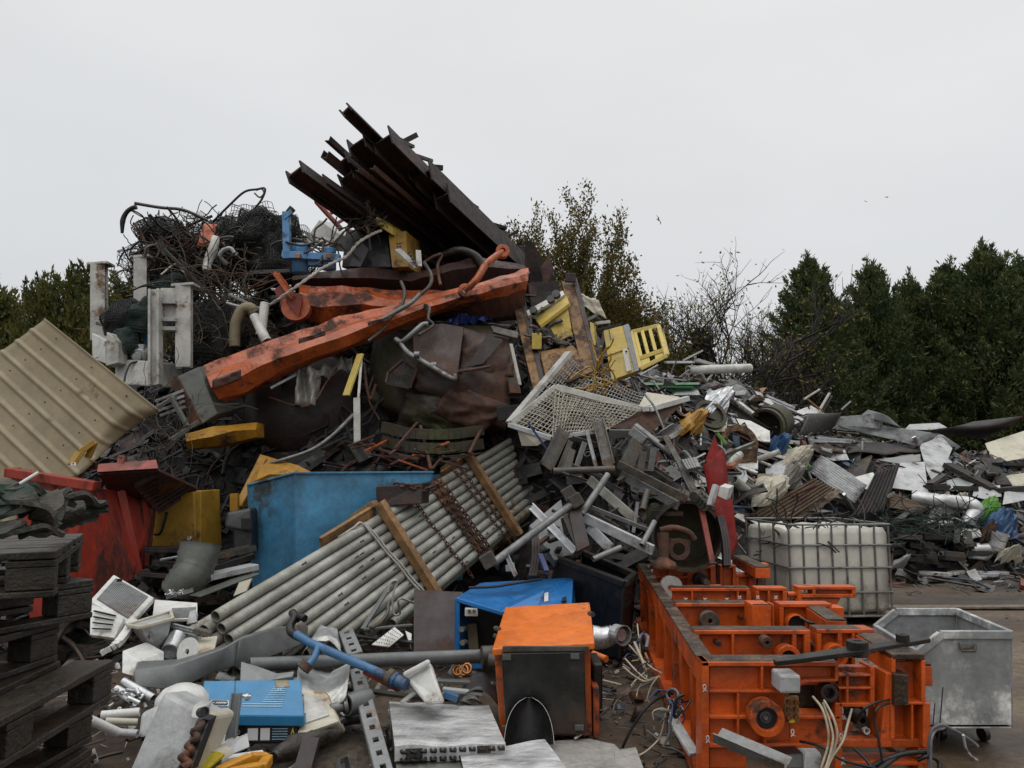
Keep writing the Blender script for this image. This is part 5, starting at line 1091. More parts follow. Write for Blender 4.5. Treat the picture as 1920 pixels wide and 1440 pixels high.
for k in range(4): m = MB(); m.cyl(P(366+k*7, 1184+k*2, 5.25), P(372+k*7, 1180+k*2, 5.3), .018, 10); part(t, 'bolt', m, K['galv'])
m = MB(); m.disc(P(352, 1222, 5.0), (-.5, -1, .3), .085, .012, 24, .018); one('white_disc', m, K['white_clean'], 'round white disc with a hole leaning on the grey duct', 'disc')
pplate('white_sheet', [(362, 1228, 5.0), (402, 1218, 5.1), (408, 1192, 5.4), (372, 1196, 5.35)], .015, 'cream', 'cream white panel under the pipe ends', 'panel')
slab('white_box', [(228, 1262, 4.75), (262, 1272, 4.7), (264, 1240, 4.8), (229, 1220, 4.85)], (.03, .25, 0), 'white_clean', 'small white box at the left end of the grey duct', 'box')
# grey sheet-metal duct: two halves meeting at a shoulder
t = thing('sheet_duct', 'long bent grey sheet-metal duct lying below the pipe ends', 'duct', P(400, 1290, 4.9))
m = MB(); m.loft([[P(252, 1288, 4.6), P(250, 1258, 4.65), P(258, 1240, 4.8), P(262, 1240, 5.0)], [P(330, 1296, 4.65), P(330, 1246, 4.7), P(335, 1236, 4.85), P(338, 1240, 5.1)], [P(400, 1262, 4.9), P(420, 1215, 4.95), P(425, 1210, 5.0), P(428, 1215, 5.3)], [P(460, 1245, 5.05), P(452, 1195, 5.1), P(455, 1192, 5.15), P(460, 1200, 5.4)]], True, 5); part(t, 'left_half', m, K['grey_duct'], .01)
m = MB(); m.loft([[P(440, 1256, 4.98), P(448, 1198, 5.04), P(452, 1193, 5.1), P(460, 1200, 5.4)], [P(520, 1228, 5.3), P(510, 1178, 5.35), P(514, 1176, 5.4), P(520, 1182, 5.6)], [P(576, 1206, 5.6), P(574, 1168, 5.65), P(576, 1170, 5.7), P(578, 1175, 5.8)]], True, 5); part(t, 'right_half', m, K['grey_duct'], .01)
# long grey pipe with coupling, grey bracket
t = thing('grey_pipe', 'long dark grey pipe lying level from the sheet duct to the orange cabinet', 'pipe', P(700, 1250, 5.2))
m = MB(); m.cyl(P(468, 1246, 4.95), P(912, 1230, 5.6), .042, 16, .048, .8); part(t, 'tube', m, K['grey_duct'])
m = MB(); m.cyl(P(903, 1230, 5.5), P(925, 1229, 5.52), .066, 14); m.cyl(P(915, 1238, 5.4), P(928, 1240, 5.4), .05, 10); part(t, 'coupling', m, K['galv_dark'], .006)
pplate('grey_bracket', [(450, 1282, 4.7), (500, 1276, 4.75), (548, 1268, 4.8), (552, 1258, 4.85), (520, 1262, 4.85), (480, 1248, 4.9), (452, 1240, 4.9)], .05, 'grey_paint', 'grey cut-out bracket plate under the left end of the long grey pipe', 'bracket', bevel=.005)
# blue pipe with hook
t = thing('blue_pipe', 'light blue pipe with a rusty hooked end and a short branch', 'pipe', P(650, 1300, 5))
m = MB(); m.tube([P(556, 1190, 5.15), P(580, 1205, 5.05), P(735, 1272, 4.75)], .027, 12); part(t, 'tube', m, K['blue_pipe'])
m = MB(); m.tube(spline([P(562, 1195, 5.13), P(546, 1185, 5.2), P(545, 1172, 5.25), P(553, 1158, 5.3), P(548, 1148, 5.35)], 6), .027, 12); m.tube(spline([P(556, 1162, 5.3), P(562, 1156, 5.28), P(572, 1160, 5.25)], 5), .025, 8); part(t, 'hook', m, K['dark_steel'])
m = MB(); m.tube([P(597, 1213, 5.0), P(590, 1232, 4.95), P(577, 1248, 4.9)], .021, 10); part(t, 'branch', m, K['blue_pipe'])
m = MB(); m.cyl(P(578, 1244, 4.9), P(568, 1256, 4.88), .04, 10); part(t, 'branch_flange', m, K['rust'])
m = MB(); m.cyl(P(735, 1272, 4.75), P(762, 1284, 4.7), .036, 12); m.disc(P(737, 1273, 4.74), (1, -.3, -.45), .045, .03, 14); part(t, 'coupling', m, K['blue_pipe'])
m = MB(); m.disc(P(730, 1270, 4.74), (1, -.3, -.45), .05, .03, 12); part(t, 'clamp', m, K['galv_dark'])
pbar('red_bar', (684, 1258, 4.95), (748, 1292, 4.75), .035, .03, 'red', 'red bar lying just below the blue pipe', 'bar')
pbar('blue_bar', (832, 1300, 4.9), (858, 1310, 4.9), .05, .04, 'blue_pipe', 'short blue bar end behind the radiator blocks', 'bar')
# silver sheets between pipe and slotted rail
m = MB(); m.sheet(P(565, 1228, 5.4), P(640, 1222, 5.5), P(632, 1178, 5.9), P(600, 1172, 5.9), 12, 8, lambda u, v: .10*math.sin(u*math.pi)*(1-v)+wob(.02)(u, v), .006); one('silver_hood', m, K['skip_galv'], 'rounded silver sheet-metal hood behind the blue pipe', 'hood')
m = MB(); m.sheet(P(556, 1310, 4.7), P(650, 1322, 4.6), P(660, 1250, 5.1), P(562, 1252, 5.1), 12, 10, lambda u, v: .03*math.cos(u*6)+wob(.015)(u, v)+(.03 if u > .93 or u < .06 else 0), .008); one('silver_chute', m, K['skip_galv'], 'flat silver sheet chute below the blue pipe branch', 'chute')
t = thing('plastic_casing', 'cream plastic machine casing right of the blue meter box', 'casing', P(600, 1385, 4.4))
q = [P(556, 1380, 4.35), P(636, 1352, 4.45), P(612, 1295, 4.75), P(556, 1290, 4.75)]; m = MB(); m.hexa(q+[p+V((.02, .12, -.10)) for p in q]); part(t, 'shell', m, K['cream'], .02)
cc = sum(q, V((0, 0, 0)))/4; nn = (q[1]-q[0]).cross(q[3]-q[0]).normalized(); nn = nn if nn.y < 0 else -nn; m = MB(); m.plate([cc+(p-cc)*.6+nn*.008 for p in q], .01); part(t, 'recessed_panel', m, K['white'], .004)
t = thing('pipe_joint', 'small metal pipe joint lying right of the cream casing', 'pipe joint', P(660, 1335, 4.7))
m = MB(); m.cyl(P(620, 1330, 4.6), P(650, 1322, 4.65), .03, 12, .03, .8); m.disc(P(650, 1322, 4.64), (1, .2, .2), .045, .02, 14); part(t, 'tube', m, K['galv'])
m = MB(); m.cyl(P(650, 1322, 4.64), P(690, 1312, 4.75), .06, 14, .07, .8); part(t, 'socket', m, K['grey_duct'])
m = MB(); m.tube(spline([P(555, 1392, 4.35), P(600, 1372, 4.5), P(645, 1352, 4.7), P(690, 1345, 4.9)], 6), .03, 10); m.bar(P(590, 1384, 4.38), P(645, 1348, 4.55), .03, .02); one('rubber_strip', m, K['dark_plastic'], 'dark rubber strip lying below the cream casing', 'strip')
# slotted steel rail (holes are real openings)
def slotted(a, b, w, th, n, hole, label, mt='grey_paint', up=Z):
    x, y, z = basis(a, b, up); L = (b-a).length; t = thing('slotted_rail', label, 'slotted rail', min(a, b, key=lambda p: p.z), None); m = MB(); st = L/n
    for s in (-1, 1): m.bar(a+x*s*w*.34, b+x*s*w*.34, w*.33, th, y)
    for k in range(n+1): m.bar(a+z*max(0, (k*st-st*(1-hole)/2)), a+z*min(L, (k*st+st*(1-hole)/2)), w*.44, th, y)
    m.bar(a+x*w*.49-y*.03, b+x*w*.49-y*.03, .008, .06, y); m.bar(a-x*w*.49-y*.03, b-x*w*.49-y*.03, .008, .06, y); part(t, 'rail', m, K[mt], .003)
    for k in range(n): c = a+z*(k+.5)*st; m = MB(); m.bar(c-z*st*hole*.42-y*.035, c+z*st*hole*.42-y*.035, w*.42, .02, y); part(t, 'slot_shade', m, K['black'])  # black strips behind the slots paint the shade seen through them
    return t
slotted(P(668, 1254, 5.0), P(722, 1452, 4.1), .085, .012, 9, .36, 'long pale steel rail with a row of dark slots running towards the camera', up=V((.2, -1, .75)))
slotted(P(648, 1182, 5.9), P(666, 1226, 5.5), .10, .012, 4, .36, 'short end of slotted steel rail showing above the long grey pipe', up=V((.2, -1, .6)))
t = thing('perforated_plate', 'small pale plate with rows of holes lying left of the rusty plate', 'plate', P(725, 1210, 6.2)); q = [P(697, 1208, 6.0), P(730, 1212, 6.0), P(757, 1190, 6.2), P(740, 1175, 6.3)]
m = MB(); m.plate(q, .01); part(t, 'sheet', m, K['white_clean'], .002)
for j in range(5):
    for i in range(6):
        a = q[0].lerp(q[1], .12+i*.15); b = q[3].lerp(q[2], .12+i*.15); c = a.lerp(b, .12+j*.18); m = MB(); m.bar(c+V((0, -.008, .006)), c+V((.006, -.008, .007)), .006, .006); part(t, 'hole', m, K['black'])
pplate('white_sliver', [(760, 1182, 6.3), (772, 1188, 6.3), (771, 1218, 6.2)], .01, 'white_clean', 'pointed white sliver of sheet left of the rusty plate', 'sliver')
t = thing('plastic_funnel', 'white plastic feed hopper lying above the radiator blocks', 'funnel', P(800, 1318, 4.75))
m = MB(); m.loft([[P(757, 1270, 4.75), P(806, 1240, 4.75), P(812, 1248, 5.0), P(764, 1272, 5.0)], [P(800, 1322, 4.6), P(835, 1318, 4.6), P(832, 1318, 4.8), P(802, 1322, 4.8)]]); part(t, 'body', m, K['white_clean'], .018)
m = MB(); m.bar(P(757, 1266, 4.72), P(806, 1240, 4.72), .04, .03); part(t, 'lip', m, K['white_clean'], .012)
m = MB(); m.bar(P(752, 1318, 4.7), P(782, 1295, 4.75), .03, .02); part(t, 'handle', m, K['white'], .006)
# ================================================================ blue meter box
def text(parent, name, s, o, xd, yd, size, m, ext=.0015, label=None):
    cu = bpy.data.curves.new(name, 'FONT'); cu.body = s; cu.size = size; cu.extrude = ext; cu.align_x = 'CENTER'; cu.align_y = 'CENTER'; cu.shear = .25 if 'meter' in s else 0
    tmp = bpy.data.objects.new(name, cu); me = bpy.data.meshes.new_from_object(tmp); bpy.data.objects.remove(tmp)
    xd = xd.normalized(); yd = (yd-xd*yd.dot(xd)).normalized(); zd = xd.cross(yd); M_ = Matrix((xd, yd, zd)).transposed(); mb = MB()
    mb.add([o+M_ @ V(v.co) for v in me.vertices], [tuple(p.vertices) for p in me.polygons]); return part(parent, name, mb, K[m])
t = thing('meter_box', 'blue metal meter box with white stripes and a black base, lying in the scrap', 'meter box', P(470, 1395, 4.35))
bl, br, tr, tl = P(376, 1340, 4.38), P(570, 1342, 4.38), P(564, 1274, 4.66), P(382, 1276, 4.66); xd = (br-bl).normalized(); ud = (tl-bl).normalized(); nn = xd.cross(ud).normalized()
if nn.y > 0: nn = -nn
dn = V((0, .03, -.06)); m = MB(); m.hexa([bl, br, tr, tl]+[p-nn*.06 for p in (bl, br, tr, tl)]); part(t, 'lid', m, K['blue_cover'], .006)
m = MB(); q = [bl+V((.0, .0, -.055)), br+V((0, 0, -.055)), br+V((0, 0, -.003)), bl+V((0, 0, -.003))]; m.hexa(q+[p+V((-.004, .06, 0)) for p in q]); part(t, 'lower_lip', m, K['blue_cover'], .004)
m = MB(); q = [bl+V((.07, .02, -.16)), br+V((-.03, .02, -.15)), br+V((-.03, .02, -.056)), bl+V((.07, .02, -.056))]; m.hexa(q+[p+V((-.01, .2, 0)) for p in q]); part(t, 'base', m, K['black'], .004)
def lid(u, v, lift=.003): return bl+(br-bl)*u+((tl-bl)*(1-u)+(tr-br)*u)*v+nn*lift
m = MB(); m.bar(lid(.325, 0), lid(.325, 1), .004, .002, nn); m.bar(lid(0, .04), lid(.32, .04), .004, .002, nn); part(t, 'seam', m, K['sign_black'])
for k in range(11):
    v = .14+k*.062; m = MB(); x0 = (.40 if k < 2 else .60+.0165*(k-2)); m.bar(lid(x0+.0, v+.09), lid(.79+.007*k, v+.09), .006-.0003*k, .002, nn); part(t, 'stripe', m, K['stripe'])
c = lid(.18, .30); m = MB()
for (w, h, l_, mt_) in ((.100, .052, .003, 'sign_white'), (.092, .044, .005, 'sign_black')):
    m = MB(); q = []
    for cx_, cy_, a0 in ((1, 1, 0), (-1, 1, 90), (-1, -1, 180), (1, -1, 270)):
        for k in range(5): an = R(a0+k*22.5); q.append(c+nn*l_+xd*(cx_*(w/2-.012)+.012*math.cos(an))+ud*(cy_*(h/2-.012)+.012*math.sin(an)))
    m.plate(q, .002, nn); part(t, 'badge' if mt_ == 'sign_black' else 'badge_border', m, K[mt_])
text(t, 'badge_lettering', '\u00b5 meter', c+nn*.006, xd, ud, .027, 'sign_white')
text(t, 'lid_mark', '\u00b5', lid(.78, .72), xd, ud, .05, 'stripe')
m = MB(); m.sheet(lid(.74, .74, .004), lid(.88, .78, .004), lid(.86, .98, .004), lid(.73, .97, .004), 6, 6, wob(.004), .004); part(t, 'stain', m, K['tan'])
fb = lambda u, v: q0[0]+(q0[1]-q0[0])*u+(q0[3]-q0[0])*v+V((0, -.004, 0)); q0 = [bl+V((.07, .02, -.16)), br+V((-.03, .02, -.15)), br+V((-.03, .02, -.056)), bl+V((.07, .02, -.056))]
for u0, u1, mt_, nm in ((.38, .98, 'dark_plastic', 'rating_plate'), (.40, .52, 'sign_white', 'label_plate'), (.55, .66, 'sign_white', 'label_plate')):
    e_ = .0 if nm == 'rating_plate' else .003; m = MB(); m.plate([fb(u0, .2 if e_ else .1)+V((0, -e_, 0)), fb(u1, .2 if e_ else .1)+V((0, -e_, 0)), fb(u1, .8 if e_ else .9)+V((0, -e_, 0)), fb(u0, .8 if e_ else .9)+V((0, -e_, 0))], .003); part(t, nm, m, K[mt_])
m = MB()
for k in range(5): m.bar(fb(.69, .25+k*.13)+V((0, -.004, 0)), fb(.87, .25+k*.13)+V((0, -.004, 0)), .004, .002, V((0, 1, 0)))
part(t, 'small_print', m, K['stripe'])
m = MB(); m.plate([fb(.89, .2)+V((0, -.004, 0)), fb(.97, .2)+V((0, -.004, 0)), fb(.93, .85)+V((0, -.004, 0))], .003); part(t, 'warning_triangle', m, K['sign_yellow'])
m = MB(); m.bar(fb(.93, .36)+V((0, -.007, 0)), fb(.93, .6)+V((0, -.007, 0)), .005, .003); part(t, 'warning_bolt', m, K['sign_black'])
m = MB(); m.disc(fb(.28, .6), (0, -1, 0), .014, .01, 14, .009); part(t, 'socket', m, K['alu'])
t = thing('steel_post', 'grey steel post with a wing bolt leaning in front of the blue meter box', 'post', P(440, 1390, 4.2))
m = MB(); m.cbeam(P(434, 1390, 4.15), P(446, 1300, 4.22), .05, .03, .006, V((0, -1, 0))); part(t, 'channel', m, K['grey_paint'])
m = MB(); m.cyl(P(455, 1305, 4.15), P(470, 1306, 4.15), .008, 8); m.disc(P(464, 1307, 4.15), (1, 0, .2), .018, .02, 8); part(t, 'wing_bolt', m, K['alu'])
# ================================================================ lower left corner
t = thing('burnt_heater', 'tall pale heater case with burnt rusty coil exposed, at the lower left', 'heater', P(310, 1460, 3.9))
q = [P(236, 1458, 3.7), P(318, 1472, 3.65), P(384, 1336, 3.85), P(306, 1296, 3.95)]; m = MB(); m.hexa(q+[p+V((.02, .22, -.05)) for p in q]); part(t, 'case', m, K['pale_metal'], .02)
q = [P(325, 1470, 3.65), P(352, 1460, 3.65), P(405, 1342, 3.85), P(388, 1330, 3.85)]; m = MB(); m.hexa(q+[p+V((.02, .22, -.05)) for p in q]); part(t, 'side_panel', m, K['cream'], .015)
m = MB(); m.hexa([P(335, 1440, 3.55), P(358, 1445, 3.55), P(392, 1352, 3.72), P(370, 1345, 3.75)]+[p+V((.01, .06, 0)) for p in (P(335, 1440, 3.55), P(358, 1445, 3.55), P(392, 1352, 3.72), P(370, 1345, 3.75))]); m.noisy(.01, 12); part(t, 'burnt_opening', m, K['black'])
m = MB(); qs = [P(342+k*2.6, 1438-k*6.5, 3.52+.013*k)+V((.018*math.sin(k*1.7), -.01*math.cos(k*2.3), 0)) for k in range(14)]; m.tube(spline(qs, 4), .016, 7); m.noisy(.012, 20); part(t, 'burnt_coil', m, K['rust'])
m = MB(); m.cyl(P(376, 1336, 3.74), P(384, 1334, 3.70), .022, 14, .022, .7); part(t, 'pipe_stub', m, K['black'])
m = MB(); m.hexa([P(356, 1345, 3.74), P(376, 1350, 3.74), P(384, 1326, 3.8), P(362, 1322, 3.8)]+[p+V((0, .1, 0)) for p in (P(356, 1345, 3.74), P(376, 1350, 3.74), P(384, 1326, 3.8), P(362, 1322, 3.8))]); part(t, 'connector', m, K['white'], .008)
m = MB(); c = P(342, 1312, 4.35); m.lathe(c-Z*.06, c+Z*.085, [(0, .14), (.5, .135), (.8, .10), (.95, .05), (1, .01)], 20); one('plastic_dome', m, K['white_clean'], 'white domed plastic lid behind the burnt heater', 'lid')
slab('white_duct', [(256, 1385, 4.1), (292, 1380, 4.1), (294, 1325, 4.2), (262, 1338, 4.2)], (.05, .25, .0), 'pale_metal', 'pale rounded sheet box just left of the burnt heater', 'box', .02)
for a, b, w, mt, lb, nm in [((190, 1342, 4.3), (262, 1336, 4.35), .05, 'white_clean', 'white plastic pipe lying level left of the burnt heater', 'plastic_pipe'), ((198, 1352, 4.2), (258, 1354, 4.25), .035, 'cream', 'cream flat strip below the level white pipe', 'plastic_strip'), ((170, 1350, 4.0), (222, 1374, 4.1), .045, 'white_clean', 'white plastic pipe slanting down towards the burnt heater', 'plastic_pipe'), ((200, 1372, 4.1), (258, 1376, 4.1), .04, 'pale_metal', 'pale pipe below the slanting white pipe', 'plastic_pipe')]:
    m = MB(); m.cyl(P(*a), P(*b), w/2, 12, None, .7); one(nm, m, K[mt], lb, 'pipe', None)
rs = random.Random(5)
m0 = [((232, 1278, 4.6), (288, 1310, 4.5)), ((218, 1292, 4.55), (252, 1312, 4.5)), ((240, 1308, 4.4), (262, 1318, 4.4)), ((225, 1302, 4.5), (246, 1316, 4.4))]
for i, (a, b) in enumerate(m0): m = MB(); m.cyl(P(*a), P(*b), .024 if i < 2 else .012, 12, None, .8); one('aluminium_tube', m, K['alu'], ['longest bright aluminium tube right of the pallets', 'shorter bright aluminium tube beside the longest one', 'small thin aluminium tube nearest the burnt heater', 'small thin aluminium tube nearest the pallets'][i], 'tube', 'aluminium tubes right of the pallets')
m = MB()
for i in range(16): c = P(rs.uniform(212, 275), rs.uniform(1290, 1335), 4.5); m.cyl(c, c+V((rs.uniform(-.03, .03), -.03, rs.uniform(-.02, .02))), .011, 8, None, .6)
one('tube_ends', m, K['alu'], 'cluster of small shiny tube ends right of the pallets', 'tube ends', kind='stuff')
pplate('white_plate', [(368, 1420, 4.0), (420, 1408, 4.0), (466, 1385, 4.1), (400, 1368, 4.3), (380, 1378, 4.25)], .012, 'white_clean', 'white folded sheet plate in front of the blue meter box', 'plate')
pplate('grey_plate', [(372, 1425, 3.9), (392, 1432, 3.9), (468, 1400, 4.0), (464, 1374, 4.05), (405, 1400, 3.95)], .012, 'pale_metal', 'grey upturned edge of a folded plate below the white plate', 'plate')
pbar('white_strip', (412, 1424, 3.9), (494, 1412, 4.0), .045, .02, 'white_clean', 'short white plastic strip at the bottom near the orange crate', 'strip')
m = MB(); m.bar(P(372, 1446, 3.75), P(412, 1412, 3.85), .07, .015); one('yellow_strip', m, K['yellow_tape'], 'bright yellow strip at the bottom edge of the photo', 'strip', bevel=.003)
t = thing('plastic_crate', 'broken orange yellow plastic crate corner at the bottom edge of the photo', 'crate', P(450, 1460, 3.8))
for a, b in (((408, 1450, 3.75), (470, 1422, 3.9)), ((470, 1422, 3.9), (502, 1422, 3.95)), ((502, 1424, 3.95), (490, 1442, 3.8)), ((432, 1452, 3.7), (488, 1440, 3.8))): m = MB(); m.bar(P(*a), P(*b), .05, .05); part(t, 'rim', m, K['yellow_plastic'], .008)
m = MB(); m.cyl(P(398, 1430, 3.85), P(420, 1418, 3.95), .05, 14, .05, .75); one('pipe_stub', m, K['cream'], 'short dirty pale pipe stub behind the yellow strip', 'pipe stub')
# dirt heap and stump near the bottom
m = MB(); m.sheet(G(505, 1445), G(760, 1470), G(690, 1352), G(520, 1372), 30, 20, lambda u, v: .10*math.sin(u*math.pi)*math.sin(v*math.pi)+.05*mnoise.noise(V((u*6, v*6, 0)))*math.sin(u*math.pi)*math.sin(v*math.pi)-.005, .05); o = one('dirt_mound', m, K['dirt'], None, None, kind='structure')
m = MB(); m.tube(spline([P(515, 1425, 4.1), P(560, 1392, 4.25), P(600, 1385, 4.3), P(640, 1378, 4.45)], 5), [.03, .045, .055, .05, .06, .05, .05, .045, .05, .04, .04, .03, .03, .03, .02, .02][:16], 8); m.noisy(.02, 9); one('root_piece', m, K['wood_dark'], 'muddy piece of root or old hose lying on the dirt mound', 'root')
m = MB(); m.bar(P(566, 1452, 3.95), P(584, 1388, 4.1), .08, .05); m.noisy(.008, 9); one('rusty_stake', m, K['drum'], 'short red-brown stake standing in the dirt at the bottom', 'stake')
# ================================================================ blue cabinet, orange cabinet
t = thing('blue_cabinet', 'bright blue steel cabinet with an open dark front behind the orange cabinet', 'cabinet', G(900, 1250))
fl0, fl1 = P(858, 1252, 6.3), P(858, 1122, 6.3); fr1, br1, bl1 = P(1072, 1132, 6.3), P(1075, 1083, 7.2), P(905, 1093, 7.2); fr0 = V((fr1.x, fr1.y, fl0.z))
m = MB(); bk = V((.18, .9, 0)); m.plate([fl0+bk, fr0+bk, V((br1.x, br1.y, br1.z)), bl1], .02); m.plate([V((fl0.x, fl0.y, fl0.z)), fl0+bk, bl1, fl1], .025); m.plate([fr0, fr0+bk, br1, fr1], .025); part(t, 'shell', m, K['blue_cab'], .006)
mid = P(985, 1122, 6.35); e1, e2 = P(1010, 1135, 6.3), P(1022, 1108, 6.55)
m = MB(); m.plate([fl1, P(940, 1146, 6.1), e1, e2, br1, bl1], .02); part(t, 'sloped_top', m, K['blue_cab'], .006)
m = MB(); m.plate([e1, fr1, br1, e2], .02); part(t, 'top_plate', m, K['blue_cab'], .006)
m = MB(); m.bar(P(859, 1120, 6.27), P(859, 1252, 6.27), .03, .04); m.bar(P(859, 1124, 6.27), P(945, 1150, 6.1), .05, .03); part(t, 'front_edge', m, K['blue_cab'], .004)
m = MB(); m.hexa(rect(859, 1236, 905, 1254, 6.25, .04)); part(t, 'front_sill', m, K['blue_cab'], .004)
m = MB(); m.hexa(rect(868, 1130, 960, 1248, 6.75, .02)); part(t, 'interior_shade', m, K['black'])  # black sheet inside the cabinet, its shade put into the colour
m = MB(); m.box(P(884, 1147, 6.2), (.05, 0, .0), (0, .03, 0), (0, 0, .03)); part(t, 'connector_block', m, K['white_clean'], .006)
for x in (880, 889): m = MB(); m.cyl(P(x, 1146, 6.14), P(x, 1146, 6.17), .013, 10); part(t, 'connector_pin', m, K['galv_dark'])
for (x, y) in ((867, 1180), (869, 1205)): m = MB(); m.cyl(P(x-2, y, 6.2), P(x+4, y-1, 6.25), .022, 10); part(t, 'hinge', m, K['galv'], .002)
m = MB(); m.bar(P(888, 1218, 6.5), P(884, 1170, 6.6), .08, .03); part(t, 'rusty_bracket', m, K['tan'], .004)
m = MB(); m.tube(spline([P(880, 1102, 6.6), P(925, 1100, 6.5), P(965, 1094, 6.55), P(1015, 1086, 6.8)], 5), .012, 6); part(t, 'cable', m, K['cable_black'])
m = MB(); m.plate([P(1020, 1128, 6.38), P(1028, 1126, 6.38), P(1028, 1110, 6.5), P(1021, 1112, 6.5)], .01); part(t, 'slot_edge', m, K['white_clean'])
m = MB(); m.plate([P(1052, 1128, 6.28), P(1062, 1126, 6.28), P(1062, 1118, 6.4), P(1055, 1120, 6.4)], .01); part(t, 'slot', m, K['black'])
t = thing('orange_cabinet', 'bright orange topped steel cabinet with a dark dirty front plate', 'cabinet', G(1020, 1390))
f0, f1, f2, f3 = P(938, 1388, 4.63), P(1112, 1386, 4.63), P(1108, 1204, 4.63), P(926, 1216, 4.63); b2, b3 = P(1100, 1129, 5.45), P(950, 1138, 5.45); b0 = V((b3.x, b3.y, 0)); b1 = V((b2.x, b2.y, 0))
m = MB(); m.hexa([f0+V((0, .05, 0)), f1+V((0, .05, 0)), f2+V((0, .05, -.03)), f3+V((0, .05, -.03)), b0, b1, b2-Z*.03, b3-Z*.03]); part(t, 'case', m, K['orange_side'], .006)
m = MB(); q = [f3+V((-.01, -.01, .0)), f2+V((.02, -.01, 0)), b2+V((.02, 0, 0)), b3+V((-.01, 0, 0))]; m.hexa([q[0]-Z*.04, q[1]-Z*.04, q[1], q[0], q[3]-Z*.04, q[2]-Z*.04, q[2], q[3]]); part(t, 'top_cover', m, K['orange_cab'], .008)
m = MB(); m.hexa([P(948, 1378, 4.60), P(1100, 1378, 4.60), P(1096, 1222, 4.60), P(940, 1224, 4.60)]+[p+V((0, .05, 0)) for p in (P(948, 1378, 4.60), P(1100, 1378, 4.60), P(1096, 1222, 4.60), P(940, 1224, 4.60))]); part(t, 'front_plate', m, K['glass_dark'], .008)
for (x, y) in ((950, 1232), (1078, 1230), (1086, 1364), (950, 1366)): m = MB(); m.box(P(x, y, 4.59), (.025, 0, 0), (0, .01, 0), (0, 0, .015)); part(t, 'corner_patch', m, K['grey_green'], .002)
m = MB(); m.hexa(rect(942, 1213, 1104, 1221, 4.59, .03)); part(t, 'upper_strip', m, K['galv_dark'])
for (x0, y0, x1, y1) in ((1112, 1245, 1130, 1330),): m = MB(); m.hexa(rect(x0, y0, x1, y1, 4.85, .3)); part(t, 'side_box', m, K['black'], .01)
m = MB(); m.hexa(rect(1112, 1290, 1124, 1385, 4.72, .2)); part(t, 'side_bracket', m, K['orange_side'], .006)
for (x, y) in ((1108, 1150), (932, 1178), (931, 1192)): m = MB(); m.cyl(P(x-3, y, 5.0), P(x+4, y+2, 4.95), .015, 10); part(t, 'bolt', m, K['galv_dark'], .004)
t = thing('curved_sheet', 'curved dark sheet of metal with a bright edge standing before the orange cabinet', 'sheet', P(992, 1398, 4.45)); rows = []; edge = ([], [])
for j in range(13):
    v = j/12; hw = 47*(1-.12*v)*max(.02, 1-v**2.6)**.5; row = []
    for i in range(11):
        u = i/5-1; p = P(992+hw*u, 1396-88*v, 4.40+.12*v+.11*(1-u*u)*(1-.5*v)); row.append(p)
    rows.append(row); edge[0].append(row[0]); edge[1].append(row[-1])
m = MB(); m.add([p for r_ in rows for p in r_], [(j*11+i, j*11+i+1, (j+1)*11+i+1, (j+1)*11+i) for j in range(12) for i in range(10)], True); m.add([p+V((0, .006, 0)) for r_ in rows for p in r_], [(j*11+i, (j+1)*11+i, (j+1)*11+i+1, j*11+i+1) for j in range(12) for i in range(10)], True); part(t, 'sheet', m, K['dark_steel'])
m = MB(); m.tube(edge[0]+rows[-1][1:-1]+edge[1][::-1], .0013, 5); part(t, 'bright_edge', m, K['alu'])
m = MB(); q = spline([P(1110, 1195, 6.0), P(1128, 1196, 6.0), P(1146, 1190, 6.0), P(1154, 1184, 6.0)], 10); m.tube(q, [.085-.03*i/len(q)+.008*(i % 2) for i in range(len(q))], 14); m.cyl(P(1150, 1186, 5.95), P(1170, 1192, 5.85), .05, 16, .075, .9); one('flexible_hose', m, K['alu'], 'crushed flexible metal hose lying right of the orange cabinet', 'hose')
pbar('orange_rod', (1112, 1226, 5.6), (1137, 1236, 5.5), .045, 0, 'orange_cab', 'short orange rod end lying right of the orange cabinet', 'rod', kind='tube')
t = thing('circuit_board', 'board with copper coils lying under the open blue cabinet', 'board', P(860, 1275, 5.6)); m = MB(); m.plate([P(838, 1262, 5.6), P(882, 1280, 5.3), P(900, 1262, 5.6), P(850, 1245, 5.9)], .015); part(t, 'base', m, K['grey_green'])
for k in range(4): m = MB(); c = P(858+k*6, 1264-abs(k-1)*3, 5.5); m.tube([c+V((.03*math.cos(a), .03*math.sin(a)*.5-.02, .03*math.sin(a)+.02)) for a in [R(x*36) for x in range(11)]], .012, 6); part(t, 'copper_coil', m, K['copper'])
m = MB(); m.sheet(P(856, 1318, 4.95), P(935, 1322, 4.95), P(930, 1285, 5.4), P(868, 1286, 5.4), 14, 6, lambda u, v: .09*math.sin(u*math.pi), .008); one('curved_guard', m, K['dark_plastic'], 'black curved guard sheet left of the orange cabinet', 'guard')
for a, b, w, mt, lb in [((790, 1275, 5.2), (925, 1282, 5.3), .06, 'grey_duct', 'grey flat bar behind the white feed hopper'), ((830, 1292, 5.0), (905, 1300, 5.0), .05, 'pale_metal', 'pale flat bar behind the radiator blocks'), ((650, 1290, 5.0), (800, 1310, 4.9), .06, 'wood_dark', 'dark wooden lath lying under the red bar'), ((682, 1180, 6.3), (772, 1172, 6.5), .04, 'galv', 'thin pale bar above the small perforated plate'), ((660, 1192, 6.2), (775, 1205, 6.2), .06, 'dark_steel', 'dark steel bar under the small perforated plate'), ((730, 1100, 7.0), (680, 1180, 6.5), .04, 'grey_duct', 'grey strip hanging below the white rope')]:
    pbar('flat_bar', a, b, w, .02, mt, lb, 'bar')
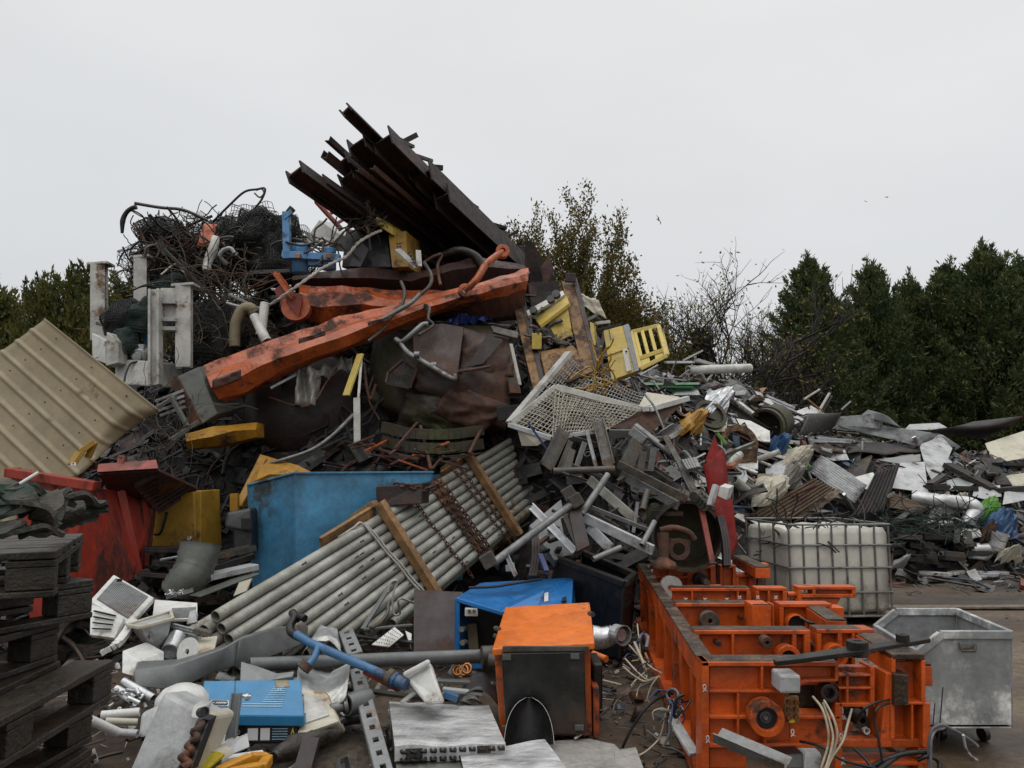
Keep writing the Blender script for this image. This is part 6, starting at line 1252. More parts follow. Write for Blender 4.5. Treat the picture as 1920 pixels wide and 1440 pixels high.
ppipe('cable', [(728, 1130, 6.6), (726, 1150, 6.5), (712, 1168, 6.4), (695, 1178, 6.3)], .016, 'galv_dark', 'pale bent cable end hanging below the pipe bundle', 'cable')
# ================================================================ radiator blocks (finned)
def radiator(name, base, top4, label, n, mt, rows=2):
    """top4: four top corners fl,fr,br,bl in world"""
    t = thing(name, label, 'radiator', base); fl, fr, br, bl = top4; h = V((0, 0, -.075)); m = MB()
    k = 90
    for i in range(k):
        a = fl.lerp(fr, (i+.5)/k); b = bl.lerp(br, (i+.5)/k); w = (fr-fl)/k*.40
        m.hexa([a-w+h, a+w+h, a+w, a-w, b-w+h, b+w+h, b+w, b-w])
    for i, v in enumerate(m.v): m.v[i] = v+Z*.020*mnoise.noise(V((v.x*5, v.y*5, 2)))+V((.004*mnoise.noise(V((v.x*9, v.y*9, 5))), 0, 0))
    part(t, 'fin_block', m, K[mt])
    m = MB(); m.hexa([fl+h*1.05, fr+h*1.05, fr-Z*.012, fl-Z*.012, bl+h*1.05, br+h*1.05, br-Z*.012, bl-Z*.012]); part(t, 'tube_core', m, K['galv_dark'])
    for r_ in range(rows):
        for i in range(n):
            c = fl.lerp(fr, (i+.7)/(n+.4))+h*(.3+.55*r_); d = (fl-bl).normalized(); m = MB(); m.tube([c-d*.01, c+d*.025, c+d*.03+V((.02, 0, 0)), c-d*.01+V((.024, 0, 0))], .009, 6); part(t, 'tube_bend', m, K['dark_steel'])
    return t
K['fins'] = mat('fins', (.90, .91, .92), .30, .15, .3, 0, dirt=.55, dcol=(.10, .095, .085), bump=.05, sc=3.2, streak=(.8, 2.4, 1)); K['fins_dull'] = mat('fins_dull', (.36, .36, .33), .5, .3, .3, .15, (.14, .12, .09), .5, (.10, .09, .07), bump=.2, sc=5)
def top(a, b, c, d, za): return [G(*a, za), G(*b, za), G(*c, za), G(*d, za)]
T4 = top((740, 1400), (948, 1392), (916, 1322), (730, 1316), .17); radiator('radiator', V((T4[0].x, T4[0].y, .0)), T4, 'bright aluminium radiator block with white crushed fins, behind the front radiator', 11, 'fins', 3)
T4 = top((872, 1452), (1078, 1462), (1022, 1388), (862, 1410), .12); radiator('radiator', V((T4[0].x, T4[0].y, .0)), T4, 'aluminium radiator block at the bottom edge, in front of the curved dark sheet', 10, 'fins', 2)
T4 = top((745, 1460), (870, 1460), (868, 1408), (742, 1412), .085); radiator('radiator', V((T4[0].x, T4[0].y, .0)), T4, 'darker radiator block half under the bright radiator at the bottom edge', 9, 'fins_dull', 1)
pplate('insulation_sheet', [(1030, 1452, 4.08), (1215, 1462, 4.05), (1155, 1398, 4.55), (1105, 1385, 4.65), (1030, 1390, 4.6)], .05, 'stone', 'dull speckled grey sheet lying between the front radiator and the orange machine', 'sheet', noise_=.02)
pplate('insulation_sheet', [(1150, 1455, 4.1), (1212, 1452, 4.1), (1198, 1408, 4.45), (1160, 1412, 4.42)], .09, 'stone', 'pale broken lump of sheet at the left foot of the orange machine', 'sheet', noise_=.03)
for i, (a, b, lb) in enumerate([((1130, 1275, 5.9), (1165, 1284, 5.8), 'thin splinter of wood lying right of the orange cabinet'), ((1168, 1245, 6.2), (1182, 1256, 6.2), 'short white stick on the ground beside the cable bundle'), ((1118, 1348, 5.0), (1142, 1328, 5.2), 'dark splinter on the ground by the foot of the orange cabinet'), ((1078, 1385, 4.6), (1090, 1376, 4.65), 'short bright stick at the front corner of the orange cabinet')]):
    pbar('stick', a, b, .015, .01, ['cream', 'white', 'wood_dark', 'white_clean'][i], lb, 'stick')
# ================================================================ long orange machine frame
t = thing('orange_machine', 'long bright orange cast machine bed with cross walls and cut cables', 'machine', V((1.6, 5.8, 0)))
OF = K['orange_frame']
def ribs(m, d, L, th=.12):
    for x0, y0, x1, y1 in L: m.hexa(rect(x0, y0, x1, y1, d, th))
def wall(d, rib, web, th=.13, name='cross_wall'):
    m = MB(); ribs(m, d, rib, th)
    for q in web: m.hexa(rect(*q, d+.05, .05))
    return part(t, name, m, OF, .005)
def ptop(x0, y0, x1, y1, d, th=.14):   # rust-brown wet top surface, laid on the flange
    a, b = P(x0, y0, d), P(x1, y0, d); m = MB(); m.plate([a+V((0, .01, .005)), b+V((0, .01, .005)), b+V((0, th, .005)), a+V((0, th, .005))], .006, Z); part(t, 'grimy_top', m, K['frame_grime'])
ZT = .61
def gz(x, y): return G(x, y, ZT)
A, B = V((1.36, 8.35, ZT-.065)), V((1.0, 4.09, ZT-.065))
m = MB(); m.bar(A, B, .075, .13); part(t, 'side_rail', m, OF, .006)
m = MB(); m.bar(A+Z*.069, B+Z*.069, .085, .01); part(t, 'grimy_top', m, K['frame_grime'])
def lx(d): return 1.0+(d-4.03)/4.32*.36
for d in (4.12, 4.5, 4.95, 5.35, 5.85, 6.5, 7.2, 8.0):
    m = MB(); m.bar(V((lx(d), d, 0)), V((lx(d), d, ZT-.1)), .09, .07, V((0, 1, 0))); part(t, 'side_post', m, OF, .005)
m = MB()
for z in (.14, .33): m.bar(V((lx(8.2)+.03, 8.2, z)), V((lx(4.1)+.03, 4.1, z)), .03, .05)
m.bar(V((lx(8.2)-.02, 8.2, .05)), V((lx(4.2)-.02, 4.2, .05)), .12, .09); part(t, 'lower_rail', m, OF, .005)
m = MB(); m.hexa([V((lx(8.2)+.05, 8.2, .1)), V((lx(4.2)+.05, 4.2, .1)), V((lx(4.2)+.05, 4.2, .26)), V((lx(8.2)+.05, 8.2, .26))]+[V((lx(8.2)+.08, 8.2, .1)), V((lx(4.2)+.08, 4.2, .1)), V((lx(4.2)+.08, 4.2, .42)), V((lx(8.2)+.08, 8.2, .42))]); part(t, 'side_web', m, K['orange_side'])
# wall 1, nearest
wall(4.0, [(1316, 1241, 1572, 1250), (1316, 1241, 1330, 1466), (1330, 1294, 1475, 1300), (1330, 1341, 1402, 1349), (1466, 1342, 1576, 1349), (1330, 1394, 1580, 1403), (1427, 1250, 1432, 1294), (1382, 1300, 1387, 1394), (1432, 1378, 1438, 1394), (1437, 1403, 1444, 1440), (1566, 1250, 1573, 1275), (1566, 1318, 1580, 1466),
           (1587, 1262, 1592, 1320), (1573, 1264, 1638, 1269), (1573, 1288, 1640, 1293), (1573, 1318, 1640, 1326), (1632, 1250, 1641, 1326), (1580, 1386, 1744, 1402), (1722, 1402, 1745, 1466), (1590, 1428, 1722, 1436)],
     [(1330, 1250, 1480, 1394), (1480, 1250, 1566, 1285), (1480, 1342, 1566, 1394), (1573, 1250, 1632, 1320), (1330, 1403, 1400, 1440)])
m = MB(); m.plate([P(1480, 1286, 3.99), P(1508, 1275, 3.99), P(1572, 1273, 3.99), P(1572, 1278, 3.99), P(1512, 1281, 3.99), P(1490, 1293, 3.99)], .10); part(t, 'arched_rib', m, OF, .004)
# right-hand upright with its inset panel and dark bearing plate
m = MB(); ribs(m, 3.96, [(1728, 1238, 1736, 1318), (1731, 1318, 1745, 1402), (1672, 1232, 1680, 1262), (1670, 1262, 1678, 1386), (1678, 1316, 1736, 1322), (1709, 1322, 1713, 1388)], .16); m.hexa(rect(1672, 1240, 1734, 1400, 4.04, .05)); m.hexa([P(1650, 1402, 3.97), P(1672, 1402, 3.97), P(1676, 1262, 3.97), P(1662, 1262, 3.97)]+[p+V((0, .16, 0)) for p in (P(1650, 1402, 3.97), P(1672, 1402, 3.97), P(1676, 1262, 3.97), P(1662, 1262, 3.97))]); part(t, 'end_upright', m, OF, .005)
m = MB(); m.hexa(rect(1677, 1264, 1704, 1324, 3.93, .10)); part(t, 'bearing_plate', m, K['frame_grime'], .006)
for y in (1276, 1313): m = MB(); m.cyl(P(1698, y, 3.925), P(1698, y, 3.95), .01, 10); part(t, 'bolt_hole', m, K['black'])
m = MB(); m.hexa(rect(1672, 1226, 1735, 1238, 3.96, .16)); part(t, 'upright_cap', m, K['frame_grime'], .006)
m = MB(); m.bar(V((2.06, 4.10, ZT-.05)), V((2.16, 5.0, ZT-.05)), .14, .1); part(t, 'side_rail', m, OF, .006)
m = MB(); m.bar(V((2.06, 4.10, ZT+.004)), V((2.16, 5.0, ZT+.004)), .13, .01); part(t, 'grimy_top', m, K['frame_grime'])
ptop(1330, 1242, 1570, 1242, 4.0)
def hub(x, y, d, r, mt, hole=0., hm='black', nm='bearing_hub', th=.08):
    m = MB(); m.disc(P(x, y, d), (0, -1, 0), r, th, 32, hole); part(t, nm, m, K[mt] if isinstance(mt, str) else mt, .004)
hub(1434, 1344, 3.97, .086, 'orange_frame', .052); hub(1434, 1344, 3.99, .053, 'black', 0, nm='bearing_core'); hub(1434, 1344, 3.955, .03, 'dark_plastic', .012, nm='bearing_core', th=.03); hub(1434, 1344, 3.945, .011, 'galv', nm='shaft_end', th=.03)
m = MB(); m.hexa(rect(1500, 1278, 1568, 1342, 4.14, .04)); part(t, 'recess_shade', m, K['frame_grime']); m = MB(); m.hexa(rect(1538, 1280, 1570, 1330, 4.05, .09)); part(t, 'bearing_block', m, K['frame_grime'], .006); hub(1552, 1298, 4.02, .045, 'drum', .025, nm='bearing_ring', th=.05)  # first slab paints the recess's shade with the dark grime colour
m = MB(); m.hexa(rect(1463, 1266, 1502, 1301, 3.86, .14)); part(t, 'junction_box', m, K['pale_metal'], .012)
b_ = thing  # terminal strip with its screws
ts = MB(); ts.hexa(rect(1472, 1306, 1498, 1354, 3.95, .03)); tsp = part(t, 'terminal_block', ts, K['timber'], .003)
for j in range(3):
    for i in range(2):
        m = MB(); c = P(1478+i*14, 1316+j*14, 3.94); m.cyl(c, c+V((0, -.02, 0)), .012, 10, .012, .6); o = build('terminal_screw', m, K['copper'], absloc(tsp)+V((0, 0, 0)), tsp)
m = MB(); m.hexa(rect(1480, 1350, 1490, 1355, 3.935, .01)); build('yellow_tag', m, K['sign_yellow'], absloc(tsp), tsp)
for (x, y) in ((1321, 1288), (1327, 1384), (1577, 1380), (1486, 1372), (1580, 1425)):
    c = P(x, y, 3.93); m = MB(); m.tube([c+V((.007*math.cos(a), 0, .011*math.sin(a))) for a in [R(k*40) for k in range(10)]], .0026, 5); m.tube([c+V((-.008, 0, -.022)), c+V((.006, 0, -.009))], .0026, 5); m.tube([c+V((.011, 0, -.02)), c+V((-.007, 0, -.008))], .0026, 5); part(t, 'cable_tie', m, K['white_clean'])
# walls behind
wall(4.85, [(1302, 1182, 1520, 1190), (1302, 1190, 1312, 1260), (1372, 1190, 1377, 1250), (1486, 1190, 1494, 1250), (1508, 1190, 1520, 1260), (1302, 1252, 1520, 1262), (1532, 1180, 1616, 1188), (1532, 1188, 1541, 1300), (1571, 1188, 1580, 1300), (1598, 1188, 1604, 1260), (1541, 1228, 1600, 1234)], [(1312, 1190, 1508, 1330), (1541, 1188, 1604, 1330)])
ptop(1302, 1183, 1520, 1183, 4.85, .13); ptop(1532, 1181, 1616, 1181, 4.85, .13)
hub(1435, 1203, 4.80, .035, 'rust', .01); hub(1475, 1232, 4.84, .075, 'orange_frame', .045); hub(1476, 1234, 4.87, .046, 'black', nm='bearing_core'); hub(1564, 1228, 4.84, .07, 'orange_frame', .05)
hub(1345, 1205, 4.84, .016, 'drum', nm='bolt_head'); m = MB(); m.cyl(P(1512, 1196, 5.0), P(1530, 1214, 4.9), .02, 10); part(t, 'shaft', m, K['galv_dark'])
m = MB(); m.hexa(rect(1610, 1180, 1640, 1196, 4.87, .14)); part(t, 'rail_end', m, OF, .005)
wall(5.75, [(1268, 1131, 1406, 1138), (1400, 1138, 1410, 1184), (1448, 1133, 1452, 1184), (1462, 1132, 1560, 1139), (1462, 1139, 1470, 1190), (1553, 1139, 1583, 1184), (1526, 1139, 1532, 1170)], [(1272, 1138, 1450, 1230), (1470, 1139, 1560, 1230)])
ptop(1268, 1132, 1406, 1132, 5.75, .13)
m = MB(); m.hexa(rect(1411, 1134, 1446, 1184, 5.55, .2)); part(t, 'rib_box', m, OF, .005); m = MB(); m.plate([P(1411, 1134, 5.55)+Z*.006, P(1446, 1134, 5.55)+Z*.006, P(1444, 1134, 5.75)+Z*.006, P(1411, 1134, 5.75)+Z*.006], .006, Z); part(t, 'grimy_top', m, K['frame_grime'])
hub(1329, 1163, 5.72, .068, 'galv_dark', .016); hub(1491, 1170, 5.74, .072, 'orange_frame', .062); hub(1491, 1171, 5.77, .063, 'black', nm='bearing_core'); hub(1388, 1158, 5.74, .012, 'drum', nm='bolt_head')
m = MB(); m.bar(V((2.12, 5.25, ZT-.04)), V((2.2, 5.95, ZT-.04)), .13, .09); part(t, 'side_rail', m, OF, .006); m = MB(); m.bar(V((2.12, 5.25, ZT+.010)), V((2.2, 5.95, ZT+.010)), .12, .01); part(t, 'grimy_top', m, K['frame_grime'])
ppipe_ = spline([P(1500, 1158, 5.6), P(1522, 1168, 5.55), P(1540, 1164, 5.55), P(1562, 1174, 5.5)], 5); m = MB(); m.tube(ppipe_, .010, 6); part(t, 'cable', m, K['cable_black'])
wall(6.55, [(1258, 1103, 1406, 1109), (1296, 1109, 1300, 1134), (1382, 1109, 1386, 1134), (1400, 1109, 1408, 1140), (1418, 1102, 1476, 1108), (1418, 1108, 1424, 1140), (1440, 1108, 1444, 1134), (1468, 1108, 1476, 1140), (1496, 1100, 1605, 1106), (1496, 1106, 1504, 1128), (1524, 1106, 1530, 1120), (1598, 1106, 1605, 1120), (1504, 1114, 1605, 1121)], [(1262, 1109, 1404, 1170), (1424, 1108, 1470, 1160), (1530, 1106, 1600, 1118)])
ptop(1258, 1103, 1406, 1103, 6.55, .12)
m = MB(); m.plate([P(1492, 1122, 6.57), P(1577, 1122, 6.57), P(1560, 1150, 6.57), P(1555, 1160, 6.57), P(1495, 1160, 6.57)], .08); part(t, 'gusset', m, OF, .005)
m = MB(); m.cyl(P(1476, 1114, 6.6), P(1497, 1114, 6.6), .022, 10); part(t, 'link_rod', m, OF)
for x in (1286, 1322, 1363, 1387, 1421, 1455):
    m = MB(); c = P(x, 1124 if x < 1380 else 1120, 6.53); m.bar(c+V((-.012, 0, -.012)), c+V((.012, 0, .012)), .006, .004, V((0, 1, 0))); m.bar(c+V((.012, 0, -.012)), c+V((-.012, 0, .012)), .006, .004, V((0, 1, 0))); part(t, 'chalk_mark', m, K['sign_white'])
wall(7.95, [(1222, 1060, 1342, 1066), (1254, 1066, 1258, 1082), (1288, 1066, 1292, 1104), (1332, 1066, 1342, 1106), (1350, 1060, 1380, 1065), (1350, 1065, 1355, 1106), (1374, 1065, 1380, 1106), (1380, 1076, 1430, 1082), (1380, 1082, 1386, 1106), (1404, 1080, 1410, 1100), (1398, 1057, 1442, 1072), (1222, 1080, 1290, 1085)], [(1226, 1066, 1340, 1130), (1355, 1065, 1376, 1106), (1386, 1082, 1426, 1110)])
hub(1258, 1100, 7.7, .105, 'white_clean', .02, nm='pulley'); hub(1313, 1088, 7.85, .075, 'dark_steel', .03); m = MB(); m.cyl(P(1313, 1088, 7.85), P(1326, 1092, 7.5), .03, 10); part(t, 'shaft', m, K['galv_dark'])
m = MB(); m.bar(P(1272, 1102, 7.6), P(1352, 1100, 7.6), .05, .04); part(t, 'link_rod', m, K['orange_cab'], .01)
m = MB(); m.hexa(rect(1421, 1074, 1437, 1100, 7.8, .06)); part(t, 'bearing_plate', m, K['galv_dark'], .004)
m = MB(); m.bar(V((2.36, 7.5, ZT+.02)), V((2.42, 8.5, ZT+.02)), .14, .1); part(t, 'side_rail', m, OF, .006); m = MB(); m.bar(V((2.36, 7.5, ZT+.075)), V((2.42, 8.5, ZT+.075)), .13, .01); part(t, 'grimy_top', m, K['frame_grime'])
for d in (4.9, 5.8, 6.6, 7.9): m = MB(); m.hexa([V((lx(d)+.1, d, 0)), V((2.05, d, 0)), V((2.05, d, .3)), V((lx(d)+.1, d, .3)), V((lx(d)+.1, d+.05, 0)), V((2.05, d+.05, 0)), V((2.05, d+.05, .3)), V((lx(d)+.1, d+.05, .3))]); part(t, 'lower_web', m, OF)
m = MB(); m.cyl(P(1590, 1320, 4.3), P(1618, 1352, 4.05), .035, 14, .03, .5); m.cyl(P(1600, 1335, 4.2), P(1606, 1338, 4.15), .05, 12); part(t, 'drive_shaft', m, K['dark_steel'])
m = MB(); m.disc(P(1623, 1369, 4.05), (0, -1, 0), .017, .03, 14, .010); part(t, 'white_ring', m, K['white_clean'])
m = MB(); m.hexa(rect(1578, 1326, 1626, 1350, 4.6, .05)); part(t, 'cable_tray', m, K['pale_metal'], .004)
# cables of the machine
def cab(pts, r, m_, nm='cable'):
    m = MB(); m.tube(spline([P(*p) for p in pts], 6), r, 6); part(t, nm, m, K[m_])
for pts in ([(1524, 1306, 3.92), (1542, 1330, 3.85), (1553, 1370, 3.82), (1552, 1400, 3.82), (1540, 1440, 3.8)], [(1545, 1313, 3.9), (1562, 1345, 3.82), (1570, 1380, 3.8), (1560, 1415, 3.8), (1548, 1445, 3.78)], [(1543, 1318, 3.92), (1555, 1350, 3.84), (1562, 1385, 3.8), (1553, 1425, 3.78), (1545, 1448, 3.76)], [(1597, 1330, 3.95), (1590, 1355, 3.88), (1580, 1390, 3.82), (1560, 1420, 3.8), (1548, 1448, 3.76)]): cab(pts, .0062, 'cable_pale', 'pale_hose')
for pts, r, k in [([(1668, 1312, 3.95), (1640, 1318, 3.9), (1618, 1332, 3.9), (1608, 1350, 3.95)], .006, 'cable_black'), ([(1668, 1318, 3.94), (1645, 1328, 3.88), (1640, 1350, 3.88), (1648, 1390, 3.86), (1655, 1430, 3.85)], .006, 'cable_black'), ([(1500, 1390, 3.95), (1540, 1400, 3.85), (1580, 1425, 3.8), (1640, 1440, 3.8)], .007, 'cable_black'), ([(1600, 1402, 3.9), (1620, 1420, 3.85), (1640, 1445, 3.8)], .008, 'cable_black'), ([(1690, 1410, 3.9), (1680, 1420, 3.9), (1665, 1430, 3.85), (1640, 1450, 3.8)], .012, 'cable_black'), ([(1580, 1340, 4.4), (1600, 1328, 4.4), (1612, 1342, 4.4), (1590, 1348, 4.35)], .006, 'cable_black'),
                  ([(1195, 1170, 6.0), (1200, 1230, 5.5), (1185, 1240, 5.5)], .0055, 'cable_pale'), ([(1180, 1210, 5.6), (1200, 1232, 5.4), (1222, 1252, 5.1), (1240, 1262, 4.9)], .006, 'cable_pale'), ([(1172, 1235, 5.4), (1195, 1260, 5.2), (1215, 1275, 5.0), (1238, 1270, 4.9)], .006, 'cable_pale'), ([(1168, 1250, 5.2), (1190, 1268, 5.0), (1212, 1278, 4.9), (1236, 1268, 4.8)], .006, 'cable_pale'), ([(1190, 1205, 5.6), (1205, 1240, 5.3), (1208, 1250, 5.2)], .011, 'cable_pale'), ([(1210, 1225, 5.3), (1220, 1250, 5.2), (1222, 1258, 5.1)], .009, 'orange_dull'),
                  ([(1235, 1268, 4.8), (1222, 1285, 4.8), (1214, 1310, 4.8), (1218, 1318, 4.8)], .0055, 'cable_pale'), ([(1262, 1300, 4.5), (1230, 1312, 4.6), (1205, 1335, 4.6), (1182, 1370, 4.6), (1167, 1402, 4.6)], .008, 'cable_black'), ([(1250, 1330, 4.5), (1246, 1352, 4.5), (1240, 1375, 4.5), (1232, 1390, 4.5), (1210, 1410, 4.45), (1180, 1425, 4.4)], .0055, 'cable_pale'), ([(1198, 1200, 5.6), (1205, 1190, 5.7), (1215, 1195, 5.6), (1212, 1215, 5.5)], .014, 'cable_grey'), ([(1258, 1320, 4.4), (1250, 1300, 4.45), (1262, 1292, 4.4), (1272, 1305, 4.35), (1258, 1345, 4.3), (1255, 1375, 4.3), (1245, 1398, 4.3)], .008, 'cable_grey'), ([(1252, 1322, 4.42), (1252, 1302, 4.46), (1266, 1295, 4.4), (1270, 1318, 4.36)], .006, 'cable_black'), ([(1280, 1330, 4.3), (1265, 1345, 4.3), (1268, 1312, 4.3), (1282, 1302, 4.3)], .008, 'cable_black'), ([(1238, 1332, 4.45), (1262, 1333, 4.4), (1282, 1331, 4.35)], .010, 'grey_green'),
                  ([(1742, 1440, 3.9), (1742, 1395, 3.9), (1748, 1368, 3.9), (1765, 1359, 3.9), (1782, 1366, 3.95), (1800, 1375, 4.0), (1825, 1392, 4.05), (1834, 1400, 4.05)], .008, 'cable_grey'), ([(1745, 1435, 3.88), (1746, 1390, 3.88), (1754, 1370, 3.9), (1770, 1366, 3.9)], .007, 'cable_grey'), ([(1806, 1378, 3.98), (1810, 1400, 4.0), (1818, 1415, 4.0), (1832, 1426, 4.0)], .007, 'pale_metal'), ([(1720, 1425, 3.92), (1740, 1418, 3.9), (1760, 1428, 3.9), (1762, 1450, 3.88)], .011, 'cable_black'), ([(1600, 1455, 3.8), (1660, 1425, 3.88), (1700, 1412, 3.9), (1745, 1410, 3.92)], .013, 'cable_black')]: cab(pts, r, k)
rc = random.Random(8)
for i in range(26):
    x, y, d = rc.choice([(1205, 1205, 5.7), (1222, 1245, 5.2), (1262, 1310, 4.5), (1275, 1325, 4.35)]); x += rc.uniform(-8, 8); y += rc.uniform(-18, 14); q = [(x, y, d)]
    for k in range(4): q.append((q[-1][0]+rc.uniform(-16, 9), q[-1][1]+rc.uniform(-6, 22)+(8 if k == 3 else 0), q[-1][2]-rc.uniform(-.02, .05)))
    cab(q, rc.uniform(.003, .006), rc.choice(['cable_black', 'cable_black', 'cable_grey', 'cable_pale', 'cable_black', 'blue_dark']))
m = MB(); m.bar(P(1262, 1350, 4.35), P(1302, 1415, 4.15), .06, .02); m.bar(P(1258, 1345, 4.4), P(1272, 1350, 4.35), .02, .06); part(t, 'cable_duct', m, K['pale_metal'], .003)
# black lever bar lying over the machine
t2 = thing('lever_bar', 'long black steel lever bar with a round hub lying across the orange machine', 'lever', P(1600, 1225, 4.1))
a, b, c = P(1452, 1243, 3.9), P(1608, 1220, 4.0), P(1742, 1200, 4.25); m = MB()
m.loft([[p+V((0, -w, -.012)), p+V((0, -w, .012)), p+V((0, w, .016)), p+V((0, w, -.008))] for p, w in ((a, .018), (a.lerp(b, .3), .035), (a.lerp(b, .75), .042), (b, .055), (b.lerp(c, .25), .036), (b.lerp(c, .7), .028), (c, .016))]); part(t2, 'bar', m, K['dark_steel'], .004)
m = MB(); m.disc(b+V((0, 0, .012)), Z, .052, .075, 24, .02); part(t2, 'hub', m, K['dark_steel'], .006)
m = MB(); m.disc(b.lerp(c, .62)+V((0, 0, .02)), Z, .033, .06, 14, .012); part(t2, 'nut', m, K['dark_steel'], .004)
# zinc angle strip in front of the machine
m = MB(); a, b = P(1337, 1392, 3.75), P(1470, 1450, 3.55); m.lbeam(a, b, .10, .05, .006, Z, .4); one('angle_strip', m, K['galv'], 'galvanised perforated angle strip lying in front of the orange machine', 'angle strip')
slab('control_unit', [(1452, 1440, 3.85), (1508, 1440, 3.85), (1506, 1412, 3.9), (1454, 1414, 3.9)], (0, .2, 0), 'black', 'small black control unit on the ground under the orange machine', 'control unit')
slab('grey_case', [(1508, 1444, 4.1), (1552, 1444, 4.1), (1538, 1410, 4.2), (1510, 1410, 4.2)], (0, .2, 0), 'pale_metal', 'pale grey case on the ground under the orange machine', 'case')
# ================================================================ galvanised tipping skip
t = thing('tipping_skip', 'small galvanised tipping skip on castors with a patchy white side', 'skip', V((2.75, 4.9, 0)))
zb, zt_ = .10, .645
N_ = [P(1738, 1366, 4.54), P(1897, 1366, 4.54), P(1896, 1190, 4.54), P(1764, 1190, 4.54), P(1719, 1226, 4.54)]; off = [P(1803, 1149, 5.26)-P(1896, 1190, 4.54)]
d3 = P(1803, 1149, 5.26)-P(1896, 1190, 4.54); d3 = V((.10, .72, 0)); Fr = [p+d3 for p in N_]
m = MB(); m.plate(N_, .008); part(t, 'near_side', m, K['skip_galv'], .003)
m = MB(); m.plate([p for p in Fr], .008); part(t, 'far_side', m, K['skip_inside'], .003)
m = MB(); m.plate([N_[1], Fr[1], Fr[2], N_[2]], .008, V((-1, 0, 0))); part(t, 'end_wall', m, K['skip_inside'], .003)
m = MB(); m.plate([N_[0], Fr[0], Fr[4], N_[4]], .008, V((1, 0, 0))); part(t, 'chute_wall', m, K['skip_inside'], .003)
m = MB(); m.plate([N_[0]+Z*.02, N_[1]+Z*.02, Fr[1]+Z*.02, Fr[0]+Z*.02], .01, Z); part(t, 'floor', m, K['skip_inside'])
m = MB(); L = [N_[4], N_[3], N_[2], Fr[2], Fr[3], Fr[4], N_[4]]
for a, b in zip(L, L[1:]): m.bar(a, b, .03, .045)
part(t, 'rim', m, K['skip_galv'], .004)
m = MB(); c = P(1820, 1212, 4.525); m.hexa(rect(1800, 1206, 1832, 1216, 4.52, .012)); part(t, 'handle_plate', m, K['galv'], .002); m = MB(); m.tube([P(1803, 1212, 4.51), P(1804, 1221, 4.49), P(1828, 1221, 4.49), P(1829, 1212, 4.51)], .007, 6); part(t, 'handle', m, K['galv_dark'])
for x, y in ((1788, 4.7), (1868, 4.68)): c = V((X(x, y)-.10, y+.16, .04)); m = MB(); m.disc(c, (1, .2, 0), .04, .03, 18); part(t, 'castor', m, K['black'], .004)
for x in (2.75, 3.0): c = V((x, 5.2, .045)); m = MB(); m.disc(c, (1, .2, 0), .045, .03, 18); part(t, 'castor', m, K['black'], .004)
pbar('weed_stem', (1758, 1410, 4.35), (1768, 1288, 4.4), .006, .006, 'dark_steel', 'thin dark weed stem standing in front of the galvanised skip', 'weed'); pbar('weed_stem', (1746, 1400, 4.3), (1753, 1318, 4.35), .006, .006, 'dark_steel', 'shorter dark weed stem beside the tall thin one', 'weed')
# ================================================================ IBC tank in its cage
t = thing('liquid_tank', 'white plastic liquid tank in a steel bar cage, its top collapsed', 'tank', V((3.3, 8.7, 0)))
FL, FR, BL = V((2.86, 8.2, 0)), V((3.92, 8.26, 0)), V((2.735, 9.25, 0)); BR = FR+BL-FL; H = 1.03
def q4(e, z): return [p+((FL+BR)/2-p).normalized()*e+Z*z for p in (FL, FR, BR, BL)]
m = MB(); secs = []
for z, e in ((.13, .06), (.18, .02), (.6, .012), (.93, .02), (.985, .05)):
    q = q4(e, z); r = []
    for i in range(4):
        a, b = q[i], q[(i+1) % 4]
        for k in range(8): r.append(a.lerp(b, k/8))
    secs.append(r)
secs[-1] = [p+Z*.03*mnoise.noise(p*6) for p in secs[-1]]; L = []
c = sum(secs[-1], V((0, 0, 0)))/32; secs.append([c+(p-c)*.9-Z*.06 for p in secs[-1]]); secs.append([c+(p-c)*.5-Z*.16 for p in secs[-2]])
m.loft(secs, True); m.noisy(.012, 3.5); part(t, 'tank', m, K['tank_plastic'])
def tubes(L, r, nm, mt='galv'): 
    for a, b in L: m = MB(); m.tube([a, b], r, 8); part(t, nm, m, K[mt])
S_ = [(FL, FR, 7), (FL, BL, 3), (FR, BR, 5), (BL, BR, 6)]
tubes([(a.lerp(b, k/n)+Z*.10, a.lerp(b, k/n)+Z*H) for a, b, n in S_ for k in range(n+1) if not (k == 0 and a is not FL) and not (a is FL and b is BL and k == 0) and not (a is BL and k == 6)], .011, 'upright_bar')
m = MB()
for z in (.10, .34, .59, .82, 1.03):
    q = [p+Z*z+(p-(FL+BR)/2).normalized()*.016 for p in (FL, FR, BR, BL)]
    for a, b in zip(q, q[1:]+q[:1]): m.tube([a, b], .011, 8)
part(t, 'ring_bars', m, K['galv'])
m = MB(); q = q4(-.0, 0); m.hexa([q[0]+Z*.085, q[1]+Z*.085, q[1]+Z*.115, q[0]+Z*.115, q[3]+Z*.085, q[2]+Z*.085, q[2]+Z*.115, q[3]+Z*.115])
for f in (.06, .5, .94): m.bar(FL.lerp(FR, f)+Z*.042, BL.lerp(BR, f)+Z*.042, .1, .08)
part(t, 'pallet_base', m, K['galv_dark'], .004)
m = MB(); wires(m, V((3.3, 8.75, .90)), 46, (.42, .4, .03), .008, .5, .5); one('cut_wire', m, K['dark_steel'], 'loose cut wire piled in the collapsed top of the liquid tank', 'wire', kind='stuff')
